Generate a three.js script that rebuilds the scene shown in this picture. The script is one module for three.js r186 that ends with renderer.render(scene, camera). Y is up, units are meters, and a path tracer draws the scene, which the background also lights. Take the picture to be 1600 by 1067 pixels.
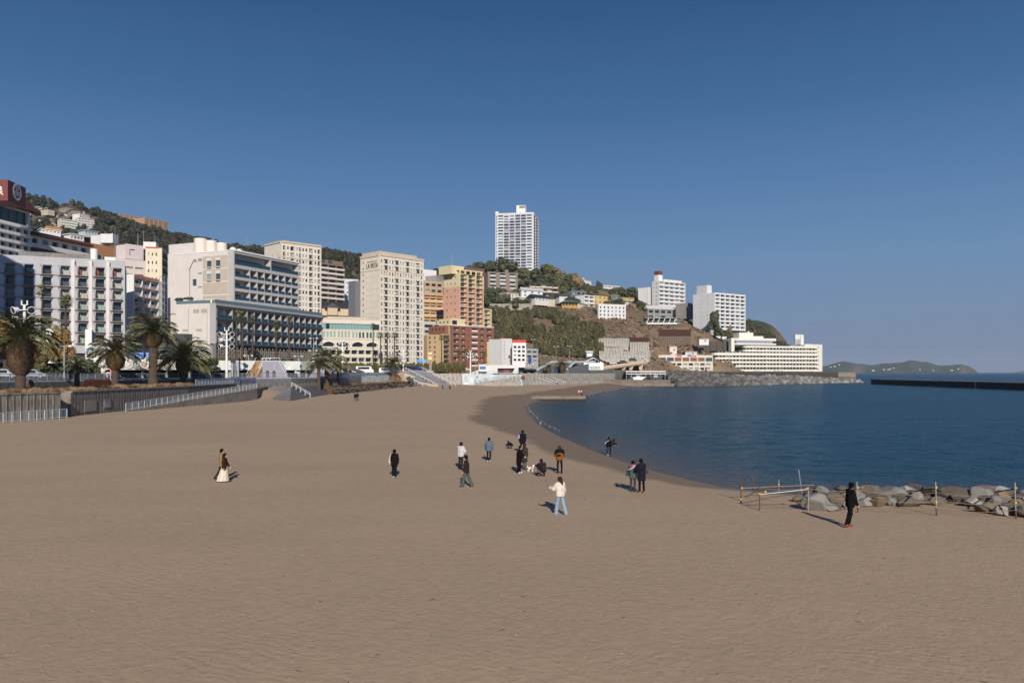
import * as THREE from 'three';
import { mergeGeometries, mergeVertices } from 'three/addons/utils/BufferGeometryUtils.js';

// ---------- camera, sky, sun, exposure ----------
// a 28 mm shift lens held level 6.1 m above the sand; F, UC, VC are its focal length and principal point in photograph pixels
const F = 1244, UC = 800, VC = 581, HC = 6.1, SEA = -1.4;
const scene = new THREE.Scene();
const camera = new THREE.PerspectiveCamera(2 * Math.atan(VC / F) * 180 / Math.PI, 1024 / 682, 0.5, 20000);
camera.position.set(0, HC, 0);
camera.lookAt(0, HC, -100);
camera.setViewOffset(1600, 2 * VC, 0, 0, 1600, 1066);
scene.add(camera);

const srgb = c => (c /= 255) <= 0.04045 ? c / 12.92 : ((c + 0.055) / 1.055) ** 2.4;
const SUN_AZ = 10 * Math.PI / 180, SUN_EL = 33 * Math.PI / 180;      // behind the camera, a little to its right
const sunDir = new THREE.Vector3(Math.sin(SUN_AZ) * Math.cos(SUN_EL), Math.sin(SUN_EL), Math.cos(SUN_AZ) * Math.cos(SUN_EL));
{ // clear winter sky: colour by height, a little paler towards the sun
  const stops = [[0, 118, 130, 154], [1.5, 120, 135, 162], [4, 117, 141, 172], [8, 105, 140, 178], [13, 86, 124, 170], [18, 65, 106, 153], [25, 46, 85, 131], [40, 32, 66, 112], [90, 20, 46, 88]];
  const w = 512, h = 256, data = new Float32Array(w * h * 4);
  for (let j = 0; j < h; j++) for (let i = 0; i < w; i++) {
    const el = ((j + 0.5) / h - 0.5) * Math.PI, az = ((i + 0.5) / w - 0.5) * 2 * Math.PI;
    const d = new THREE.Vector3(Math.cos(el) * Math.cos(az), Math.sin(el), Math.cos(el) * Math.sin(az));
    const e = Math.max(0, el * 180 / Math.PI);
    let k = 0; while (k < stops.length - 2 && stops[k + 1][0] < e) k++;
    const a = stops[k], b = stops[k + 1], t = Math.min(1, (e - a[0]) / (b[0] - a[0]));
    const glow = 1 + 1.6 * Math.max(0, d.dot(sunDir)) ** 6;
    for (let c = 0; c < 3; c++) data[(j * w + i) * 4 + c] = (srgb(a[c + 1]) * (1 - t) + srgb(b[c + 1]) * t) * glow;
    data[(j * w + i) * 4 + 3] = 1;
  }
  const sky = new THREE.DataTexture(data, w, h, THREE.RGBAFormat, THREE.FloatType);
  sky.mapping = THREE.EquirectangularReflectionMapping; sky.magFilter = THREE.LinearFilter; sky.needsUpdate = true;
  scene.background = sky; scene.environment = sky;
}
const sun = new THREE.DirectionalLight(new THREE.Color(1, 0.93, 0.82), 5);
sun.position.copy(sunDir).multiplyScalar(900); sun.target.position.set(0, 0, -300);
sun.castShadow = true; sun.shadow.mapSize.set(4096, 4096);
Object.assign(sun.shadow.camera, { left: -700, right: 700, top: 600, bottom: -600, near: 1, far: 2500 });
scene.add(sun, sun.target);
const EXPOSURE = 1;
scene.fog = new THREE.FogExp2(new THREE.Color(0.62, 0.74, 0.92), 0.000045);

// ---------- helpers ----------
const V3 = THREE.Vector3;
const px = (u, d) => (u - UC) / F * d, py = (v, d) => HC - (v - VC) / F * d;
const at = (u, v, d) => new V3(px(u, d), py(v, d), -d);
const gd = (v, y = 0) => F * (HC - y) / (v - VC);                     // distance at which height y is seen in row v
function rng(seed) { let a = seed >>> 0; return () => { a = a + 0x6D2B79F5 | 0; let t = Math.imul(a ^ a >>> 15, 1 | a); t = t + Math.imul(t ^ t >>> 7, 61 | t) ^ t; return ((t ^ t >>> 14) >>> 0) / 4294967296; }; }
const R0 = rng(7), rr = (a, b, r = R0) => a + (b - a) * r();
const lerp = (a, b, t) => a + (b - a) * t, clamp = (x, a = 0, b = 1) => Math.min(b, Math.max(a, x));
const sstep = (a, b, x) => { const t = clamp((x - a) / (b - a)); return t * t * (3 - 2 * t); };
function hash(i, j, k = 0) { let h = Math.imul(i, 374761393) + Math.imul(j, 668265263) + Math.imul(k, 1442695041) | 0; h = Math.imul(h ^ h >>> 13, 1274126177); return ((h ^ h >>> 16) >>> 0) / 4294967296; }
function vnoise(x, y, k = 0, per = 0) {
  const i = Math.floor(x), j = Math.floor(y), f = x - i, g = y - j, u = f * f * (3 - 2 * f), w = g * g * (3 - 2 * g);
  const m = a => per ? ((a % per) + per) % per : a;
  return lerp(lerp(hash(m(i), m(j), k), hash(m(i + 1), m(j), k), u), lerp(hash(m(i), m(j + 1), k), hash(m(i + 1), m(j + 1), k), u), w);
}
function fbm(x, y, o = 4, k = 0, per = 0) { let s = 0, a = 0.5, n = 0; for (let q = 0; q < o; q++) { s += a * vnoise(x, y, k + q, per); n += a; x *= 2; y *= 2; per *= 2; a *= 0.5; } return s / n; }

const used = {};
const numbered = n => { const k = used[n] = (used[n] ?? -1) + 1; return k ? n + '_' + String(k).padStart(3, '0') : n; };
function tag(o, label, category, group, kind) {
  if (label) o.userData.label = label; if (category) o.userData.category = category;
  if (group) o.userData.group = group; if (kind) o.userData.kind = kind; return o;
}
function thing(name, label, category, group, pos, ry = 0) {
  const g = new THREE.Group(); g.name = numbered(name); tag(g, label, category, group);
  if (pos) g.position.copy(pos); g.rotation.y = ry; scene.add(g); return g;
}
function part(p, name, geo, mat, pos, ry = 0) {
  const m = new THREE.Mesh(geo, mat); m.name = name; m.castShadow = m.receiveShadow = true;
  if (pos) m.position.set(...pos); if (ry) m.rotation.y = ry; p.add(m); return m;
}
function solo(name, geo, mat, label, category, group, kind) {         // a thing, or a piece of the setting, that is one mesh
  const m = new THREE.Mesh(geo, mat); m.name = numbered(name); m.castShadow = m.receiveShadow = true;
  tag(m, label, category, group, kind); scene.add(m); return m;
}
function copy(o, label, pos, ry) {
  const c = o.clone(); c.name = numbered(o.name.replace(/_\d+$/, '')); if (label) c.userData.label = label;
  if (pos) c.position.copy(pos); if (ry !== undefined) c.rotation.y = ry; scene.add(c); return c;
}
function muv(g) {                                                     // uv in metres, by the dominant axis of each face
  g = g.index ? g.toNonIndexed() : g; g.computeVertexNormals();
  const p = g.attributes.position, n = g.attributes.normal, uv = new Float32Array(p.count * 2);
  for (let i = 0; i < p.count; i++) {
    const ax = Math.abs(n.getX(i)), ay = Math.abs(n.getY(i)), az = Math.abs(n.getZ(i));
    uv[2 * i] = ax > az && ax > ay ? p.getZ(i) : p.getX(i); uv[2 * i + 1] = ay > ax && ay > az ? p.getZ(i) : p.getY(i);
  }
  g.setAttribute('uv', new THREE.BufferAttribute(uv, 2)); return g;
}
const box = (w, h, d, x = 0, y = 0, z = 0) => muv(new THREE.BoxGeometry(w, h, d).translate(x, y, z));
const boxc = {};
const sbox = (w, h, d) => boxc[[w, h, d].map(q => q.toFixed(2))] ??= box(w, h, d);   // shared, centred
function norm(g) { g = g.index ? g.toNonIndexed() : g; for (const k of Object.keys(g.attributes)) if (!['position', 'normal', 'uv'].includes(k)) g.deleteAttribute(k); if (!g.attributes.uv) muv(g); return g; }
const merge = l => mergeGeometries(l.map(norm));
function bar(p, q, r, n = 6, r2 = r) {
  const d = new V3().subVectors(q, p), g = new THREE.CylinderGeometry(r2, r, d.length(), n);
  g.translate(0, d.length() / 2, 0); g.applyQuaternion(new THREE.Quaternion().setFromUnitVectors(new V3(0, 1, 0), d.normalize())); return g.translate(p.x, p.y, p.z);
}
const v3 = (x, y, z) => new V3(x, y, z);
function prism(pts, y0, y1) {                                         // upright prism over a ground plan [[x, z], ...]
  const s = new THREE.Shape(pts.map(([x, z]) => new THREE.Vector2(x, -z)));
  return muv(new THREE.ExtrudeGeometry(s, { depth: y1 - y0, bevelEnabled: false }).rotateX(-Math.PI / 2).translate(0, y0, 0));
}
function wallRun(pts, thick, y0f, y1f) {                              // a wall along [[x,z],...], thickness away from whoever sees it run left to right
  const out = [];
  for (let i = 0; i + 1 < pts.length; i++) {
    const [ax, az] = pts[i], [bx, bz] = pts[i + 1], l = Math.hypot(bx - ax, bz - az), nx = (bz - az) / l * thick, nz = -(bx - ax) / l * thick;
    const P = (x, z, y) => [x, y, z], a0 = y0f(i), a1 = y1f(i), b0 = y0f(i + 1), b1 = y1f(i + 1);
    const c = [P(ax, az, a0), P(bx, bz, b0), P(bx, bz, b1), P(ax, az, a1), P(ax + nx, az + nz, a0), P(bx + nx, bz + nz, b0), P(bx + nx, bz + nz, b1), P(ax + nx, az + nz, a1)];
    const q = [[0, 1, 2, 3], [5, 4, 7, 6], [3, 2, 6, 7], [4, 0, 3, 7], [1, 5, 6, 2]], v = [];
    for (const f of q) for (const k of [0, 1, 2, 0, 2, 3]) v.push(...c[f[k]]);
    const g = new THREE.BufferGeometry(); g.setAttribute('position', new THREE.Float32BufferAttribute(v, 3)); out.push(muv(g));
  }
  return merge(out);
}

// ---------- materials ----------
function grey(n, fn, size = 8) {                                      // tiling grey texture; fn(u, v) in 0..1
  const d = new Uint8Array(n * n * 4);
  for (let j = 0; j < n; j++) for (let i = 0; i < n; i++) { const q = clamp(fn(i / n, j / n)) * 255, k = (j * n + i) * 4; d[k] = d[k + 1] = d[k + 2] = q; d[k + 3] = 255; }
  const t = new THREE.DataTexture(d, n, n); t.wrapS = t.wrapT = THREE.RepeatWrapping; t.magFilter = THREE.LinearFilter; t.minFilter = THREE.LinearMipmapLinearFilter; t.generateMipmaps = true;
  t.repeat.set(1 / size, 1 / size); t.needsUpdate = true; return t;
}
const T = {
  stucco: grey(512, (u, v) => 0.86 + 0.14 * fbm(u * 6, v * 6, 5, 3, 6) - 0.12 * sstep(0.56, 0.8, fbm(u * 24, v * 3, 3, 9, 3)), 14),
  rough: grey(512, (u, v) => 0.55 + 0.45 * fbm(u * 8, v * 8, 6, 21, 8), 5),
  concrete: grey(512, (u, v) => 0.6 + 0.5 * (fbm(u * 8, v * 8, 5, 31, 8) - 0.1) - 0.35 * sstep(0.55, 0.8, fbm(u * 20, v * 4, 3, 37, 4)), 9),
};
const mats = {};
function M(c, rough = 0.85, o = {}) {
  const key = c + '|' + rough + '|' + JSON.stringify(o); if (mats[key]) return mats[key];
  const { tex, bump, bs, ...rest } = o;
  const m = new THREE.MeshStandardMaterial({ color: c, roughness: rough, metalness: 0, ...rest });
  if (tex) m.map = T[tex]; if (bump) { m.bumpMap = T[bump]; m.bumpScale = bs ?? 0.03; }
  return mats[key] = m;
}
const stucco = c => M(c, 0.9, { tex: 'stucco' });
const glassDark = M('#1c2a36', 0.12), glassMid = M('#3c5058', 0.15), glassPale = M('#8fa39c', 0.3), curtain = M('#a9aca4', 0.6), glassTeal = M('#20404c', 0.12);
const white = M('#dcdad6', 0.7), steel = M('#9aa0a6', 0.5, { metalness: 0.3 }), darkMetal = M('#30343a', 0.5), black = M('#101114', 0.7);

// ---------- terrain: the hills behind the town ----------
// control points: where the slope is seen in the photograph and how far off it stands
const TP = [
  [690, 572, 505], [780, 573, 482], [850, 574, 482], [930, 573, 486], [1000, 572, 500], [1060, 573, 530], [1110, 572, 580],
  [790, 558, 505], [850, 562, 505], [905, 560, 508], [780, 520, 560], [850, 520, 560], [910, 530, 545], [770, 490, 610], [830, 490, 615], [900, 500, 600],
  [940, 557, 520], [1010, 556, 520], [945, 522, 540], [1012, 524, 545], [1040, 545, 560], [1080, 535, 590], [1100, 545, 600],
  [790, 474, 640], [850, 478, 640], [910, 482, 640], [960, 506, 600], [1030, 508, 640], [1060, 515, 640], [1085, 505, 655], [980, 480, 660], [940, 480, 660],
  [770, 455, 690], [800, 455, 690], [850, 462, 690], [890, 470, 680], [760, 428, 800], [800, 420, 835], [850, 428, 800], [890, 440, 760], [930, 452, 740], [965, 460, 750], [1000, 470, 730],
  [1040, 496, 690], [1012, 480, 700], [1100, 520, 655], [1130, 530, 655], [1165, 530, 665], [1195, 522, 720], [1222, 545, 720], [1250, 572, 680], [1170, 560, 640], [1120, 562, 600],
  [1280, 579, 640], [1320, 579, 640], [1200, 540, 760], [1150, 500, 900], [1050, 480, 900], [950, 460, 950], [850, 430, 1000],
  [0, 560, 280], [100, 560, 280], [200, 560, 295], [300, 556, 310], [400, 556, 320], [500, 562, 380], [600, 564, 430], [650, 562, 440],
  [-150, 560, 280], [-300, 560, 280], [-150, 420, 500], [-300, 400, 500],
  [0, 440, 420], [100, 440, 420], [200, 450, 420], [350, 470, 420], [450, 485, 440], [540, 480, 500], [600, 475, 560], [660, 470, 560],
  [60, 395, 620], [150, 402, 620], [230, 415, 620], [330, 430, 620], [420, 440, 640], [520, 440, 660], [600, 450, 700], [680, 450, 680],
  [80, 362, 780], [140, 360, 780], [180, 385, 760], [260, 395, 800], [340, 405, 800], [430, 410, 820], [530, 412, 850],
  [45, 316, 960], [90, 318, 970], [130, 322, 990], [170, 334, 1000], [200, 344, 1010], [235, 355, 1010], [265, 366, 1000], [300, 370, 1000], [340, 383, 1000], [400, 394, 1000], [450, 393, 1000], [500, 390, 1000], [535, 391, 1000],
  [570, 400, 1000], [610, 416, 990], [660, 436, 960], [720, 436, 900], [-100, 300, 960], [-250, 300, 960],
  [45, 330, 1250], [200, 360, 1250], [400, 410, 1250], [530, 405, 1250], [650, 440, 1200], [750, 440, 1100], [-100, 320, 1250], [1000, 500, 1100], [1200, 570, 1100], [400, 560, 1700], [-300, 560, 1700], [900, 570, 1500],
].map(([u, v, d]) => [px(u, d), -d, py(v, d) - (d > 850 && u < 700 ? 8 : 0)]);
for (const [x, d] of [[130, 480], [200, 520], [280, 600], [330, 700], [380, 850], [420, 1000], [450, 1300], [450, 550], [450, 700], [350, 500], [420, 1700], [60, 410], [0, 400], [-20, 440], [90, 400], [150, 420], [85, 470], [110, 500], [75, 495], [130, 510], [150, 540], [175, 540], [200, 560], [225, 590], [245, 600], [160, 565], [190, 575], [276, 700], [281, 660], [322, 800], [290, 740], [262, 650], [300, 640], [215, 600], [0, 300], [100, 300], [200, 300], [300, 300], [400, 300], [250, 400], [450, 400]]) TP.push([x, -d, -25]);
for (const x of [-650, -500, -400, -300, -250, -200, -160, -130]) TP.push([x, -280, 2]);
function rawHill(x, z) {
  let s = 0, w = 0;
  for (const p of TP) { const d2 = (p[0] - x) ** 2 + (p[1] - z) ** 2 + 40, k = 1 / (d2 * d2); s += k * p[2]; w += k; }
  return s / w;
}
const HX0 = -700, HX1 = 470, HZ0 = -275, HZ1 = -1750, HN = 9;
const hillNX = Math.ceil((HX1 - HX0) / HN), hillNZ = Math.ceil((HZ0 - HZ1) / HN), hillH = new Float32Array((hillNX + 1) * (hillNZ + 1));
for (let j = 0; j <= hillNZ; j++) for (let i = 0; i <= hillNX; i++) {
  const x = HX0 + i * HN, z = HZ0 - j * HN, far = sstep(-420, -620, z);
  hillH[j * (hillNX + 1) + i] = rawHill(x, z) + far * 5 * (fbm(x / 40, z / 40, 3, 51) - 0.5) - 1.0;
}
function hillY(x, z) {
  const a = clamp((x - HX0) / HN, 0, hillNX - 1e-3), b = clamp((HZ0 - z) / HN, 0, hillNZ - 1e-3), i = Math.floor(a), j = Math.floor(b), f = a - i, g = b - j, n = hillNX + 1;
  return lerp(lerp(hillH[j * n + i], hillH[j * n + i + 1], f), lerp(hillH[(j + 1) * n + i], hillH[(j + 1) * n + i + 1], f), g);
}
{
  const pos = [], col = [], idx = [], n = hillNX + 1;
  const grass = [0.31, 0.205, 0.125], scrub = [0.18, 0.128, 0.083], green = [0.045, 0.055, 0.022], earth = [0.2, 0.148, 0.1];
  for (let j = 0; j <= hillNZ; j++) for (let i = 0; i <= hillNX; i++) {
    const x = HX0 + i * HN, z = HZ0 - j * HN; pos.push(x, hillH[j * n + i], z);
    const a = fbm(x / 25, z / 25, 4, 61), b = fbm(x / 9, z / 9, 3, 67), bare = sstep(-40, 30, x) * sstep(-820, -740, z);
    for (let c = 0; c < 3; c++) col.push(lerp(lerp(green[c], scrub[c], sstep(0.35, 0.6, a)), lerp(lerp(grass[c], scrub[c], sstep(0.45, 0.62, a)), earth[c], sstep(0.55, 0.7, b)), bare));
  }
  for (let j = 0; j < hillNZ; j++) for (let i = 0; i < hillNX; i++) { const a = j * n + i; idx.push(a, a + 1, a + n, a + 1, a + n + 1, a + n); }
  const g = new THREE.BufferGeometry(); g.setAttribute('position', new THREE.Float32BufferAttribute(pos, 3)); g.setAttribute('color', new THREE.Float32BufferAttribute(col, 3)); g.setIndex(idx);
  g.computeVertexNormals(); g.setAttribute('uv', new THREE.Float32BufferAttribute(pos.flatMap((_, k) => k % 3 ? [] : [pos[k], pos[k + 2]]), 2));
  solo('hillside', g, new THREE.MeshStandardMaterial({ vertexColors: true, roughness: 1, map: T.rough }), 'wooded hillside with dry brown slopes rising behind the seaside town', 'hill', null, 'structure');
}

function hillHit(u, v, d0 = 480) { for (let d = d0; d < 1200; d += 3) if (hillY(px(u, d), -d) >= py(v, d)) return d; return 1000; }   // distance of the hillside seen at (u, v)

// ---------- beach, sea ----------
// the waterline: [x, distance], from the boulders at the right to the sea wall at the far end
const SHORE = [[200, 45.5], [60, 45], [30, 46], [18.5, 47.5], [14.5, 50], [12.4, 55], [10, 62.6], [7.8, 75], [5.3, 94], [3.3, 118], [2.8, 158], [3.0, 180], [6.2, 203], [14, 218], [24, 259], [35, 311], [57, 406], [66, 445]];
function shoreDist(x, d) {                                            // metres inland of the waterline, negative over water
  let best = 1e9, sgn = 1;
  for (let i = 0; i + 1 < SHORE.length; i++) {
    const [ax, ad] = SHORE[i], [bx, bd] = SHORE[i + 1], ex = bx - ax, ed = bd - ad, t = clamp(((x - ax) * ex + (d - ad) * ed) / (ex * ex + ed * ed));
    const q = Math.hypot(x - ax - t * ex, d - ad - t * ed);
    if (q < best) { best = q; sgn = ex * (d - ad) - ed * (x - ax) > 0 ? 1 : -1; }
  }
  return best * sgn;
}
function sandY(x, d, s = shoreDist(x, d)) {
  let y = s > 0 ? SEA + 1.4 * Math.min(1, 1 - Math.exp(-s / 5.5)) * 1.02 : SEA + s * 0.10;
  y += 0.10 * (fbm(x / 9, d / 9, 3, 71) - 0.5) * sstep(2, 12, s);
  y += 2.0 * Math.exp(-(((x + 57.5) / 4.2) ** 2) - ((d - 188) / 12) ** 2) + 0.9 * sstep(300, 345, d) * sstep(-5, -30, x);
  return Math.max(y, -9);
}
const groundY = (u, v) => { let d = gd(v); for (let k = 0; k < 6; k++) d = gd(v, sandY(px(u, d), d)); return d; };   // distance of the sand seen at (u, v)
{
  const rows = [], cols = 260; for (let d = 6; d < 480; d *= d < 40 ? 1.02 : 1.014) rows.push(d);
  const pos = [], col = [], uv = [], idx = [];
  const dry = [0.412, 0.289, 0.184], damp = [0.215, 0.145, 0.092], bed = [0.13, 0.105, 0.08];
  for (const d of rows) for (let i = 0; i <= cols; i++) {
    const x = lerp(-120 - d * 0.15, 120 + d * 0.05, i / cols) * lerp(0.55, 1, sstep(10, 120, d)), s = shoreDist(x, d);
    pos.push(x, sandY(x, d, s), -d); uv.push(x, d);
    const edge = lerp(5.8, 9, sstep(70, 110, d)) + 5 * sstep(170, 260, d) + 4 * (fbm(x / 5, d / 11, 4, 81) - 0.5) * sstep(35, 80, d) + 1.6 * (fbm(x / 1.5, d / 3, 3, 83) - 0.5);
    const w = sstep(edge + 1.1, edge - 0.5, s), m = 0.93 + 0.14 * fbm(x / 14, d / 5, 4, 87);
    for (let c = 0; c < 3; c++) col.push(lerp(dry[c] * m, s < 0 ? bed[c] : damp[c], w));
  }
  for (let j = 0; j + 1 < rows.length; j++) for (let i = 0; i < cols; i++) { const a = j * (cols + 1) + i, n = cols + 1; idx.push(a, a + 1, a + n, a + 1, a + n + 1, a + n); }
  const g = new THREE.BufferGeometry(); g.setAttribute('position', new THREE.Float32BufferAttribute(pos, 3)); g.setAttribute('color', new THREE.Float32BufferAttribute(col, 3)); g.setAttribute('uv', new THREE.Float32BufferAttribute(uv, 2)); g.setIndex(idx); g.computeVertexNormals();
  // trodden sand: shallow overlapping footprints and wind ripples
  const n = 1024, hgt = new Float32Array(n * n), r = rng(91), size = 14;
  for (let k = 0; k < 3800; k++) {
    const cx = r() * n, cy = r() * n, a = r() * 6.3, lx = rr(4, 11, r), ly = rr(3, 6, r), dep = rr(0.25, 0.8, r), R = Math.ceil(lx * 2.2), ca = Math.cos(a), sa = Math.sin(a);
    for (let j = -R; j <= R; j++) for (let i = -R; i <= R; i++) {
      const p = (i * ca + j * sa) / lx, q = (-i * sa + j * ca) / ly, e = p * p + q * q, at_ = ((Math.floor(cy + j) + n) % n) * n + (Math.floor(cx + i) + n) % n;
      if (e < 4.5) hgt[at_] += dep * (e < 1 ? -(1 - e) : 0.28 * Math.exp(-((e - 1.7) ** 2) * 2));
    }
  }
  const bumpT = grey(n, (u, v) => 0.62 + 0.13 * hgt[Math.floor(v * n) * n + Math.floor(u * n)] + 0.3 * (fbm(u * 70, v * 70, 4, 93, 70) - 0.5) + 0.05 * Math.sin((v * 44 + u * 17 + 3.2 * fbm(u * 12, v * 12, 3, 99, 12)) * 6.2832) * sstep(0.3, 0.9, vnoise(u * 5, v * 5, 94, 5)), size);
  const tone = grey(1024, (u, v) => 0.84 + 0.2 * fbm(u * 60, v * 60, 4, 95, 60) + 0.05 * (fbm(u * 5, v * 5, 3, 97, 5) - 0.5) - (hash(Math.floor(u * 1024), Math.floor(v * 1024), 5) > 0.9985 ? 0.3 : 0), 11);
  solo('sand_beach', g, new THREE.MeshStandardMaterial({ vertexColors: true, roughness: 1, map: tone, bumpMap: bumpT, bumpScale: 0.042 }), 'wide beach of grey brown sand trodden by many feet', 'beach', null, 'structure');
}
const seaMat = new THREE.MeshPhysicalMaterial({ vertexColors: true, roughness: 0.27, ior: 1.33, specularIntensity: 0.36 });
{
  const n = 1024, ht = new Float32Array(n * n);
  const bump = grey(n, (u, v) => 0.5 + 0.5 * (0.9 * fbm(u * 32, v * 64, 3, 103, 32) + 0.6 * fbm(u * 12, v * 24, 2, 107, 12) - 0.75), 18);
  seaMat.bumpMap = bump; seaMat.bumpScale = 0.7;
  const rows = []; for (let d = 42; d < 15000; d *= d < 700 ? 1.012 : 1.12) rows.push(d);
  const cols = 240, pos = [], col = [], uv = [], idx = [];
  for (const d of rows) for (let i = 0; i <= cols; i++) {
    const t = i / cols, far = sstep(450, 1500, d), x = lerp(lerp(-4, 60 + d * 0.75, t), lerp(-9000, 13000, t), far);
    const s = d < 460 ? -shoreDist(x, d) : 60, amp = sstep(1, 14, s) * sstep(1500, 300, d);
    pos.push(x, SEA + amp * 0.22 * (fbm(x / 2.6, d / 1.7, 3, 111) - 0.5) + 0.05 * amp * (fbm(x / 14, d / 9, 2, 113) - 0.5), -d); uv.push(x, d);
    const sh = Math.exp(-Math.max(0, s) / 5), patch = 0.75 + 0.5 * fbm(x / 90 + 7, d / 60, 4, 115);
    col.push(lerp(0.002 * patch, 0.085, sh), lerp(0.041 * patch, 0.078, sh), lerp(0.072 * patch, 0.08, sh));
  }
  for (let j = 0; j + 1 < rows.length; j++) for (let i = 0; i < cols; i++) { const a = j * (cols + 1) + i, m = cols + 1; idx.push(a, a + 1, a + m, a + 1, a + m + 1, a + m); }
  const g = new THREE.BufferGeometry(); g.setAttribute('position', new THREE.Float32BufferAttribute(pos, 3)); g.setAttribute('color', new THREE.Float32BufferAttribute(col, 3)); g.setAttribute('uv', new THREE.Float32BufferAttribute(uv, 2)); g.setIndex(idx); g.computeVertexNormals();
  solo('sea', g, seaMat, 'calm deep blue sea of the bay, paler over the shallows', 'sea', null, 'structure');
}
// thin line of foam where small waves run out on the sand
{
  const list = [], r = rng(121);
  for (const [a, b, off] of [[[2.75, 186], [2.9, 150], 0.5], [[2.9, 150], [3.3, 116], 0.9], [[3.35, 116], [4.6, 101], 1.4], [[36, 313], [57, 400], 0.5], [[24.5, 262], [34, 306], 0.5]]) {
    const s = new THREE.Shape(), N = 30, up = [], dn = [];
    for (let i = 0; i <= N; i++) { const t = i / N, x = lerp(a[0], b[0], t) + off * (0.5 + fbm(t * 9, off, 3, 123)), d = lerp(a[1], b[1], t), w = 0.2 * Math.max(0.06, fbm(t * 14, off * 3, 3, 125) - 0.3) * 2.4; up.push([x, d]); dn.push([x + w, d]); }
    list.push(prism([...up, ...dn.reverse()].map(([x, d]) => [x, -d]), SEA - 0.02, SEA + 0.1));
  }
  solo('foam', merge(list), M('#a2a6a7', 0.9), 'thin white foam where ripples run out on the wet sand', 'foam', null, 'stuff');
}

// ---------- buildings: a corner, two faces, real openings ----------
// u0/u1/u2: photograph columns of the far end of the left face, of the corner and of the far end of the front face
function building(name, label, o) {
  const { u1, d, u0, u2, vT, y0 = 6, mat, t = 0.3, tl = 0.3, cat = 'building', par = 0.5, group } = o;
  const C = v3(px(u1, d), y0, -d); let th, W;
  if (o.th !== undefined) { th = o.th * Math.PI / 180; const k = (u2 - UC) / F, sf = Math.sin(th), cf = Math.cos(th); W = (k * d - C.x) / (cf - k * sf); }
  else { const E = v3(px(u2, d * o.r), 0, -d * o.r); th = Math.atan2(-(E.z - C.z), E.x - C.x); W = Math.hypot(E.x - C.x, E.z - C.z); }
  const D = o.D ?? ((k) => (C.x - k * d) / (Math.sin(th) + k * Math.cos(th)))((u0 - UC) / F);
  const H = o.H ?? py(vT, d) - y0;
  const g = thing(name, label, cat, group, C, th);
  const b = { g, W, D, H, mat, t, tl, par, d, y0, th };
  if (!o.noCore) part(g, 'wall', box(W - tl, H - par, D - t, (W + tl) / 2, (H - par) / 2, -(D + t) / 2 - 0.004), mat);
  return b;
}
const geoC = {};
const winGeo = (w, h, n) => geoC['w' + w.toFixed(2) + h.toFixed(2) + n] ??= (() => {
  const f = 0.06, l = [box(w, f, 0.08, 0, h / 2 - f / 2, 0), box(w, f, 0.08, 0, -h / 2 + f / 2, 0), box(f, h - 2 * f, 0.08, -w / 2 + f / 2, 0, 0), box(f, h - 2 * f, 0.08, w / 2 - f / 2, 0, 0)];
  for (let i = 1; i < n; i++) l.push(box(f, h - 2 * f, 0.06, -w / 2 + w * i / n, 0, 0)); return merge(l);
})();
const barGeo = (w, h) => geoC['b' + w.toFixed(2) + h.toFixed(2)] ??= (() => {
  const l = [box(w, 0.06, 0.06, 0, h / 2, 0), box(w, 0.05, 0.05, 0, -h / 2, 0)]; const n = Math.max(2, Math.round(w / 0.22));
  for (let i = 0; i <= n; i++) l.push(box(0.03, h, 0.03, -w / 2 + w * i / n, 0, 0)); return merge(l);
})();
// place a mesh on a face: s runs left to right as seen from outside, y up, out = metres proud of the wall plane
function put(b, side, name, geo, mat, s, y, out, parent) {
  const m = new THREE.Mesh(geo, mat); m.name = name; m.castShadow = m.receiveShadow = true;
  if (side === 'f') m.position.set(s, y, out); else { m.rotation.y = -Math.PI / 2; m.position.set(-out, y, -b.D + s); }
  (parent ?? b.g).add(m); return m;
}
const faceLen = (b, side) => side === 'f' ? b.W : b.D - b.t;
const pickGlass = (r, style) => { const k = r(); return style === 'dark' ? (k < 0.62 ? glassDark : k < 0.85 ? glassMid : k < 0.95 ? glassPale : curtain) : style === 'pale' ? (k < 0.5 ? glassPale : k < 0.8 ? glassMid : glassDark) : k < 0.5 ? glassDark : k < 0.75 ? glassMid : k < 0.9 ? glassPale : curtain; };
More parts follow.
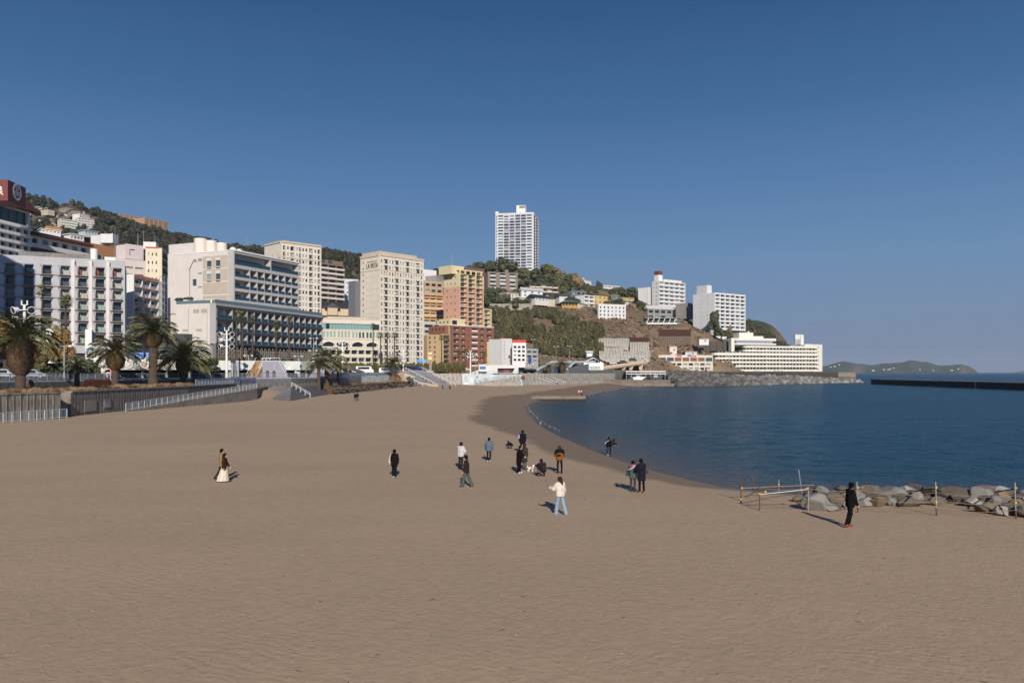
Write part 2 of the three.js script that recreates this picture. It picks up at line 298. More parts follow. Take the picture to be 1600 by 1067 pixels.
// cells: {x, y, w, h (lower left corner and size), kind, rail, n, glass}
function facade(b, side, cells, o = {}) {
  const L = faceLen(b, side), t = o.t ?? (side === 'f' ? b.t : b.tl), y0 = o.y0 ?? 0, y1 = o.y1 ?? b.H, x0 = o.x0 ?? 0, x1 = o.x1 ?? L, r = rng(o.seed ?? Math.round(b.d * 7 + L * 13));
  if (!o.noPanel) {
    const s = new THREE.Shape([[x0, y0], [x1, y0], [x1, y1], [x0, y1]].map(p => new THREE.Vector2(...p)));
    for (const c of cells) if (c.kind !== 'proud') s.holes.push(new THREE.Path([[c.x, c.y], [c.x, c.y + c.h], [c.x + c.w, c.y + c.h], [c.x + c.w, c.y]].map(p => new THREE.Vector2(...p))));
    put(b, side, 'wall', muv(new THREE.ExtrudeGeometry(s, { depth: t, bevelEnabled: false }).translate(0, 0, -t)), o.mat ?? b.mat, 0, 0, 0);
  }
  for (const c of cells) {
    const cx = c.x + c.w / 2, k = c.kind ?? 'win';
    if (k === 'dark') { put(b, side, 'opening', sbox(c.w - 0.02, c.h - 0.02, 0.06), c.mat ?? glassDark, cx, c.y + c.h / 2, -t + 0.05); continue; }
    if (k === 'win') {
      if (o.frames) { const f = put(b, side, 'window', winGeo(c.w - 0.02, c.h - 0.02, c.n ?? 2), c.frame ?? o.frameMat ?? darkMetal, cx, c.y + c.h / 2, -t + 0.06);
        const p = part(f, 'pane', sbox(c.w - 0.1, c.h - 0.1, 0.03), pickGlass(r, c.glass ?? o.glass), [0, 0, 0]); p.position.z = -0.02; }
      else put(b, side, 'window', sbox(c.w - 0.02, c.h - 0.02, 0.06), pickGlass(r, c.glass ?? o.glass), cx, c.y + c.h / 2, -t + (c.in ?? 0.05));
      continue;
    }
    // balcony: dark glazing at the back, a railing at the front
    const rh = c.rh ?? 1.05, gw = c.w * (c.gw ?? 0.86), gh = Math.min(c.h * 0.86, c.gh ?? 2.2), off = (c.gx ?? 0) * (c.w - gw) / 2;
    put(b, side, 'window', sbox(gw, gh, 0.06), pickGlass(r, c.glass ?? o.glass ?? 'dark'), cx + off, c.y + gh / 2 + 0.04, -t + 0.05);
    if (c.rail === 'glass') put(b, side, 'railing', sbox(c.w - 0.04, rh, 0.05), c.rm ?? glassTeal, cx, c.y + rh / 2 + 0.02, -0.06);
    else if (c.rail === 'bars') put(b, side, 'railing', barGeo(c.w - 0.04, rh), c.rm ?? steel, cx, c.y + rh / 2 + 0.03, -0.06);
    else if (c.rail === 'solid') put(b, side, 'railing', sbox(c.w + (c.rx ?? -0.04), rh, 0.12), c.rm ?? white, cx, c.y + rh / 2 - (c.rd ?? 0), c.ro ?? -0.08);
    if (c.div) put(b, side, 'partition', sbox(0.1, c.h - 0.02, t * 0.8), c.dm ?? b.mat, c.x + c.w - 0.06, c.y + c.h / 2, -t * 0.5);
  }
}
// a regular field of equal openings
function rows(x0, x1, y0, y1, nx, ny, w, h, o = {}) {
  const out = [], cw = (x1 - x0) / nx, ch = (y1 - y0) / ny;
  for (let j = 0; j < ny; j++) for (let i = 0; i < nx; i++) { if (o.skip?.(i, j)) continue; out.push({ x: x0 + cw * (i + 0.5) - w / 2 + (o.dx ?? 0), y: y0 + ch * j + (o.dy ?? (ch - h) / 2), w, h, ...o.c, ...(o.f?.(i, j) ?? {}) }); }
  return out;
}
const band = (b, side, y, h, out, mat, name = 'ledge', x0 = 0, x1 = faceLen(b, side)) => put(b, side, name, box(x1 - x0, h, out + 0.02), mat, (x0 + x1) / 2, y, out / 2 - 0.01 + 0.003);
const onRoof = (b, name, w, h, d, x, z, mat, dy = 0) => part(b.g, name, box(w, h, d), mat, [x, b.H - b.par + h / 2 + dy, z]);
function tank(b, r, h, x, z, mat = white, dy = 0) { return part(b.g, 'water_tank', muv(new THREE.CylinderGeometry(r, r, h, 20)), mat, [x, b.H - b.par + h / 2 + dy, z]); }
function mast(b, h, x, z, dy = 0) { return part(b.g, 'antenna', muv(new THREE.CylinderGeometry(0.05, 0.09, h, 5)), steel, [x, b.H - b.par + h / 2 + dy, z]); }
const hOf = (b, n) => b.H / n;
const roofG = (w, d, h) => {                                         // gable roof, ridge along x, eaves at y 0
  const s = new THREE.Shape([[-d / 2 - 0.8, 0], [0, h], [d / 2 + 0.8, 0], [d / 2 + 0.8, -0.3], [-d / 2 - 0.8, -0.3]].map(p => new THREE.Vector2(...p)));
  return muv(new THREE.ExtrudeGeometry(s, { depth: w, bevelEnabled: false }).rotateY(Math.PI / 2));
};

// ---------- the hotels behind the beach road, left to right ----------
const cWhite = stucco('#d8d5d2'), cCream = stucco('#dacfc0'), cGrey = stucco('#b0aeb1'), cBrown = M('#5a2a1e', 0.8, { tex: 'rough' }), cBeige = stucco('#c9bcac'), cSlate = M('#6d6f74', 0.8, { tex: 'stucco' }), cPink = stucco('#d3a48b'), cYellow = stucco('#d8c8a0'), cRust = stucco('#8a5b49'), cTan = stucco('#b59a78'), cShell = stucco('#d2c9c2'), cLedge = M('#a78b7d', 0.85, { tex: 'stucco' });
{ // white tower hotel with the red sign box
  const b = building('tower_hotel', 'white hotel tower with brown eaves under a red sign box with a round crest', { u1: -70, u2: 47, d: 285, r: 1.13, D: 22, vT: 297, y0: 6, mat: cWhite, cat: 'hotel', t: 1.2 });
  const n = 19, fh = 3.25, cells = [];
  for (let j = 0; j < n; j++) { const y = b.H - 7.6 - (j + 1) * fh; if (y < 1) break; cells.push(...rows(0.4, b.W - 0.2, y, y + fh, 9, 1, 2.5, 1.75, { dy: 1.0, c: { n: 2 } })); }
  cells.push({ x: 0.3, y: b.H - 6.3, w: b.W - 1.6, h: 5.2, kind: 'dark', mat: M('#33484f', 0.15) });
  facade(b, 'f', cells, { frames: true, glass: 'dark' });
  for (let j = 0; j < n; j++) { const y = b.H - 7.6 - j * fh; if (y < 2) break; band(b, 'f', y - 0.2, 0.5, 1.1, cWhite, 'balcony'); put(b, 'f', 'railing', barGeo(b.W, 0.8), white, b.W / 2, y + 0.5, 1.05); }
  const roof = part(b.g, 'roof', (() => { const w = b.W, d = b.D, g = new THREE.CylinderGeometry(0.83, 1, 1, 4, 1); g.rotateY(Math.PI / 4).scale((w + 5) / Math.SQRT2, 4, (d + 5) / Math.SQRT2).translate(w / 2, b.H + 1.6, -d / 2); return muv(g); })(), cBrown);
  for (let i = 0; i < 9; i++) put(b, 'f', 'mullion', sbox(0.12, 5.2, 0.1), darkMetal, b.W * (i + 0.5) / 9, b.H - 3.7, -0.9);
  // sign box: its own thing on the roof
  const sg = building('sign_box', 'red rooftop sign box with a white round crest and white lettering', { u1: 12, u2: 40, u0: -26, d: 289, r: 1.045, vT: 280, H: 7.6, y0: py(313, 289) , mat: M('#722b20', 0.6, { tex: 'stucco' }), cat: 'sign', t: 0.05, tl: 0.05, par: 0 });
  facade(sg, 'f', []); facade(sg, 'l', []);
  const ring = new THREE.TorusGeometry(1, 0.15, 8, 40).scale(1, 1, 0.4), R = 2.75, cx = sg.W * 0.5, cy = 4.5;
  put(sg, 'f', 'crest_ring', muv(ring.clone().scale(R, R, 1)), white, cx, cy, 0.1);
  for (let k = 0; k < 3; k++) { // three broad leaves inside the ring
    const a = Math.PI / 2 + k * 2 * Math.PI / 3, s = new THREE.Shape(); s.moveTo(0, -1); s.bezierCurveTo(-0.45, -0.9, -1.25, -0.1, -0.95, 0.55); s.bezierCurveTo(-0.75, 0.98, -0.25, 0.95, 0, 0.6); s.bezierCurveTo(0.25, 0.95, 0.75, 0.98, 0.95, 0.55); s.bezierCurveTo(1.25, -0.1, 0.45, -0.9, 0, -1);
    const g = new THREE.ExtrudeGeometry(s, { depth: 0.12, bevelEnabled: false }).scale(0.98, 1.02, 1).rotateZ(a - Math.PI / 2).translate(Math.cos(a) * 1.12, Math.sin(a) * 1.12, 0);
    put(sg, 'f', 'crest_leaf', muv(g), M('#c9c6c8', 0.7), cx, cy, 0.01);
    for (const q of [-0.5, 0, 0.5]) put(sg, 'f', 'leaf_vein', muv(new THREE.BoxGeometry(0.06, 0.9, 0.05).translate(0, 0.1, 0).rotateZ(a - Math.PI / 2 - q * 0.9).translate(Math.cos(a) * 1.2, Math.sin(a) * 1.2, 0)), M('#6b2a20', 0.8), cx, cy, 0.15);
  }
  // white lettering on the left face: the end of the word for hot spring, in strokes
  const st = (x0, y0, x1, y1, w = 0.3) => { const l = Math.hypot(x1 - x0, y1 - y0); return new THREE.BoxGeometry(l, w, 0.12).rotateZ(Math.atan2(y1 - y0, x1 - x0)).translate((x0 + x1) / 2, (y0 + y1) / 2, 0); };
  const onsen = [[[-1, 1.2, -0.7, 0.95], [-1.1, 0.4, -0.8, 0.2], [-1.1, -0.9, -0.7, -0.2], [-0.4, 1.2, 0.8, 1.2], [-0.4, 0.75, 0.8, 0.75], [-0.4, 0.3, 0.8, 0.3], [-0.4, 1.2, -0.4, 0.3], [0.8, 1.2, 0.8, 0.3], [-0.5, -0.1, 0.95, -0.1], [-0.5, -0.1, -0.5, -0.9], [0, -0.1, 0, -0.9], [0.45, -0.1, 0.45, -0.9], [0.95, -0.1, 0.95, -0.9], [-0.75, -0.95, 1.15, -0.95]],
    [[0, 1.35, -0.2, 1.1], [-0.6, 1.1, 0.6, 1.1], [-0.6, 0.7, 0.6, 0.7], [-0.6, 0.3, 0.6, 0.3], [-0.6, 1.1, -0.6, 0.3], [0.6, 1.1, 0.6, 0.3], [0, 0.2, 0, -1.1], [-1, -0.1, -0.35, -0.1], [-0.35, -0.1, -1, -1], [0.9, 0, 0.3, -0.35], [0.1, -0.2, 1.1, -1]]];
  onsen.forEach((ch, i) => put(sg, 'l', 'lettering', muv(merge(ch.map(s => st(...s)))).scale(1.15, 1.35, 1), white, faceLen(sg, 'l') - 5.9 + i * 3.1, 3.4, 0.06));
}
{ // brown eaved annex stepping down to the right
  const b = building('eaved_annex', 'white hotel annex with two tiers of dark brown eaves behind the grey hotel', { u1: 44, u2: 139, d: 326, r: 1.1, D: 14, vT: 362, y0: 20, mat: cWhite, cat: 'hotel', t: 1.0 });
  facade(b, 'f', [...rows(0.5, b.W - 0.5, b.H - 11.5, b.H - 8, 8, 1, 3.1, 2.6, {}), ...rows(0.5, b.W - 0.5, b.H - 15, b.H - 11.5, 8, 1, 3.1, 2.6, {}), ...rows(0.5, b.W - 0.5, b.H - 4.8, b.H - 1.2, 6, 1, 3.2, 2.0, {})], { frames: true, glass: 'dark' });
  for (const [y, dz] of [[b.H, 0], [b.H - 6.6, 0.8]]) { const s = new THREE.Shape([[0, 0], [2.2 + dz, -1.5], [2.2 + dz, -1.8], [-3, -1.8], [-3, 0.4]].map(p => new THREE.Vector2(...p))); part(b.g, 'eave', muv(new THREE.ExtrudeGeometry(s, { depth: b.W + 1, bevelEnabled: false }).rotateY(-Math.PI / 2).scale(1, 1, 1)), cBrown, [b.W + 1 - 0.2, y + 0.8, 0.01]); }
  for (let i = 0; i < 6; i++) put(b, 'f', 'pillar', sbox(0.7, 8, 0.7), M('#8a7f74', 0.9, { tex: 'stucco' }), b.W * (i + 0.6) / 6.2, b.H - 11.6, 0.45);
}
{ // grey hotel of bay windows
  const b = building('bay_window_hotel', 'light grey hotel of stepped bay windows with thin iron balconies', { u1: -60, u2: 195, d: 222, r: 1.075, D: 14, vT: 394, y0: 5.5, mat: cGrey, cat: 'hotel', t: 1.3, par: 1.4 });
  const nx = 9, mod = b.W / nx, fh = 3.3, cells = [], ny = 8; const top = b.H - 1.9;
  for (let j = 0; j < ny; j++) for (let i = 0; i < nx; i++) cells.push({ x: i * mod + mod * 0.3, y: top - (j + 1) * fh + 0.15, w: mod * 0.48, h: 2.55, n: 3, frame: darkMetal });
  facade(b, 'f', cells, { frames: true, y0: top - ny * fh - 0.4, x1: b.W });
  const fin = (() => { const s = new THREE.Shape([[0, 0], [1.25, 0.0], [1.25, 1.7], [0.55, 2.6], [0, 2.6]].map(p => new THREE.Vector2(...p))); return muv(new THREE.ExtrudeGeometry(s, { depth: 0.25, bevelEnabled: false }).rotateY(-Math.PI / 2)); })();
  const wedge = (() => { const s = new THREE.Shape([[-0.95, 0], [0.95, 0], [0.95, 1.75], [0.45, 2.75], [-0.45, 2.75], [-0.95, 1.75]].map(p => new THREE.Vector2(...p))); return muv(new THREE.ExtrudeGeometry(s, { depth: 0.5, bevelEnabled: true, bevelThickness: 0.3, bevelSize: 0.25, bevelSegments: 1 })); })();
  for (let j = 0; j < ny; j++) for (let i = 0; i < nx; i++) {
    const y = top - (j + 1) * fh + 0.1, x = i * mod;
    put(b, 'f', 'bay', wedge, cGrey, x + mod * 0.04, y, -0.05);
    put(b, 'f', 'balcony', sbox(mod * 0.62, 0.14, 1.1), cLedge, x + mod * 0.54, y - 0.05, 0.55);
    put(b, 'f', 'railing', barGeo(mod * 0.56, 0.95), darkMetal, x + mod * 0.54, y + 0.55, 1.05);
    put(b, 'f', 'awning', sbox(mod * 0.5, 0.12, 0.9), M('#7f8287', 0.8), x + mod * 0.54, y + 2.75, 0.3).rotation.x = 0.35;
    if ((j === 0 && i > 5) || (j === 6 && i > 6)) put(b, 'f', 'shutter', sbox(mod * 0.16, 2.5, 0.1), M('#8a4230', 0.8), x + mod * 0.38, y + 1.32, -0.7);
  }
  for (const i of [5.98, 6.98, 7.98]) put(b, 'f', 'pilaster', sbox(0.9, top + 1.2, 1.1), M('#d6cdc8', 0.9, { tex: 'stucco' }), i * mod + 0.1, b.H - 0.6 - (top + 1.2) / 2, 0.35);
  facade(b, 'f', [{ x: 2, y: 4.5, w: b.W * 0.8, h: 2.4, kind: 'dark' }, { x: 2, y: 0.6, w: b.W * 0.86, h: 2.6, kind: 'dark' }], { y0: 0, y1: top - ny * fh - 0.4 });
  put(b, 'f', 'lobby', sbox(18, 2.2, 3), M('#a9a8ac', 0.9, { tex: 'stucco' }), b.W * 0.66, 7.2, 2.0); put(b, 'f', 'lobby', sbox(18, 2.0, 3), M('#a9a8ac', 0.9, { tex: 'stucco' }), b.W * 0.66, 2.4, 2.0);
  for (const s of [0.53, 0.77]) put(b, 'f', 'entrance_pillar', sbox(1.7, 14, 3.4), white, b.W * s, 6, 2.2);
  part(b.g, 'chimney', muv(new THREE.CylinderGeometry(1, 1, 4, 16)), white, [b.W * 0.795, b.H + 1.4, -3]);
  onRoof(b, 'roof_house', 22, 3.4, 5, b.W * 0.58, -8, M('#8d8a86', 0.9, { tex: 'concrete' })); onRoof(b, 'roof_unit', 3, 2.6, 3, b.W * 0.9, -4, white); mast(b, 12, b.W * 0.93, -5);
}
{ // pink trimmed apartments with the steel stair
  const b = building('balcony_apartment', 'white apartment block with pink balcony edges beside the tall blank grey hotel', { u0: 192, u1: 209, u2: 248, d: 262, r: 1.06, vT: 428, y0: 6, mat: cWhite, cat: 'apartment block', t: 1.5 });
  const fh = 3.12; let y = b.H - 0.9; const cells = [];
  while (y > fh + 1) { cells.push(...rows(0.25, b.W - 0.2, y - fh, y, 3, 1, b.W / 3 - 0.18, fh - 0.35, { dy: 0.18, c: { kind: 'balc', rail: 'bars', rm: M('#a7b0ba', 0.5), gw: 0.8 } })); y -= fh; }
  facade(b, 'f', cells); facade(b, 'l', []);
  for (let q = b.H - 0.9; q > 3; q -= fh) { band(b, 'f', q, 0.3, 0.12, M('#bf7a68', 0.85), 'ledge'); for (const s of [0.5, 0.78]) put(b, 'f', 'partition', muv(new THREE.ExtrudeGeometry(new THREE.Shape([[0, 0], [1.2, 0], [0, 2.4]].map(p => new THREE.Vector2(...p))), { depth: 0.12, bevelEnabled: false }).rotateY(-Math.PI / 2)), white, b.W * s, q - fh + 0.2, -1.2); }
  band(b, 'f', b.H - 0.2, 0.5, 0.2, M('#c98672', 0.85), 'cornice');
  put(b, 'f', 'stair_wall', sbox(2.4, b.H - 1, 3), white, b.W + 1.25, b.H / 2, -1.6);
  // open steel stair tower standing against its right end
  const s = thing('steel_stair_tower', 'open lattice steel fire stair against the white wall of the balcony apartments', 'stair tower', null, at(256.5, 0, 266).setY(6), b.th);
  const sh = py(432, 266) - 6, post = box(0.12, sh, 0.12);
  for (const [x, z] of [[0, 0], [2.1, 0], [0, -1.6], [2.1, -1.6]]) part(s, 'post', post, steel, [x, sh / 2, z]);
  for (let k = 0; k < 14; k++) { const yy = sh * (k + 1) / 14; part(s, 'landing', sbox(2.2, 0.08, 1.7), steel, [1.05, yy, -0.8]); part(s, 'flight', muv(bar(v3(0.1, yy - sh / 14, 0), v3(2.0, yy, 0), 0.07, 4)), M('#5d6d94', 0.6)); }
}
{ // pale pinkish hotel with a hook shaped groove, cream block with red roof edge
  const b = building('pink_white_hotel', 'pale pink hotel with a hooked groove on its roof block', { u1: 175, u2: 227, d: 345, r: 1.03, D: 16, vT: 402, y0: 10, mat: stucco('#d9c8c2'), cat: 'hotel', t: 0.7 });
  const cells = []; for (let j = 0; j < 6; j++) cells.push(...rows(0.6, b.W - 0.4, b.H - 5.2 - j * 3.1, b.H - 2.1 - j * 3.1, 3, 1, 3.6, 0.9, { c: { glass: 'pale' } }));
  facade(b, 'f', cells);
  const t2 = building('roof_tower', 'plain pinkish lift tower with a dark hook shaped groove above the pale hotel', { u1: 196, u2: 224, d: 352, r: 1.02, D: 8, vT: 380, y0: py(403, 352), mat: stucco('#d6c9c8'), cat: 'lift tower', t: 0.4, par: 0.2 });
  facade(t2, 'f', [{ x: t2.W * 0.22, y: t2.H * 0.25, w: 0.5, h: t2.H * 0.42, kind: 'dark' }, { x: t2.W * 0.22 + 0.52, y: t2.H * 0.59, w: 2.0, h: 0.5, kind: 'dark' }]); mast(t2, 6, t2.W * 0.9, -3);
  const c = building('cream_block', 'cream block with tiny slit windows and a thin red roof edge', { u0: 227, u1: 253, u2: 263, d: 335, r: 1.035, vT: 387, y0: 10, mat: stucco('#d8cbb2'), cat: 'apartment block', t: 1.3 });
  facade(c, 'l', rows(0.5, faceLen(c, 'l') - 0.2, 2, c.H - 1, 3, 13, 0.5, 1.3, {})); const cl = []; for (let j = 0; j < 14; j++) cl.push({ x: 0.3, y: c.H - 4 - j * 3.2, w: c.W - 0.6, h: 2.5, kind: 'balc', rail: 'bars', rm: darkMetal });
  facade(c, 'f', cl.filter(q => q.y > 1)); band(c, 'l', c.H + 0.1, 0.5, 0.25, M('#b8513a', 0.7), 'cornice'); onRoof(c, 'roof_house', 5, 3, 5, 3, -5, cWhite); mast(c, 8, 3, -8); mast(c, 6, 1, -3);
}
{ // tall blank hotel above the long podium of balconies
  const b = building('blank_wall_hotel', 'tall grey white hotel with a broad blank side and four rows of glass fronted balconies', { u0: 262, u1: 365, u2: 467, d: 278, r: 1.117, vT: 389, y0: 8, mat: cShell, cat: 'hotel', t: 2.6, tl: 0.35, par: 0.9 });
  const lb = faceLen(b, 'l'), q = 0.55 * lb, fh = 4.05, cells = [];
  const wn = (f, v, w, h) => { const s = f * lb; return { x: s, y: b.H - v, w, h, n: 3 }; };
  facade(b, 'l', [wn(0.6, 6.3, 2.2, 2.9), wn(0.66, 6.3, 2.2, 2.9), wn(0.6, 11, 2.2, 2.9), wn(0.66, 11, 2.2, 2.9), wn(0.42, 12, 1.9, 2.4)].map((c, i) => i < 4 ? { ...c, x: (i % 2 ? 0.8 : 0.655) * lb } : c), { frames: true, glass: 'pale' });
  for (let j = 0; j < 4; j++) put(b, 'l', 'panel', sbox(lb * 0.4, 4.1, 0.1), stucco('#b9ab9b'), lb * 0.795, b.H - 3.9 - j * 4.65, 0.04).visible = true;
  b.g.children.filter(m => m.name === 'panel').slice(0, 2).forEach(m => { m.geometry = (() => { const s = new THREE.Shape([[-lb * 0.2, -2.05], [lb * 0.2, -2.05], [lb * 0.2, 2.05], [-lb * 0.2, 2.05]].map(p => new THREE.Vector2(...p))); for (const f of [0.655, 0.8]) { const x = f * lb - lb * 0.795; s.holes.push(new THREE.Path([[x - 0.08, -1.6], [x - 0.08, 1.65], [x + 2.3, 1.65], [x + 2.3, -1.6]].map(p => new THREE.Vector2(...p)))); } return muv(new THREE.ExtrudeGeometry(s, { depth: 0.1, bevelEnabled: false }).translate(0, 0, -0.05)); })(); });
  put(b, 'l', 'pipe', muv(new THREE.CylinderGeometry(0.12, 0.12, 22, 6)), M('#94836f', 0.7), lb * 0.38, b.H - 17, 0.15);
  put(b, 'l', 'pipe', muv(new THREE.CylinderGeometry(0.12, 0.12, 4, 6).rotateZ(-0.6)), M('#5f564c', 0.7), lb * 0.41, b.H - 4.4, 0.15);
  for (const [f, v, w, h] of [[0.47, 3, 1.1, 1.0], [0.55, 2.8, 1.8, 1.0], [0.55, 7.6, 1.8, 0.5], [0.55, 12.5, 1.8, 0.5], [0.55, 17.4, 1.8, 0.5]]) put(b, 'l', 'vent', sbox(w, h, 0.12), M('#8d8984', 0.8), f * lb, b.H - v, 0.06);
  // front: a deep open storey at the top, then rows of partitioned balconies
  const W = b.W; cells.push({ x: 0.5, y: b.H - 5.2, w: W * 0.52, h: 3.9, kind: 'balc', rail: 'glass', rh: 1.3 }, { x: W * 0.55, y: b.H - 5.2, w: W * 0.44, h: 3.9, kind: 'balc', rail: 'glass', rh: 1.3 });
  const pitch = (W - 1) / 9;
  for (let j = 1; j < 5; j++) for (let i = 0; i < 9; i++) { if (i === 1) continue; const two = i === 0; cells.push({ x: 0.5 + i * pitch + 0.1, y: b.H - 5.2 - j * fh - 0.15, w: (two ? 2 : 1) * pitch - 0.25, h: 3.0, kind: 'balc', rail: 'glass', gw: 0.75, gx: -1 }); }
  for (let i = 0; i < 5; i++) cells.push({ x: 0.6 + i * (W - 1) / 5, y: b.H - 27.5, w: (W - 1) / 5 - 1.2, h: 2.2, glass: 'dark', in: 1.8 });
  facade(b, 'f', cells, { mat: stucco('#b4b0ae') }); band(b, 'f', b.H - 0.3, 0.5, 0.35, white, 'cornice'); band(b, 'l', b.H - 0.2, 0.3, 0.1, white, 'cornice');
  for (let k = 0; k < 3; k++) part(b.g, 'water_tank', muv(new THREE.CylinderGeometry(2.3 - k * 0.2, 2.3 - k * 0.2, 7 - k, 20)), M('#d9ccc0', 0.7), [-8 + 0 * k, b.H + 2 - k * 0.5, -b.D * 0.62 + k * 4.5].map((q, i) => i === 0 ? 4 + k * 0.5 : q));
  part(b.g, 'roof_house', box(6, 5, 12), cShell, [5, b.H + 1.4, -b.D * 0.86]); part(b.g, 'dome', muv(new THREE.SphereGeometry(1.3, 16, 10)), white, [4, b.H + 0.3, -4]); part(b.g, 'dome', muv(new THREE.SphereGeometry(1.3, 16, 10)), white, [7, b.H + 0.1, -4]);

  const p = building('podium_hotel', 'long dark fronted hotel wing of three balcony rows over a lattice screened ground floor', { u0: 273, u1: 337, u2: 504, d: 240, r: 1.23, vT: 473, y0: 5.2, mat: cShell, cat: 'hotel', t: 2.2, tl: 0.35, par: 0.7 });
  const pc = [], pp = (p.W - 0.8) / 16, ph = 3.75;
  for (let j = 0; j < 3; j++) for (let i = 0; i < 16; i++) { if (i === 1 && j < 2) continue; pc.push({ x: 0.5 + i * pp + 0.08, y: p.H - 0.9 - (j + 1) * ph + 0.25, w: (i === 0 && j < 2 ? 2 : 1) * pp - 0.2, h: 2.9, kind: 'balc', rail: 'glass', gw: 0.7, gx: -1 }); }
  facade(p, 'f', pc, { y0: p.H - 0.9 - 3 * ph, mat: stucco('#a9a6a5') });
  for (let j = 0; j < 4; j++) band(p, 'f', p.H - 0.9 - j * ph + 0.02, 0.5, 0.35, M('#46484d', 0.7), 'ledge');
  facade(p, 'f', [{ x: 0.3, y: 0.3, w: p.W - 0.6, h: p.H - 1.4 - 3 * ph - 0.3, kind: 'dark', mat: M('#2a2725', 0.6) }], { y1: p.H - 0.9 - 3 * ph - 0.002, t: 1.2, mat: cSlate });
  { // lattice screen of hexagons: one relief, too fine to pick apart
    const l = [], hex = new THREE.TorusGeometry(0.62, 0.16, 4, 6).scale(0.75, 1.25, 0.8), hy = p.H - 2.6 - 3 * ph;
    for (let i = 0; i < 56; i++) for (let j = 0; j < 3; j++) l.push(hex.clone().translate(0.9 + i * (p.W - 1.6) / 55.5 , hy - 0.9 - j * 1.75 + (i % 2 ? 0.87 : 0), -0.2));
    tag(part(p.g, 'lattice_screen', muv(merge(l)), M('#7d766d', 0.9)), null, null, null, 'stuff');
  }
  facade(p, 'l', []); const pl = faceLen(p, 'l');
  for (const [f, v, w, h] of [[0.62, 2.2, 2.2, 1.1], [0.84, 2.2, 2.2, 1.1], [0.3, 8, 2, 0.7], [0.05, 8, 2, 0.7], [0.7, 8, 2, 0.7]]) put(p, 'l', 'vent', sbox(w, h, 0.1), M('#a59b90', 0.8), f * pl, p.H - v, 0.05);
  for (const f of [0.4, 0.93]) put(p, 'l', 'pipe', muv(new THREE.CylinderGeometry(0.09, 0.09, p.H - 2, 6)), M('#b8a794', 0.7), f * pl, p.H / 2, 0.12);
  put(p, 'l', 'stair_shed', sbox(pl * 0.62, 9, 3.4), M('#44464e', 0.8), pl * 0.2, 8, 1.75);
  // roof terrace: glass balustrade, plant boxes, machines
  put(p, 'f', 'balustrade', box(p.W - 0.4, 1.2, 0.06), M('#5c7078', 0.2), p.W / 2, p.H + 0.55, -0.4); put(p, 'l', 'balustrade', box(pl - 0.4, 1.1, 0.06), M('#5c7078', 0.2), pl / 2, p.H + 0.5, -0.4);
  const r = rng(17); for (let k = 0; k < 9; k++) part(p.g, 'roof_unit', box(rr(1, 3, r), rr(0.8, 2, r), rr(1, 2, r)), k % 3 ? white : M('#6f6a60', 0.9), [rr(1.5, 3.5, r), p.H + 0.6, -p.D * (0.08 + k * 0.1)]);
}
{ // cream tower with many small windows, brown and white stepped apartments behind
  const b = building('cream_tower', 'cream hotel tower of small dark windows between the blank hotel and the stepped apartments', { u0: 413, u1: 440, u2: 502, d: 392, r: 1.04, vT: 376, y0: 12, mat: cCream, cat: 'hotel', t: 1.0, par: 0.7 });
  const fh = 3.05, pat = [[0.02, 0.06, 1], [0.12, 0.045, 0], [0.2, 0.1, 1], [0.35, 0.045, 0], [0.42, 0.05, 1], [0.5, 0.045, 0], [0.58, 0.045, 0], [0.67, 0.1, 1], [0.81, 0.045, 0], [0.89, 0.07, 1]], cells = [];
  for (let j = 0; j < 16; j++) for (const [f, w, k] of pat) { const y = b.H - 1.6 - (j + 1) * fh; if (y > 1) cells.push(k ? { x: f * b.W + 0.3, y: y + 0.45, w: w * b.W, h: 2.1, kind: 'balc', gh: 1.9, rail: 'bars', rm: darkMetal, rh: 0.8 } : { x: f * b.W + 0.3, y: y + 0.8, w: w * b.W, h: 1.5, in: 0.7, glass: 'pale' }); }
  facade(b, 'f', cells); facade(b, 'l', [...rows(1, faceLen(b, 'l') - 1, b.H - 21, b.H - 1.5, 3, 6, 0.8, 1.1, { skip: (i, j) => (i + j) % 3 === 1 })]);
  band(b, 'f', b.H - 0.2, 0.9, 0.4, stucco('#c8b79a'), 'cornice'); band(b, 'l', b.H - 0.2, 0.9, 0.4, stucco('#c8b79a'), 'cornice'); band(b, 'f', b.H - 7.8, 0.35, 0.15, stucco('#b9a88c')); band(b, 'l', b.H - 7.8, 0.35, 0.15, stucco('#b9a88c'));
  const c = building('stepped_apartment', 'brown framed apartments with white balconies, stepped at the roof', { u1: 500, u2: 538, d: 470, r: 1.03, D: 14, vT: 402, y0: 22, mat: stucco('#85695c'), cat: 'apartment block', t: 1.2 });
  const cc = []; for (let j = 0; j < 11; j++) cc.push(...rows(0.2, c.W, c.H - 3.5 - (j + 1) * 2.95, c.H - 3.5 - j * 2.95, 3, 1, c.W / 3 - 0.5, 2.5, { c: { kind: 'balc', rail: 'solid', rm: stucco('#d8cfc8'), ro: 0.3, rx: 0.3, gw: 0.9 } }));
  facade(c, 'f', cc, { y1: c.H - 3.2 }); facade(c, 'f', rows(0.4, c.W * 0.6, c.H - 3, c.H - 0.2, 2, 1, 2.8, 2), { y0: c.H - 3.2, x1: c.W * 0.6, noPanel: true });
}
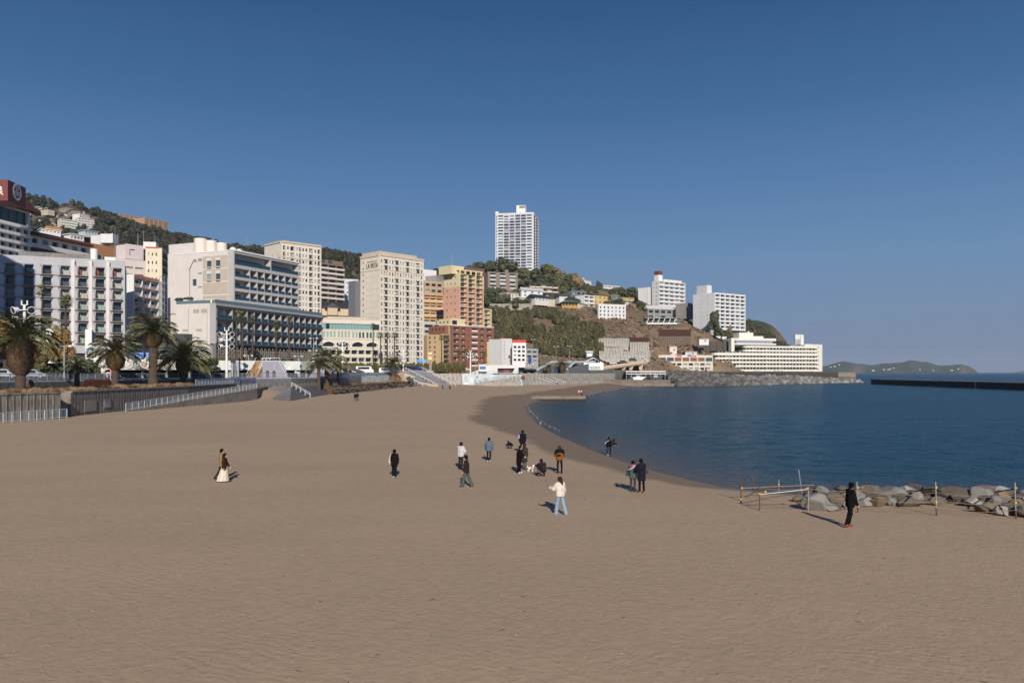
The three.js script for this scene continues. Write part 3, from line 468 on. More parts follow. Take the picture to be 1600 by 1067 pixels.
{ // cream hotel with lettering
  const b = building('lettered_hotel', 'cream hotel with black lettering on its plain side and eighteen rows of small windows', { u0: 563, u1: 594, u2: 662, d: 395, r: 1.052, vT: 397, y0: 5.2, mat: cCream, cat: 'hotel', t: 0.9, tl: 0.35, par: 0.8 });
  const W = b.W, fh = 3.06, cells = [];
  for (let j = 0; j < 18; j++) for (let m = 0; m < 4; m++) {
    const y = b.H - 1.5 - (j + 1) * fh, x = 0.45 + m * (W - 0.6) / 4, q = (W - 0.6) / 4; if (y < 0.5) continue;
    cells.push({ x: x + 0.02 * q, y: y + 0.55, w: 0.85, h: 1.75, in: 0.6, glass: 'pale' });
    if (j === 2) cells.push({ x: x + 0.26 * q, y: y + 0.35, w: 0.9, h: 2.1 }, { x: x + 0.5 * q, y: y + 0.35, w: 0.9, h: 2.1 }); else cells.push({ x: x + 0.25 * q, y: y + 0.3, w: 0.42 * q, h: 2.25, kind: 'balc', rail: 'bars', rm: M('#5a5148', 0.7), rh: 0.8, gw: 0.5, gx: 1 });
    cells.push({ x: x + 0.76 * q, y: y + 0.55, w: 0.85, h: 1.75, in: 0.6, glass: 'pale' });
  }
  facade(b, 'f', cells); facade(b, 'l', rows(1.0, 3.4, b.H - 1.5 - 18 * fh, b.H - 1.5, 1, 18, 1.1, 1.2, { c: { glass: 'dark' } }).filter(c => c.y > 1));
  for (const [y, h] of [[b.H - 0.1, 1.1]]) { band(b, 'f', y, h, 0.35, stucco('#c9b8a2'), 'cornice'); band(b, 'l', y, h, 0.35, stucco('#c9b8a2'), 'cornice'); }
  part(b.g, 'roof_house', box(W * 0.86, 2.6, b.D * 0.86), stucco('#c4b49e'), [W * 0.44, b.H + 0.6, -b.D * 0.5]);
  band(b, 'f', b.H - 7.6, 0.3, 0.12, stucco('#b6a48c')); band(b, 'l', b.H - 7.6, 0.3, 0.12, stucco('#b6a48c'));
  for (let j = 3; j < 17; j++) band(b, 'l', b.H - 1.5 - j * fh - 0.1, 0.09, 0.03, stucco('#b6a48c'), 'joint', 3.8);
  part(b.g, 'side_shaft', box(3, b.H - 12, 6), cSlate, [-1.55, (b.H - 12) / 2, -b.D - 3.1]);
  signText(b, 'LA VISTA', 2.3, faceLen(b, 'l') * 0.34, b.H - 6.2, faceLen(b, 'l') * 0.6, black);
  { const l = [], r = rng(5); for (let i = 0; i < 18; i++) l.push(new THREE.BoxGeometry(0.3, rr(0.3, 0.5, r), 0.06).translate(i * 0.46, 0, 0)); put(b, 'l', 'small_lettering', muv(merge(l)), M('#5b2f2a', 0.8), faceLen(b, 'l') * 0.38, b.H - 3.0, 0.04); }
}
function signText(b, text, size, s, y, width, mat, side = 'l') {      // raised block capitals along a face
  const G = { L: [[0, 0, 0, 1], [0, 0, 0.6, 0]], A: [[0, 0, 0.35, 1], [0.7, 0, 0.35, 1], [0.15, 0.35, 0.55, 0.35]], V: [[0, 1, 0.35, 0], [0.7, 1, 0.35, 0]], I: [[0.1, 0, 0.1, 1]], S: [[0.6, 0.95, 0.1, 0.95], [0.05, 0.9, 0.05, 0.55], [0.05, 0.5, 0.6, 0.5], [0.62, 0.45, 0.62, 0.1], [0.6, 0.03, 0.05, 0.03]], T: [[0, 0.96, 0.7, 0.96], [0.35, 0, 0.35, 1]] };
  const W = { L: 0.75, A: 0.85, V: 0.85, I: 0.35, S: 0.8, T: 0.85, ' ': 0.45 }; const total = [...text].reduce((a, c) => a + W[c], 0), k = width / (total * size); let x = 0;
  for (const c of text) { if (G[c]) put(b, side, 'letter', muv(merge(G[c].map(([x0, y0, x1, y1]) => { const a = x0 * size * k, e = x1 * size * k, l = Math.hypot(e - a, (y1 - y0) * size); return new THREE.BoxGeometry(l, 0.34, 0.08).rotateZ(Math.atan2((y1 - y0) * size, e - a)).translate((a + e) / 2, (y0 + y1) / 2 * size, 0); }))), mat, s + x, y, 0.05); x += W[c] * size * k; }
}
{ // low cream wing with arches in front of the lettered hotel
  const b = building('arched_hotel', 'low cream hotel wing with a green glass band, four arches and rows of square balconies', { u1: 502, u2: 594, d: 352, r: 1.035, D: 16, vT: 496, y0: 5.2, mat: stucco('#d4cabb'), cat: 'hotel', t: 1.4, par: 0.6 });
  const W = b.W, H = b.H, c = [];
  c.push({ x: 0.8, y: H - 4.9, w: W - 1.2, h: 2.6, kind: 'hole' });
  for (let g = 0; g < 4; g++) for (let i = 0; i < 4; i++) c.push({ x: 0.7 + g * (W - 0.6) / 4 + i * 1.5 * (W / 26), y: H - 8.6, w: 1.0, h: 2.6, glass: 'pale', in: 1.1 });
  const panes = c.filter(q => q.kind === 'hole')[0];
  const arches = []; for (let g = 0; g < 4; g++) arches.push({ x: 0.7 + g * (W - 0.6) / 4, w: (W - 0.6) / 4 - 1.3 });
  // panel with rectangular and arched holes
  const s = new THREE.Shape([[0, 0], [W, 0], [W, H], [0, H]].map(p => new THREE.Vector2(...p))), rect = q => s.holes.push(new THREE.Path([[q.x, q.y], [q.x, q.y + q.h], [q.x + q.w, q.y + q.h], [q.x + q.w, q.y]].map(p => new THREE.Vector2(...p))));
  c.forEach(rect);
  for (const a of arches) { const p = new THREE.Path(), y = H - 12.6; p.moveTo(a.x, y); p.lineTo(a.x, y + 1); p.quadraticCurveTo(a.x + a.w / 2, y + 3.2, a.x + a.w, y + 1); p.lineTo(a.x + a.w, y); s.holes.push(p); }
  const bal = []; for (let j = 0; j < 2; j++) for (let i = 0; i < 8; i++) bal.push({ x: 0.5 + i * (W - 0.8) / 8, y: H - 16.4 - j * 3.4, w: (W - 0.8) / 8 - 0.5, h: 2.3, kind: 'balc', gw: 0.9, gh: 2, rail: 'solid', rm: stucco('#d6c8b2'), rh: 0.5 });
  bal.forEach(rect); put(b, 'f', 'wall', muv(new THREE.ExtrudeGeometry(s, { depth: b.t, bevelEnabled: false, curveSegments: 8 }).translate(0, 0, -b.t)), b.mat, 0, 0, 0);
  const r = rng(33); for (let i = 0; i < 18; i++) put(b, 'f', 'window', sbox((W - 1.2) / 18 - 0.12, 2.5, 0.08), [1, 16, 17].includes(i) ? glassDark : M('#7d9c9a', 0.25), panes.x + (i + 0.5) * (W - 1.2) / 18, panes.y + 1.3, -0.5);
  facade(b, 'f', c.filter(q => q.kind !== 'hole'), { noPanel: true }); facade(b, 'f', bal, { noPanel: true });
  for (const a of arches) put(b, 'f', 'window', sbox(a.w * 0.9, 1.9, 0.06), glassDark, a.x + a.w / 2, H - 11.6, -1.3);
  for (const y of [H - 0.2, H - 5.3, H - 9.2, H - 13.1, H - 17]) band(b, 'f', y, 0.22, 0.14, stucco('#c6b69e'));
  band(b, 'f', H - 21.4, 0.6, 0.2, M('#b98432', 0.8), 'ledge'); put(b, 'f', 'balustrade', barGeo(W - 1, 1.0), M('#8a8178', 0.7), W / 2, H + 0.5, -0.6);
  part(b.g, 'roof_house', box(W * 0.7, 1.6, 8), stucco('#cbbca6'), [W * 0.5, H + 0.3, -9]);
}
{ // white houses and dark roofed inn between the cream towers
  const b = building('white_house', 'white cubic house with a small dark window above the arched hotel', { u1: 538, u2: 560, d: 420, r: 1.01, D: 9, vT: 473, y0: 25, mat: cWhite, cat: 'house' }); facade(b, 'f', [{ x: b.W * 0.55, y: b.H - 2.6, w: 1.4, h: 1.3 }, { x: b.W * 0.55, y: b.H - 5.4, w: 1.4, h: 1 }]);
  const c = building('white_apartment', 'narrow bluish white apartment tower in the gap beside the lettered hotel', { u1: 538, u2: 560, d: 520, r: 1.01, D: 12, vT: 435, y0: 30, mat: stucco('#cfd2da'), cat: 'apartment block' }); facade(c, 'f', rows(0.6, c.W - 0.6, c.H - 20, c.H - 1, 3, 6, 0.8, 1.2, { skip: i => i === 1 })); 
  const g = thing('tile_roofed_inn', 'dark grey tile roofed inn with gables below the stepped apartments', 'inn', null, at(503, 492, 410).setY(py(492, 410)), 0.35);
  part(g, 'wall', box(15, 4, 9, 7.5, 2, -4.5), stucco('#c9b39c'));
  part(g, 'roof', roofG(17, 9, 3.2), M('#3b3b40', 0.6, { tex: 'rough' }), [-1, 4.2, -4.5]); part(g, 'gable_roof', roofG(8, 6, 2.4).rotateY(Math.PI / 2), M('#3b3b40', 0.6, { tex: 'rough' }), [5, 3.9, 3]); part(g, 'gable', box(5, 3.8, 4), stucco('#c4ab92'), [5, 1.9, 1]);

}
{ // the next hotel along, just outside the frame; its shadow falls on the left end of the grey hotel
  const b = building('corner_hotel', 'tall pale hotel standing outside the left edge of the view', { u1: -310, u2: -192, d: 152, r: 1.06, D: 20, H: 62, y0: 5.2, mat: cWhite, cat: 'hotel', t: 1.2 });
  facade(b, 'f', rows(0.4, b.W - 0.4, 2, b.H - 1, 5, 17, 2.2, 2.2, { c: { kind: 'balc', rail: 'solid', rm: cWhite } }));
}
{ // yellow, pink and rust red stepped tower
  const b = building('pastel_tower', 'stepped apartment tower painted yellow above, pink in the middle and rust red below', { u0: 693, u1: 718, u2: 756, d: 470, r: 1.03, vT: 427, y0: 5.4, mat: stucco('#d2bf98'), cat: 'apartment tower', t: 1.5, tl: 0.35, par: 0.4 });
  const Y = v => py(v, 470) - 5.4, W = b.W, hb = Y(509), yy = Y(447), fl = 2.98, x0 = -0.37 * W, x1 = 1.35 * W, f = 1.3;
  const bal = (xa, xb, ya, yb, nx, o = {}) => { const n = Math.round((yb - ya) / fl); return rows(xa, xb, ya, yb, nx, n, (xb - xa) / nx - 0.7, 2.35, { c: { kind: 'balc', rail: 'bars', rm: M('#8a8078', 0.7), gw: 0.7, gx: -1, ...o } }); };
  facade(b, 'f', bal(0.4, W - 0.2, hb, yy, 3), { y0: hb, y1: yy, mat: cPink });
  facade(b, 'f', bal(0.4, W - 0.2, yy, Y(427), 3), { y0: yy + 0.005, y1: Y(427), mat: cYellow });
  const lb = faceLen(b, 'l'), lw = (ya, yb, n) => rows(1.2, lb - 0.8, ya, yb, 3, n, 1.0, 1.25, { c: { glass: 'dark' } });
  facade(b, 'l', lw(hb, yy, 6), { y0: hb, y1: yy, mat: cPink }); facade(b, 'l', lw(yy, Y(427), 2), { y0: yy + 0.005, y1: Y(427), mat: cYellow });
  // loggia storey and roof house
  part(b.g, 'penthouse', box(W * 0.92, Y(421) - Y(427), b.D - 4, W * 0.46, (Y(421) + Y(427)) / 2 - 0.3, -b.D / 2 - 1.6), M('#3c3a36', 0.7)); part(b.g, 'roof_slab', box(W * 0.98, 0.7, b.D - 1, W * 0.49, Y(420.5), -b.D / 2), cYellow);
  for (let i = 0; i < 5; i++) part(b.g, 'pillar', box(0.8, Y(421) - Y(427), 0.8), cYellow, [W * (0.04 + i * 0.22), (Y(421) + Y(427)) / 2, -0.6]);
  part(b.g, 'roof_house', box(W * 0.5, Y(414) - Y(427), b.D * 0.8, W * 0.06, (Y(414) + Y(427)) / 2, -b.D * 0.6), cYellow); mast(b, 10, 1, -8, 4);
  // right shoulder
  part(b.g, 'wall', box(0.33 * W - 0.01, Y(479) - hb, b.D * 0.7, W * 1.165 + 0.005, (Y(479) + hb) / 2 - 0.2, -b.D * 0.35 - 1.52), cYellow);
  facade(b, 'f', bal(W + 0.1, 1.33 * W - 0.2, hb, Y(480), 1), { x0: W + 0.003, x1: 1.33 * W, y0: hb, y1: Y(479), mat: cYellow });
  // rust red base, set forward
  const B = { ...b, W: x1 }; part(b.g, 'wall', box(x1 - x0, hb, b.D, (x0 + x1) / 2, hb / 2 - 0.01, -b.D / 2 + f - b.t - 0.01), stucco('#c9b28c'));
  const cells = []; for (const [a, e] of [[0.03, 0.19], [0.22, 0.33], [0.46, 0.62], [0.67, 0.77], [0.82, 0.97]]) cells.push(...rows(lerp(x0, x1, a), lerp(x0, x1, e), 3.4, hb - 0.3, 1, 7, (e - a) * (x1 - x0) - 0.5, 2.1, { c: { kind: 'balc', rail: a === 0.46 ? 'solid' : 'bars', rm: a === 0.46 ? cWhite : M('#8a8078', 0.7), gw: 0.7, gx: -1 } }));
  cells.push(...rows(lerp(x0, x1, 0.34), lerp(x0, x1, 0.44), 3.4, hb - 0.3, 1, 7, 0.8, 1.1), ...rows(lerp(x0, x1, 0.62), lerp(x0, x1, 0.67), 3.4, hb - 0.3, 1, 7, 0.7, 1.1));
  const before = b.g.children.length; facade(b, 'f', cells, { x0, x1, y1: hb, mat: cRust }); b.g.children.slice(before).forEach(m => m.position.z += f);
  part(b.g, 'ledge', box(x1 - x0 + 0.6, 0.45, 3.4), white, [(x0 + x1) / 2, hb + 0.23, f - 1.5]);
  // left wing
  const wl = 11, wy0 = hb - 7.5, wy1 = Y(498.5); part(b.g, 'wing', box(wl, wy1 - hb, b.D * 0.75, x0 + wl / 2 - 0.01, (wy1 + hb) / 2 + 0.2, -b.D * 0.4 + 0.9), cYellow); part(b.g, 'wing', box(2.6, 7, b.D * 1.05, x0 - 1.31, hb - 3.5, -b.D * 0.62), cRust);
  for (let i = 0; i < 4; i++) { put(b, 'l', 'window', sbox(0.9, 1.2, 0.06), glassDark, lb * 0.95 - i * 3.4, hb + 2.2, -x0 + 0.04); put(b, 'l', 'window', sbox(0.9, 1.2, 0.06), glassDark, lb * 0.9 - i * 3.4, hb - 2.0, -x0 + 2.65); }
  put(b, 'f', 'window', sbox(3.6, 2.2, 0.06), glassDark, x0 + 2.6, hb + 2.0, f + 0.5 - 0.5 - 0.35);
}
function simple(name, label, u1, u2, d, vT, vB, mat, nx, ny, o = {}) {  // a plain block with a regular front
  const y0 = o.y0 ?? py(vB, d) - 3, b = building(name, label, { u0: o.u0, u1, u2, d, r: o.r ?? 1.015, th: o.th, D: o.u0 === undefined ? o.D ?? 10 : undefined, vT, y0, mat, t: o.t ?? 0.9, tl: 0.3, par: o.par ?? 0.4, cat: o.cat ?? 'apartment block', group: o.group });
  const yb = py(vB, d) - y0, hs = o.top ?? 0.5, ch = (b.H - hs - yb) / ny, cw = (b.W - 0.6) / nx;
  const cells = rows(0.3, b.W - 0.3, yb, b.H - hs, nx, ny, o.w ?? cw * (o.fw ?? 0.75), o.h ?? ch * (o.fh ?? 0.72), { skip: o.skip, c: o.rail ? { kind: 'balc', rail: o.rail, rm: o.rm ?? mat, gw: 0.85, rh: o.rh ?? 1, ro: o.ro, rx: o.rx } : { glass: o.glass } });
  facade(b, 'f', cells, { glass: o.glass }); if (o.u0 !== undefined) facade(b, 'l', o.lw ? rows(0.6, faceLen(b, 'l') - 0.4, yb, b.H - hs, o.lw, ny, 0.9, 1.2, {}) : []);
  if (o.gable) part(b.g, 'roof', roofG(b.W + 1.6, b.D, o.gable), o.roofM ?? M('#4a4a4c', 0.7, { tex: 'rough' }), [-0.8, b.H - 0.3, -b.D / 2]);
  if (o.gableF) { const m = part(b.g, 'roof', roofG(b.D + 1.6, b.W, o.gableF), o.roofM ?? M('#4a4a4c', 0.7, { tex: 'rough' }), [b.W / 2, b.H - 0.3, 0.8], Math.PI / 2); part(b.g, 'gable', muv(new THREE.ExtrudeGeometry(new THREE.Shape([[0, 0], [b.W, 0], [b.W / 2, o.gableF]].map(p => new THREE.Vector2(...p))), { depth: 0.3, bevelEnabled: false })), mat, [0, b.H - 0.35, -0.35]); }
  if (o.slab) part(b.g, 'roof', box(b.W + 1.6, 0.6, b.D + 1.6), o.roofM ?? mat, [b.W / 2, b.H + 0.2, -b.D / 2]);
  return b;
}
{ // the gap left of the pastel tower, and its small neighbours
  simple('terraced_apartment', 'apartment block with orange ledges and dark bands left of the pastel tower', 662, 693, 520, 458, 505, stucco('#c99a6c'), 3, 4, { rail: 'solid', rm: stucco('#cdbfae'), t: 1.4, fw: 0.92, fh: 0.8 });
  simple('grey_apartment', 'low grey block with long dark windows under the orange ledged apartments', 662, 693, 500, 503, 522, stucco('#b9b6b0'), 2, 2, { t: 1, fw: 0.9, fh: 0.5 });
  simple('tan_block', 'tan upper block with window strips behind the orange ledged apartments', 663, 692, 545, 438, 458, stucco('#b39a80'), 3, 2, { fw: 0.7, fh: 0.45 });
  simple('blank_block', 'plain white windowless block beside the top of the lettered hotel', 660, 682, 600, 420, 442, stucco('#dedada'), 1, 1, { w: 0.5, h: 0.5 });
  simple('small_grey_block', 'little grey roof house between the plain white block and the pastel tower', 682, 693, 590, 429, 441, stucco('#9a948c'), 2, 1, { w: 1.4, h: 3 });
  const b = simple('tan_apartment', 'tan stone apartment block with small square windows at the foot of the pastel tower', 667, 692, 452, 522, 568, cTan, 3, 6, { w: 1.1, h: 1.4, D: 12 }); b.d = 452;
  simple('tan_balcony_block', 'tan block of open balconies between the stone apartments and the pastel tower', 692.5, 704, 455, 521, 568, cTan, 1, 6, { rail: 'bars', rm: darkMetal, t: 1.4, fw: 0.9 });
  simple('small_balcony_block', 'pale tan block of balconies tucked behind the right foot of the pastel tower', 769, 781, 482, 532, 570, stucco('#d4bf94'), 1, 5, { rail: 'bars', rm: darkMetal, t: 1.4, fw: 0.75 });
  const w = simple('white_inn_stair', 'narrow white stair block with one column of small windows and a red roof edge', 784, 800, 442, 528, 563, stucco('#d5d3d1'), 2, 6, { w: 1.0, h: 1.0, skip: i => i === 1, top: 1.2 }); band(w, 'f', w.H + 0.1, 0.35, 0.15, M('#c03a2c', 0.6), 'cornice', 0, w.W * 0.5);
  put(w, 'f', 'sign', sbox(1.1, 1.6, 0.1), M('#23365e', 0.5), w.W * 0.72, w.H - 10.2, 0.08); put(w, 'f', 'sign', sbox(0.8, 0.8, 0.1), M('#d0606c', 0.5), w.W * 0.78, w.H - 12.4, 0.08);
  const v = simple('white_inn', 'small white inn with a bright red parapet and three columns of windows', 800.5, 822, 438, 531, 565, stucco('#e2dfdc'), 3, 4, { w: 1.5, h: 1.3, top: 2.6, r: 1.0 }); put(v, 'f', 'parapet', box(v.W, 1.5, 0.2), M('#c8342a', 0.6), v.W / 2, v.H - 0.6, 0.11);
  const g = simple('grey_shop_house', 'grey house with dark window strips and a blue shutter beside the white inn', 822.5, 841, 452, 544, 567, stucco('#a7a9ac'), 2, 3, { fw: 0.85, fh: 0.4 }); put(g, 'f', 'shutter', sbox(2.4, 3.4, 0.1), M('#3a4f86', 0.6), g.W * 0.28, 4.6, 0.06);
}
{ // white tower on the hill top
  const b = building('hilltop_tower', 'white twenty storey apartment tower standing alone on the hilltop', { u0: 774, u1: 834, u2: 842, d: 842, th: 80, vT: 331, y0: py(432, 842), mat: stucco('#c9c9ce'), cat: 'apartment tower', t: 1.2, tl: 1.4, par: 1 });
  const L = faceLen(b, 'l'), fh = 3.12, cells = [], n = 21; for (let j = 0; j < n; j++) for (let i = 0; i < 6; i++) { const y = b.H - 2 - (j + 1) * fh; if (y < 0) continue; const x = 2.6 + i * (L - 3.2) / 6; cells.push(j < 2 && (i === 1 || i === 2) ? { x: x + 0.7, y: y + 0.7, w: 4.6, h: 1.5 } : { x: x + 0.35, y: y + 0.15, w: (L - 3.2) / 6 - 0.7, h: 2.65, kind: 'balc', rail: 'solid', rm: i === 0 || i === 5 || j > 19 ? stucco('#cfcfd2') : stucco('#9b9da3'), rh: 0.95 + (i === 0 || i === 5 ? 0.15 : 0), gw: 0.97 }); }
  for (let j = 0; j < n; j++) { const y = b.H - 2 - (j + 1) * fh; if (y > 0) cells.push({ x: 0.9, y: y + 0.5, w: 0.9, h: 1.9 }); }
  facade(b, 'l', cells); const fc = []; for (let j = 0; j < n; j++) { const y = b.H - 2 - (j + 1) * fh; if (y > 0) fc.push({ x: 1.2, y: y + 0.4, w: b.W * 0.32, h: 2.3, glass: 'dark' }, { x: b.W * 0.5, y: y + 0.4, w: b.W * 0.35, h: 2.3, glass: 'dark' }); } facade(b, 'f', fc);
  part(b.g, 'lift_house', box(9, 10, 9.5), white, [6, b.H + 3, -L * 0.5 + 6]); part(b.g, 'louvre', sbox(0.3, 2.6, 6.2), M('#8f7f74', 0.8), [1.4, b.H + 6.2, -L * 0.5 + 7.4]);
  part(b.g, 'wall', box(6, 2.6, 3), white, [3.1, b.H + 0.6, -b.D + 1.6]);
}
{ // houses and apartments over the slope
  const S = simple, brick = stucco('#6b5048');
  S('brick_block', 'dark brown block behind the shoulder of the pastel tower', 727, 757, 590, 417, 440, brick, 4, 2, { w: 0.8, h: 1 });
  const a = S('brown_apartment', 'grey brown apartment block with pale balconies below the hilltop tower', 762, 809, 690, 424, 450, stucco('#86766a'), 3, 4, { rail: 'solid', rm: stucco('#c9c9c9'), t: 1.3, fw: 0.6 }); part(a.g, 'roof_house', box(3, 5, 4), stucco('#86766a'), [a.W * 0.63, a.H, -1.9]);
  S('green_roofed_inn', 'long inn with a dark green roof and cream balconies under the pines', 827, 873, 680, 441, 463, stucco('#6a5a48'), 5, 3, { rail: 'solid', rm: stucco('#d6cbb4'), t: 1.4, fw: 0.9, rh: 0.9, slab: 1, roofM: M('#2f3a34', 0.7, { tex: 'rough' }) });
  S('white_gabled_house', 'white gabled house with a plain lit wall above the brown slope', 815, 848, 660, 452, 463, stucco('#d8d6d2'), 3, 2, { w: 1.8, h: 1.3, gable: 2.5, u0: 813, roofM: M('#a9a9aa', 0.6) });
  S('slate_roofed_house', 'white house under a slate grey roof at the edge of the brown slope', 836, 857, 640, 463, 470, stucco('#cfccc8'), 4, 1, { w: 1.6, h: 1.4, gable: 2.8, roofM: M('#3a3b42', 0.6, { tex: 'rough' }) });
  S('low_white_house', 'low white house with a flat roof beside the pastel tower at the slope top', 792, 816, 660, 458, 464, stucco('#d2cdc4'), 4, 1, { w: 1.5, h: 1.2, slab: 1, roofM: M('#c9c6c0', 0.7) });
  S('steel_grey_house', 'steel grey modern house of two boxes below the right end of the trees', 893, 916, 690, 453, 474, stucco('#6f757c'), 3, 3, { fw: 0.6, fh: 0.5 });
  S('white_balcony_house', 'white house of stacked balconies right of the steel grey house', 913, 929, 670, 460, 479, stucco('#d5d3d0'), 2, 3, { rail: 'solid', rm: cWhite, t: 1.2, fw: 0.9 });
  { const d = 640, g = thing('hip_roofed_pavilion', 'pavilion with a green copper hip roof on yellow walls', 'pavilion', null, at(875, 480, d), 0.05), w = 31 / F * d; part(g, 'wall', box(w - 3, 5, 8, w / 2, 1.5, -4), M('#b08a4a', 0.9, { tex: 'stucco' }));
    const hip = (w, d, h, k) => muv(new THREE.CylinderGeometry(k, 1, h, 4, 1).rotateY(Math.PI / 4).scale(w / Math.SQRT2, 1, d / Math.SQRT2)); part(g, 'roof', hip(w, 12, 2.2, 0.45), M('#3f5a52', 0.6), [w / 2, 5, -4]); part(g, 'roof_lantern', box(w * 0.42, 1.2, 4), M('#7d6a4a', 0.9), [w / 2, 6.6, -4]); part(g, 'upper_roof', hip(w * 0.55, 7, 1.8, 0.2), M('#33463f', 0.6), [w / 2, 8, -4]); for (let i = 0; i < 5; i++) part(g, 'window', sbox(1.6, 1.6, 0.08), glassDark, [w * (0.18 + i * 0.16), 2.6, 0.03]); }
  S('yellow_house', 'yellow house with a grey tiled lower roof above the grey white apartments', 927, 949, 690, 459, 475, stucco('#c9ad76'), 3, 2, { w: 1.6, h: 1.5, gable: 1.5 });
  S('checker_apartment', 'grey white apartment block with five rows of square windows on the brown slope', 935, 978, 620, 474, 500, stucco('#d3d0cd'), 7, 4, { u0: 933, w: 1.3, h: 1.5, top: 1.2 });
  S('ridge_house', 'white tower house half hidden by trees at the ridge', 903, 913, 770, 432, 455, cWhite, 2, 5, { w: 1.2, h: 1.6 }); S('ridge_block', 'white block with dark windows just right of the trees on the ridge', 913, 924, 775, 437, 455, cWhite, 3, 4, { w: 1.4, h: 1.8 });
  S('ridge_apartment', 'white ridge apartments with three long balconies behind a cypress', 944, 969, 760, 445, 458, cWhite, 4, 3, { rail: 'solid', t: 1.4, fw: 0.9, u0: 941 });
  S('yellow_bungalow', 'low yellow house with a flat roof among dark trees', 972, 995, 720, 465, 472, stucco('#cbb27a'), 3, 1, { w: 2, h: 1.4, slab: 1 });
  const p = S('gabled_villa', 'grey villa with a pale gabled roof over a white bracketed deck', 1012, 1051, 665, 481, 498, stucco('#8d8a86'), 4, 2, { u0: 1008, fw: 0.7, fh: 0.5, gable: 3, roofM: M('#b4b3b2', 0.7) });
  { const d = 640, g = thing('viewing_deck', 'white concrete viewing deck on slanted brackets below the gabled villa', 'deck', null, at(1006, 505, d), -0.02), w = 52 / F * d; part(g, 'deck_slab', box(w, 1.0, 7, w / 2, 0, -3.5), white); part(g, 'roof_slab', box(w * 0.9, 0.5, 7, w / 2, 4.6, -5), M('#8a8784', 0.8)); part(g, 'wall', box(w * 0.88, 4.2, 2, w / 2, 2.4, -6), M('#3f4246', 0.7)); for (let i = 0; i < 6; i++) part(g, 'bracket', muv(bar(v3(0, 0.4, 0), v3(2.2, 4.4, -2), 0.28, 5)), white, [w * (0.08 + i * 0.165), 0, 0]); }
  const c = S('white_hotel', 'white hotel of long horizontal bands with a brown capped chimney tower', 1030, 1071, 695, 438, 497, cWhite, 5, 9, { u0: 1019, rail: 'solid', rm: cWhite, t: 1.3, fw: 0.97, fh: 0.84, rh: 1.25, lw: 2, D: 10, cat: 'hotel', r: 1.03 });
  part(c.g, 'penthouse', box(c.W * 0.7, 2.6, 7), cWhite, [c.W * 0.6, c.H + 0.8, -6]); part(c.g, 'chimney_tower', box(5.2, 8, 5), white, [3.4, c.H + 3, -4]); part(c.g, 'chimney_cap', box(5.3, 3.3, 5.1), M('#6d3a34', 0.8), [3.4, c.H + 7, -4]);
  S('white_hotel_wing', 'narrow white wing with a brown roof edge left of the white banded hotel', 1013, 1023, 700, 448, 470, stucco('#d2cfce'), 3, 5, { w: 1.0, h: 1.3 });
  S('grey_annex', 'small grey annex between the two white hill hotels', 1072, 1083, 690, 472, 492, stucco('#8b8480'), 2, 3, { w: 1.6, h: 1.2 });
  const e = building('grid_hotel', 'white hotel with a plain side wall and a grid of dark balconies above the headland', { u0: 1083, u1: 1117, u2: 1165, d: 655, r: 1.035, vT: 456.5, y0: py(525, 655) - 4, mat: stucco('#dddbdb'), cat: 'hotel', t: 1.5, tl: 0.4, par: 0.8 });
  const yb = py(513, 655) - e.y0; facade(e, 'f', rows(0.5, e.W - 0.3, yb, e.H - 0.8, 6, 9, (e.W - 0.8) / 6 - 0.7, 2.3, { c: { kind: 'balc', gw: 0.95, rail: 'solid', rm: stucco('#c9c7c6'), rh: 0.6 } }), {});
  const el = faceLen(e, 'l'); facade(e, 'l', [...rows(el * 0.34, el * 0.44, yb, e.H - 0.8, 1, 9, 0.9, 0.8), ...rows(el * 0.62, el * 0.8, yb, e.H - 0.8, 1, 9, 0.9, 0.8)]); part(e.g, 'lift_tower', box(6, e.H * 0.2, el * 0.5), stucco('#d4d0d0'), [3.2, e.H + e.H * 0.09 - 0.8, -e.D * 0.6]); mast(e, 5, 4, -e.D * 0.45, e.H * 0.18); mast(e, 7, e.W * 0.45, -4);
  put(e, 'f', 'undercroft', box(e.W - 1, 2.2, 0.1), glassDark, e.W / 2, yb - 1.8, 0.06);
}
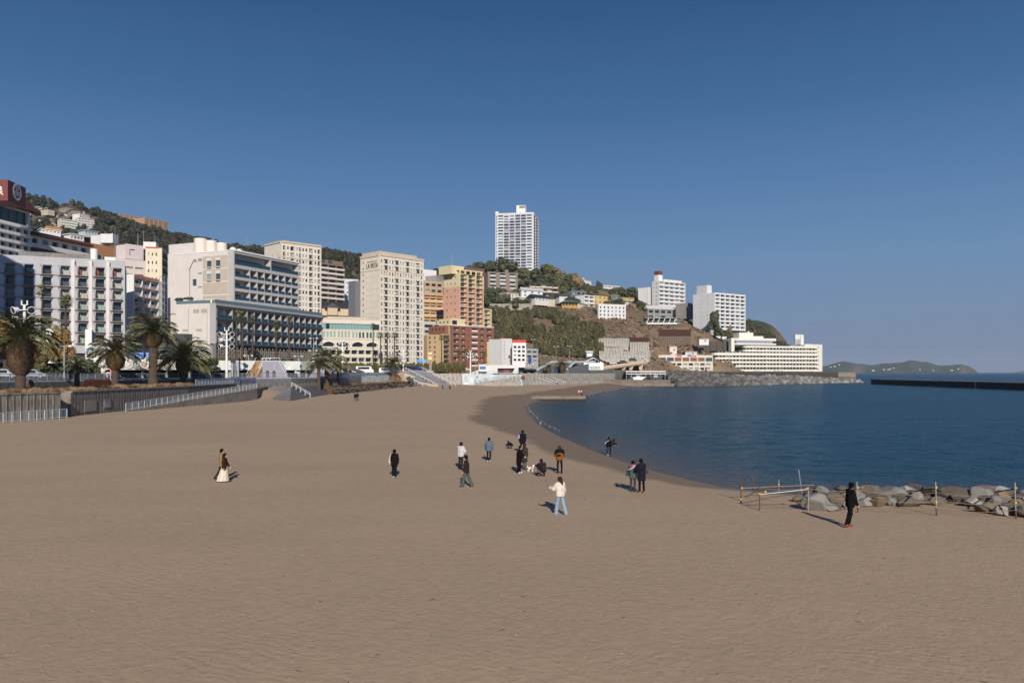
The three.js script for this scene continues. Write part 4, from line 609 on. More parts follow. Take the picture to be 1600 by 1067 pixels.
{ // long cream hotel like a ship on the shore
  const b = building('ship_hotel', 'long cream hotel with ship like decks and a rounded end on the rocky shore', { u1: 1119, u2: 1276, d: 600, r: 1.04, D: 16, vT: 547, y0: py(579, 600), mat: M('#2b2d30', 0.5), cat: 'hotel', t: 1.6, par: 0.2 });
  const cr = stucco('#dcd7cc'), W = b.W, fh = 2.95;
  const deck = (x0, x1, y, h, r) => { const s = new THREE.Shape(); s.moveTo(x1, -1.2); s.lineTo(x0 + r, -1.2); s.quadraticCurveTo(x0, -1.2, x0, -1.2 + r); s.lineTo(x0, 14); s.lineTo(x1, 14); s.lineTo(x1, -1.2); return muv(new THREE.ExtrudeGeometry(s, { depth: h, bevelEnabled: false, curveSegments: 8 }).rotateX(-Math.PI / 2).translate(0, y, 0)); };
  for (let j = 0; j < 7; j++) {
    const x0 = j < 5 ? -2 : j === 5 ? W * 0.27 : W * 0.27, y = j * fh; const n = Math.round((W - Math.max(0, x0)) / 2.9);
    part(b.g, 'deck', deck(x0, W, y + (j ? 0 : -0.3), j === 4 ? 1.9 : 1.45, 5), cr);
    if (j < 6) for (let i = 0; i < n; i++) { const x = Math.max(0.5, x0) + (W - Math.max(0.5, x0)) * (i + 0.5) / n; part(b.g, 'partition', sbox(0.16, 1.5, 1.5), cr, [x, y + 2.2, 0.2]); if (i % 3 !== 1) part(b.g, 'window', sbox(1.7, 1.4, 0.08), i % 4 === 2 ? glassPale : glassMid, [x + 1.3, y + 2.2, -0.75]); }
  }
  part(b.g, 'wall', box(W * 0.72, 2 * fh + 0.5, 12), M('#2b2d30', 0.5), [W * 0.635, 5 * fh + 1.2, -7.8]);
  part(b.g, 'upper_deck', deck(W * 0.17, W * 0.58, 6 * fh + 2.2, 1.2, 5), cr); part(b.g, 'upper_deck', deck(W * 0.17, W * 0.58, 6 * fh + 5.3, 1.9, 5), cr); part(b.g, 'lounge_window', box(W * 0.36, 2.4, 9), M('#8796a8', 0.2), [W * 0.37, 6 * fh + 4.3, -4]);
  part(b.g, 'end_pier', box(2.6, 10.5, 4), cr, [W * 0.155, 6 * fh + 2, -1]); part(b.g, 'roof_house', box(W * 0.14, 5, 8), cr, [W * 0.32, 6 * fh + 9.2, -8]); part(b.g, 'roof_house', box(W * 0.1, 2.2, 8), cr, [W * 0.44, 6 * fh + 8, -8]);
  part(b.g, 'dome', muv(new THREE.SphereGeometry(0.9, 12, 8)), white, [W * 0.37, 6 * fh + 12.2, -8]);
  const e = building('end_block', 'tall white end block with stepped balconies closing the ship like hotel', { u1: 1258, u2: 1285, d: 622, r: 1.02, D: 14, vT: 537, y0: py(580, 622), mat: cr, cat: 'hotel wing', t: 1.2 });
  facade(e, 'f', rows(0.2, e.W * 0.8, 0, e.H - 1, 2, 6, e.W * 0.4 - 0.5, 1.6, { c: { kind: 'balc', gw: 0.9, rail: 'solid', rm: cr, rh: 0.4 } })); part(e.g, 'lift_house', box(3.4, 4.4, 5), white, [1.4, e.H + 1.8, -6]);
  const s = building('slit_tower', 'white twin shaft tower with a dark slit rising behind the ship like hotel', { u0: 1241, u1: 1243, u2: 1256, d: 655, r: 1.01, vT: 522, y0: 12, mat: white, cat: 'tower', t: 0.5, par: 0.1 }); facade(s, 'f', [{ x: s.W * 0.55, y: s.H - 8, w: 0.9, h: 7, kind: 'dark' }]); facade(s, 'l', [], { mat: cSlate }); mast(s, 2, 3, -2);
}
{ // low building and house on the sea wall, raised road, slope structures
  const b = building('seafront_office', 'long low beige seafront building with brown window panels and a banner on its roof edge', { u1: 1029, u2: 1114, d: 530, r: 1.015, D: 12, vT: 554, y0: py(579, 530), mat: stucco('#cfc3b4'), cat: 'building', t: 0.9 });
  const W = b.W, H = b.H, c = []; for (let i = 0; i < 7; i++) c.push({ x: 0.4 + i * W / 7, y: H - 4.2, w: W / 7 - 0.8, h: 2.4, kind: 'dark', mat: i > 1 && i < 6 ? M('#7a4a30', 0.6) : glassMid }); for (let i = 0; i < 9; i++) c.push({ x: 0.8 + i * W / 9.4, y: H - 7, w: W / 9 - 1.2, h: 1.5, glass: 'pale' }, { x: 0.8 + i * W / 9.4, y: H - 9.8, w: W / 9 - 1.4, h: 1.4, glass: 'pale' });
  facade(b, 'f', c); put(b, 'f', 'terrace', box(8, 1.6, 3), stucco('#b9ac9c'), -3, H - 7.6, -1.4); put(b, 'f', 'terrace', box(7, 5, 3), M('#5c5850', 0.8), -3.2, H - 3.4, -2.2); for (let i = 0; i < 3; i++) put(b, 'f', 'banner', sbox(3.6, 0.9, 0.1), [M('#c04a44', 0.7), M('#d8d8dc', 0.7), M('#5a78b0', 0.7)][i], W * 0.38 + i * 3.7, H - 0.7, 0.08); put(b, 'f', 'banner', sbox(2.4, 0.9, 0.1), M('#c04a44', 0.7), W * 0.38 + 10.7, H - 0.7, 0.08); put(b, 'f', 'door', sbox(1.2, 2.1, 0.1), M('#6a2c26', 0.7), W * 0.87, 1.4, 0.06);
  const r = rng(41); for (let i = 0; i < 9; i++) part(b.g, 'roof_unit', sbox(1.6, 0.9, 1.2), [M('#4a5a78', 0.7), darkMetal, M('#b8b4ae', 0.8)][i % 3], [rr(1, W - 1, r), H + 0.2, rr(-9, -2, r)]);
  for (const [u, v, d, w, h, l, col] of [[1052, 546, 545, 5, 4, 'pink white shed on the slope above the seafront building', '#d9c4bc'], [1040, 549, 545, 3, 2.4, 'small white shed above the left end of the seafront building', '#cfcbc6'], [1080, 552, 548, 8, 2, 'low pale shed roof above the right end of the seafront building', '#c4bdb4'], [1100, 532, 575, 7, 2.2, 'white walled hut on the rocky slope below the grid hotel', '#d4d4d6']]) { const g = thing('shed', l, 'shed', null, at(u, v, d)); part(g, 'wall', box(w, h + 2, 5, 0, -1, -2.5), stucco(col)); part(g, 'roof', box(w + 0.8, 0.3, 5.8, 0, h / 2 + 0.4, -2.5), M('#a9a49e', 0.8)); part(g, 'window', sbox(1.2, 0.9, 0.06), glassMid, [w * 0.15, 0.1, 0.03]); }
  // white house with the dark sweeping roof
  const h = thing('beach_house', 'white two storey beach house with a broad dark gabled roof and a white cupola', 'house', null, at(912, 578, 470), 0), w = 31 / F * 470; h.position.y = py(578, 470);
  part(h, 'wall', box(w, 4.2, 9, w / 2, 2.1, -4.5), white); part(h, 'gable', muv(new THREE.ExtrudeGeometry(new THREE.Shape([[0, 0], [w, 0], [w, 0.3], [w * 0.5, 3.6], [0, 0.6]].map(p => new THREE.Vector2(...p))), { depth: 8, bevelEnabled: false })), white, [0, 4.21, -8.4]);
  part(h, 'gable_window', muv(new THREE.ExtrudeGeometry(new THREE.Shape([[w * 0.18, 0.3], [w * 0.82, 0.3], [w * 0.82, 1.3], [w * 0.5, 2.9], [w * 0.18, 1.3]].map(p => new THREE.Vector2(...p))), { depth: 0.2, bevelEnabled: false })), glassDark, [0, 4.21, -0.3]);
  for (let i = 0; i < 4; i++) { part(h, 'window', sbox(1.3, 1.7, 0.1), glassPale, [w * 0.36 + i * 1.55, 1.5, 0.03]); part(h, 'mullion', sbox(0.14, 2.4, 0.12), white, [w * 0.26 + i * 1.9, 5.4, -0.1]); }
  part(h, 'porthole', muv(new THREE.CylinderGeometry(0.45, 0.45, 0.1, 14).rotateX(Math.PI / 2)), black, [w * 0.1, 5, -0.3]);
  const rs = new THREE.Shape([[-6.5, -1.2], [w * 0.5, 3.9], [w + 0.9, 0.2], [w + 0.9, 0.6], [w * 0.5, 4.5], [-6.5, -0.7]].map(p => new THREE.Vector2(...p))); part(h, 'roof', muv(new THREE.ExtrudeGeometry(rs, { depth: 10, bevelEnabled: false })), M('#26262a', 0.6, { tex: 'rough' }), [0, 4.3, -9.2]); part(h, 'cupola', box(3.4, 2.6, 3), white, [w * 0.33, 9.4, -5]); part(h, 'cupola_roof', roofG(4.2, 3, 0.9), M('#d0cfcc', 0.7), [w * 0.33 - 2.1, 10.7, -5]); part(h, 'porch', box(6, 4, 5), M('#3c4650', 0.6), [-3.2, 1.6, -5]);
  // raised road on piers
  const a = at(943, 573, 480), e = at(1012, 563.5, 505), g = thing('raised_road', 'beige raised road climbing past the beach house on splayed concrete piers', 'elevated road', null, v3(0, 0, 0)), conc = stucco('#cbb59a');
  part(g, 'parapet', wallRun([[a.x, a.z], [e.x, e.z]], 0.4, i => [a.y, e.y][i] - 1.7, i => [a.y, e.y][i] + 0.6), conc); part(g, 'road_deck', wallRun([[a.x, a.z], [e.x, e.z]], 8, i => [a.y, e.y][i] - 1.8, i => [a.y, e.y][i] - 0.9), conc);
  for (const t of [0.2, 0.45, 0.62, 0.85]) { const p = new V3().lerpVectors(a, e, t), hh = p.y - 1.6 - 7.4; part(g, 'pier', muv(new THREE.CylinderGeometry(2.2, 1.2, hh, 4).rotateY(Math.PI / 4)), conc, [p.x, 7.4 + hh / 2, p.z - 3]); } part(g, 'wall', wallRun([[a.x + 3, a.z - 9], [e.x, e.z - 9]], 0.5, () => 6, i => [a.y, e.y][i]), M('#5f5048', 0.95, { tex: 'rough' }));
  // retaining walls with stained white ribs
  const ret = (label, u0, u1, vb, vt, d, n, mat, cap) => { const p = at(u0, vb, d), L = (u1 - u0) / F * d, h2 = py(vt, d) - p.y, q = thing('retaining_wall', label, 'retaining wall', null, p); part(q, 'wall', box(L, h2 + 3, 1.2, L / 2, h2 / 2 - 1.5, -0.6), mat); for (let i = 0; i <= n; i++) part(q, 'rib', sbox(0.7, h2, 0.6), mat, [L * i / n, h2 / 2, 0.3]); if (cap) part(q, 'rusty_fence', box(L + 0.6, cap, 0.3), M('#4b2a22', 0.9, { tex: 'rough' }), [L / 2, h2 + cap / 2, -0.4]); return q; };
  const stained = M('#b7b2aa', 0.95, { tex: 'concrete' });
  ret('stained white retaining wall, lowest of the tiers left of the seafront building', 937, 1015, 558, 548, 512, 14, stained); ret('stained ribbed retaining wall, upper left tier under the checkered apartments', 936, 982, 541, 528, 530, 11, stained); ret('ribbed retaining wall with a rusty brown top on the upper right tier', 985, 1013, 548, 534, 528, 7, stained, 3.2); ret('narrow white retaining strip between the upper and lower tiers', 944, 974, 547, 543, 520, 5, stained);
  ret('row of concrete columns under a rusty brown fence on the dry slope', 1030, 1079, 540, 525, 590, 14, M('#7a6b5e', 0.95, { tex: 'concrete' }), 5); ret('dark stone retaining wall behind the lamp posts under the bamboo', 842, 862, 572, 556, 500, 3, M('#6b625a', 0.95, { tex: 'concrete' })); ret('long grey retaining wall below the slate roofed house', 787, 830, 483, 474, 640, 8, M('#7d7268', 0.95, { tex: 'concrete' })); ret('dark wall of stone beside the rounded end of the ship like hotel', 1100, 1140, 552, 533, 610, 4, M('#5c534c', 0.95, { tex: 'rough' }));
  ret('pale road wall climbing the slope between the pastel tower and the checkered apartments', 766, 832, 478, 474, 625, 2, M('#a89f96', 0.95, { tex: 'concrete' }));
}
{ // houses far up the left hill
  const S = simple;
  S('hill_villa', 'small white villa standing on the ridge in front of bare trees', 72, 86, 940, 312, 322, cWhite, 3, 2, { w: 1.6, h: 1.2, gable: 1.5, roofM: white, cat: 'house' });
  const st = [[95, 126, 340, 358, 790, 6, 5], [118, 147, 336, 358, 800, 4, 6]];
  S('white_terrace_block', 'white balconied apartment block, left half of the big hill block', 95, 121, 790, 341, 358, stucco('#c9c2b2'), 6, 4, { rail: 'solid', rm: cWhite, t: 1.2, fw: 0.85 }); S('white_terrace_block', 'white apartment block with stepped roof, right half of the big hill block', 122, 147, 805, 339, 358, stucco('#c9c2b2'), 5, 5, { rail: 'solid', rm: cWhite, t: 1.2, fw: 0.85 }); S('stepped_house', 'white stepped house on the hill directly above the balconied block', 124, 140, 850, 333, 339, cWhite, 4, 2, { w: 1.6, h: 1.1 });
  S('orange_house', 'orange house on the left hill below the white balconied block', 75, 96, 720, 352, 364, stucco('#c98d4e'), 3, 1, { w: 1.6, h: 1.2, cat: 'house' }); S('white_low_house', 'white flat house left of the orange house on the hill', 64, 95, 690, 357, 362, cWhite, 5, 1, { w: 1.4, h: 1.1, slab: 1, cat: 'house' });
  const bw = S('orange_balcony_block', 'long orange brown apartment block stepping down below the left hill', 128, 196, 520, 377, 401, stucco('#b0744a'), 11, 6, { rail: 'solid', rm: stucco('#b5835f'), t: 1.4, fw: 0.85, r: 1.06 });
  S('flat_white_villa', 'low white flat roofed villa with dark glazing above the orange brown block', 110, 131, 640, 365, 373, cWhite, 4, 1, { fw: 0.8, fh: 0.5, slab: 1, cat: 'house' }); S('white_deck_house', 'white house on a light deck below the dark trees', 156, 172, 640, 366, 376, cWhite, 4, 2, { fw: 0.7, fh: 0.35, cat: 'house' }); S('white_cube_house', 'white cube house with one round topped wall among dark trees', 176, 185, 640, 364, 373, cWhite, 2, 1, { w: 1, h: 1, cat: 'house' });
  S('blue_roofed_house', 'house with a pale blue roof below the white balconied block', 132, 153, 700, 359, 364, stucco('#b8bcc0'), 4, 1, { w: 1.5, h: 1.1, slab: 1, roofM: M('#8fa3b8', 0.6), cat: 'house' });
  const r = rng(61), cl = ['#d6cfc4', '#bfae98', '#a8876c', '#d8d4ce', '#8f8378', '#c7b89e'], rf = ['#5a4a42', '#45454a', '#7a6a5c', '#8a8a8c'];
  const what = ['pale house with a brown roof just under the ridge trees', 'tan house under the white ridge villa', 'brown house beside bare ground under the ridge', 'white house below the ridge with a dark roof', 'grey brown house amid the hill houses', 'cream house near the middle of the hill', 'beige house above the white balconied block', 'tan house next to the blue sheeted roof', 'low brown house by the orange house', 'white house nearest the tall hotel tower', 'small white house below the ridge villa', 'cream house behind the orange house', 'beige house amid trees above the annex', 'grey house beside the stepped white house', 'grey white house peeping from behind the hotel tower, low on the hill', 'light house a little left of the white ridge villa', 'beige house right of the blue sheeting', 'tan house at the left end of the balconied block', 'house half hidden by the tall hotel tower under the ridge', 'white house directly under the ridge villa', 'brownish house at the upper edge of the dark woods', 'cream house left above the white flat house', 'tan brown house left below the balconied block', 'pale house below the right half of the blue sheeting'];
  [[52, 322, 930], [60, 328, 900], [68, 334, 880], [78, 327, 920], [88, 333, 890], [62, 342, 840], [100, 337, 860], [84, 342, 830], [72, 348, 790], [54, 348, 780], [92, 325, 930], [58, 354, 750], [80, 356, 740], [112, 334, 870], [46, 336, 0], [66, 325, 0], [104, 331, 0], [96, 342, 0], [48, 330, 0], [84, 321, 0], [118, 330, 0], [70, 360, 0], [88, 346, 0], [110, 345, 0]].forEach(([u, v, d], i) => S('hill_house', what[i], u, u + rr(9, 16, r), d = hillHit(u + 5, v + 5, 560) - 6, v - 1, v + 5, stucco(cl[i % 6]), 3, 1, { w: 1.3, h: 1.1, gable: rr(1, 2.4, r), D: 8, roofM: M(rf[i % 4], 0.8, { tex: 'rough' }), cat: 'house', r: rr(0.98, 1.04, r) }));
  const t = thing('sheeted_roof', 'long roof covered in bright blue sheeting on the left hill', 'roof', null, at(97, 332, hillHit(108, 333, 560) - 6), 0); const tw = 28 / F * 885; part(t, 'roof', roofG(tw, 6, 2.4), M('#2f73c8', 0.5), [0, 0.6, -3]); part(t, 'wall', box(tw - 1, 3, 6, tw / 2, -1, -3), stucco('#b0a494')); part(t, 'roof', roofG(tw * 0.4, 5, 2), M('#3a80d0', 0.5), [tw * 0.62, -1.6, 4]);
  for (const [l, u0, u1, v0, v1, d] of [['long tan hall on the ridge above the dark woods, left length', 186, 226, 334, 341, 1050], ['tan hall with a blank wall on the ridge, right length', 226, 262, 340, 347, 1050]]) { const a = at(u0, v0, d), e = at(u1, v1, d * 1.04), q = thing('ridge_hall', l, 'hall', null, v3(0, 0, 0)); part(q, 'wall', wallRun([[a.x, a.z], [e.x, e.z]], 20, i => [a.y, e.y][i] - 22, i => [a.y, e.y][i]), stucco('#a9876c')); part(q, 'roof_edge', wallRun([[a.x, a.z + 0.3], [e.x, e.z + 0.3]], 0.5, i => [a.y, e.y][i], i => [a.y, e.y][i] + 0.8), stucco('#bfa48a')); for (const s of [0.2, 0.4, 0.6, 0.8]) { const p = new V3().lerpVectors(a, e, s); part(q, 'pilaster', box(0.8, 9, 0.6), stucco('#b4937a'), [p.x, p.y - 5, p.z + 0.35]); } }
}
{ // small houses stepping down the slope between the hilltop tower and the white hotels
  const r = rng(91), cl = ['#cfcac4', '#a39a90', '#d8d6d3', '#8c8a8a', '#c4b8a6'], L = [
    [862, 470, 12, 'pale house on the slope edge between the slate roofed house and the pavilion'], [780, 468, 14, 'small grey house under the brown apartments by the dark trees'], [800, 472, 11, 'tiny white house above the long grey retaining wall'], [884, 449, 13, 'white house among the olive trees left of the steel grey house'], [927, 481, 12, 'pale house right below the white stacked balconies'], [981, 476, 14, 'grey house just right of the checkered apartments among trees'], [994, 482, 12, 'tan house left of the gabled villa below the dark trees'], [1000, 466, 10, 'small pale house against the dark trees left of the banded hotel'], [955, 468, 11, 'low white house behind the roof of the checkered apartments'], [842, 474, 13, 'brownish house directly under the slate roofed house'], [905, 481, 12, 'grey house with a flat roof below the steel grey house'], [1060, 506, 14, 'low pale house at the right end of the viewing deck']];
  L.forEach(([u, v, w, l], i) => { const d = hillHit(u + w / 2, v, 520) - 5; simple('slope_house', l, u, u + w, d, v - rr(5, 8, r), v, stucco(cl[i % 5]), 3, i % 3 === 0 ? 2 : 1, { w: 1.2, h: 1.1, D: 8, cat: 'house', r: rr(0.98, 1.04, r), ...(i % 4 === 2 ? { slab: 1 } : { gable: rr(1, 2.2, r), roofM: M(['#4a4a50', '#6a5e54', '#8a8a8c'][i % 3], 0.7, { tex: 'rough' }) }) }); });
}

// ---------- sea walls, promenade, parking deck, steps ----------
const conc = M('#938a80', 0.95, { tex: 'concrete', bump: 'rough', bs: 0.05 }), concPale = M('#b3aca3', 0.95, { tex: 'concrete' }), paveM = M('#8d867e', 0.95, { tex: 'concrete' }), asphalt = M('#4a4a4b', 0.95, { tex: 'rough' });
const at0 = (u, d) => [px(u, d), -d];
function mural(seed, base, cols, n, w = 512, h = 128) {               // painted wall: soft blue shapes on white
  const c = document.createElement('canvas'); c.width = w; c.height = h; const x = c.getContext('2d'), r = rng(seed); x.fillStyle = base; x.fillRect(0, 0, w, h);
  for (let i = 0; i < n; i++) { x.fillStyle = cols[Math.floor(r() * cols.length)]; x.globalAlpha = rr(0.35, 0.95, r); const a = r() * w, b = r() * h, q = rr(8, 42, r), k = rr(-30, 30, r); x.beginPath(); x.moveTo(a, b); x.lineTo(a + q, b + rr(-8, 8, r)); x.lineTo(a + q + k, b + rr(20, 80, r)); x.lineTo(a + k - rr(0, 10, r), b + rr(20, 70, r)); x.closePath(); x.fill(); }
  const t = new THREE.CanvasTexture(c); t.colorSpace = THREE.SRGBColorSpace; t.wrapS = t.wrapT = THREE.RepeatWrapping; return t;
}
const muralMat = (t, w, h) => { const q = t.clone(); q.repeat.set(1 / w, 1 / h); q.needsUpdate = true; return new THREE.MeshStandardMaterial({ map: q, roughness: 0.9 }); };
const mBlue = mural(3, '#c4c2c0', ['#a9c2d2', '#6f95b5', '#dcdad6', '#b7cbd6', '#4f7396'], 60), mSky = mural(9, '#cfd0cc', ['#7fb2d2', '#9cc4dc', '#e4ded2', '#d8d4c8'], 26), mFaded = mural(12, '#a9a9ac', ['#8fa6bb', '#c2c0bd', '#7a8796', '#b9b7b4'], 34), mNavy = mural(15, '#5c6f92', ['#3f5482', '#7f8fae', '#8d7a9c', '#566a8c'], 60);

const low = [[-140, 104], [-60, 116], [0, 125], [150, 150], [300, 178], [400, 196], [455, 207], [535, 236]].map(p => at0(...p));
const frz = [[-140, 168], [0, 178], [143, 190], [332, 216], [470, 231], [520, 252]].map(p => at0(...p));
const sea1 = [[-70, -70], [-62.2, -96.8], [-59.8, -105.4]], sea2 = [[-62.6, -107.6], [-60.6, -109.5], [-61.2, -150], [-63, -182]];
{
  // terrace with the palms, promenade behind it, floor of the parking deck, the road
  solo('terrace', prism([[-71, -70], [-63.2, -96.8], [-60.8, -106.2], [-63.5, -108.2], [-61.6, -110.4], [-62.3, -150], [-64.1, -182], [-72, -205], ...low.slice(0, 5).reverse(), [-130, -80]], 0, 3.3), M('#6a5138', 1, { tex: 'rough', bump: 'rough', bs: 0.12 }), 'planted terrace of bare earth and dry grass above the sea wall', 'terrace', null, 'structure');
  solo('promenade', prism([...low, [-49, -258], ...frz.slice().reverse(), [-150, -180]], 1, 4.45), paveM, 'paved promenade between the low wall and the parking deck', 'promenade', null, 'structure');
  solo('parking_floor', prism([...frz, [-70, -300], [-160, -240]], 1, 4.6), asphalt, 'shaded parking floor under the deck', 'parking floor', null, 'structure');
  solo('road', prism([at0(500, 244), at0(560, 306), at0(612, 345), at0(725, 352), at0(850, 392), at0(960, 452), at0(1060, 520), at0(1000, 560), at0(700, 520), at0(500, 420), [-260, -330], at0(-140, 205), at0(140, 204), at0(330, 226)], 2, 5.4), asphalt, 'coast road and pavement in front of the hotels', 'road', null, 'structure');
  // sea walls with ribs
  const w = thing('sea_wall', 'grey ribbed concrete sea wall below the palm terrace with patches of faded paint', 'sea wall', null, v3(0, 0, 0));
  const run = (pts, y1, name = 'wall') => part(w, name, wallRun(pts, 1.2, () => -1.5, () => y1), conc);
  run(sea1, 3.3); run([sea1[2], sea2[0], sea2[1]], 3.3); run(sea2.slice(1), 3.3);
  for (const pts of [sea1, sea2.slice(1)]) part(w, 'coping', wallRun(pts.map(([x, z]) => [x + 0.12, z]), 1.5, () => 3.303, () => 3.5), M('#8f877d', 0.95, { tex: 'concrete' }));
  const ribs = []; for (const pts of [sea1, sea2.slice(1)]) for (let i = 0; i + 1 < pts.length; i++) { const [a, b] = [pts[i], pts[i + 1]], L = Math.hypot(b[0] - a[0], b[1] - a[1]), n = Math.floor(L / 0.9); for (let k = 0; k < n; k++) { const t = k / n; ribs.push(box(0.3, 3.3, 0.5, lerp(a[0], b[0], t) - 0.115, 1.65, lerp(a[1], b[1], t))); } }
  tag(part(w, 'ribs', merge(ribs), M('#8a8178', 0.95, { tex: 'concrete' })), null, null, null, 'stuff');
  part(w, 'painted_patch', wallRun([[-60.5, -112.6], [-60.56, -116]], 0.06, () => 0.5, () => 2.1), M('#968b87', 0.95, { tex: 'stucco' })); part(w, 'painted_patch', wallRun([[-60.6, -118.3], [-60.63, -120.3]], 0.06, () => 0.8, () => 2.1), M('#a3a0a4', 0.95, { tex: 'concrete' }));
  // low wall on the terrace, painted, and a rust brown board on it
  const lw = thing('low_wall', 'low grey and blue painted wall along the back of the palm terrace', 'wall', null, v3(0, 0, 0));
  low.slice(0, -1).forEach((p, i) => part(lw, 'wall', wallRun([low[i], low[i + 1]], 0.35, () => 3.2, () => 4.75), i === 1 ? M('#5f8a82', 0.9, { tex: 'stucco' }) : i === 4 ? muralMat(mNavy, 9, 1.8) : muralMat(mFaded, 12, 2.2)));
  part(lw, 'rust_board', wallRun([at0(131, 146.3), at0(172, 153.3)], 0.1, () => 3.5, () => 4.7), M('#6b3420', 0.9, { tex: 'rough' }));
}
function fence(name, label, pts, h, gap, o = {}) {                    // posts, rails and a panel of thin bars along points (x, y, z of the foot)
  const g = thing(name, label, o.cat ?? 'fence', o.group, v3(0, 0, 0)), pr = o.r ?? 0.05, pg = muv(new THREE.CylinderGeometry(pr, pr, h, 8)), m = o.mat ?? M('#b9bfc6', 0.45, { metalness: 0.2 }), pk = [];
  for (let i = 0; i + 1 < pts.length; i++) {
    const a = v3(...pts[i]), b = v3(...pts[i + 1]), L = a.distanceTo(b), n = Math.max(1, Math.round(L / gap));
    for (let k = 0; k < n + (i + 2 === pts.length ? 1 : 0); k++) { const p = new V3().lerpVectors(a, b, k / n); part(g, 'post', pg, m, [p.x, p.y + h / 2, p.z]); }
    for (const f of o.rails ?? [1, 0.15]) part(g, 'rail', muv(bar(v3(a.x, a.y + h * f, a.z), v3(b.x, b.y + h * f, b.z), pr * 0.9, 6)), m);
    if (o.pick) { const q = Math.round(L / o.pick); for (let k = 0; k <= q; k++) { const p = new V3().lerpVectors(a, b, k / q); pk.push(box(0.028, h * 0.84, 0.028, p.x, p.y + h * 0.56, p.z)); } }
  }
  if (pk.length) tag(part(g, 'bars', merge(pk), o.pm ?? m), null, null, null, 'stuff');
  return g;
}
{
  // beach level fence at the far left, the ramp with its railing
  fence('beach_fence', 'pale metal fence at sand level along the foot of the sea wall', [[-61.4, 0, -88], [-60.9, 0, -93.6], [-60.1, 0, -99], [-59.0, 0, -105.5]], 1.25, 1.35, { pick: 0.24, r: 0.05, pm: M('#7f858d', 0.5) });
  const ra = [-59.3, -122.4], rb = [-54.9, -171.5], r = thing('ramp', 'concrete ramp rising from the sand along the sea wall to the steps', 'ramp', null, v3(0, 0, 0));
  part(r, 'ramp_wall', wallRun([ra, rb], 0.4, () => -1, i => [0.1, 2.55][i]), conc);
  part(r, 'slope', wallRun([[ra[0] - 0.42, ra[1]], [rb[0] - 0.42, rb[1]]], 0, () => 0, () => 1).dispose() ?? (() => { const g = new THREE.BufferGeometry(), q = [[ra[0] - 0.4, 0.05, ra[1]], [rb[0] - 0.4, 2.45, rb[1]], [rb[0] - 11, 2.45, rb[1] - 3], [ra[0] - 2.9, 0.05, ra[1]]]; g.setAttribute('position', new THREE.Float32BufferAttribute([0, 1, 2, 0, 2, 3].flatMap(k => q[k]), 3)); return muv(g); })(), M('#8b7b6c', 1, { tex: 'concrete' }));
  part(r, 'end_wall', wallRun([rb, [-61.5, -201]], 0.4, () => -1, () => 2.55), conc);
  fence('ramp_railing', 'long pale railing with thin bars climbing beside the ramp', [[ra[0] - 0.1, 0.1, ra[1]], [rb[0] - 0.1, 2.5, rb[1]]], 1.2, 1.75, { pick: 0.26, r: 0.05, pm: M('#7f858d', 0.5), cat: 'railing' });
  fence('terrace_railing', 'pale railing on the upper terrace behind the ramp', [[-62.0, 3.4, -156], [-63.8, 3.4, -182], [-66, 3.2, -196], [-62.5, 2.5, -201]], 1.2, 2, { pick: 0.25, cat: 'railing' });
  // railing on the low wall and across the parking opening
  fence('promenade_railing', 'grey railing along the promenade above the low painted wall', low.map(([x, z]) => [x - 0.2, 4.75, z - 0.1]), 1.1, 2.2, { pick: 0.24, mat: M('#8f949c', 0.5), cat: 'railing' });
  // corner steps
  solo('landing', prism([[-61.6, -201.5], [-55.5, -200], [-54.2, -222], [-56, -228], [-72, -226], [-72, -203], [-66, -176], [-55.4, -172]].filter((_, i) => i !== 7), 0.5, 2.4), paveM, 'paved landing at the head of the corner steps', 'landing', null, 'structure');
  const s = thing('corner_steps', 'dark stone steps fanning round a corner down to the sand, half covered with sand', 'steps', null, v3(0, 0, 0)), N = 14, sm = [M('#7b7879', 0.95, { tex: 'concrete' }), M('#929093', 0.95, { tex: 'concrete' })];
  for (let i = 0; i < N; i++) { const t = i / (N - 1), L = (a, b) => [lerp(a[0], b[0], t), lerp(a[1], b[1], t)]; part(s, 'step', prism([L([-62.5, -186], [-61.7, -201]), L([-47, -168.6], [-55.6, -200.2]), L([-50.4, -219], [-54.3, -222]), [-57, -224], [-61.8, -204]], -0.4, 0.1 + (i + 1) * (2.3 / N)), sm[i % 2]); }
  const rl = thing('step_handrail', 'double white handrail running down the corner steps to the sand', 'handrail', null, v3(0, 0, 0)), A = v3(-55.2, 2.4, -199.5), B = v3(-47.2, 0.05, -186);
  for (const o of [0, 0.35]) part(rl, 'rail', muv(bar(v3(A.x, A.y + 1.15 - o, A.z), v3(B.x, B.y + 1.2 - o, B.z), 0.07, 6)), white); for (let k = 0; k < 5; k++) { const p = new V3().lerpVectors(A, B, k / 4); part(rl, 'post', muv(new THREE.CylinderGeometry(0.07, 0.07, 1.2, 6)), white, [p.x, p.y + 0.6, p.z]); }
  // parking deck: sculpted white frieze, dark opening, then sky blue murals
  const pk = thing('parking_deck', 'parking deck with a white frieze of round shell medallions over a dark opening', 'parking deck', null, v3(0, 0, 0));
  const fz = M('#d9d3ca', 0.9, { tex: 'stucco' });
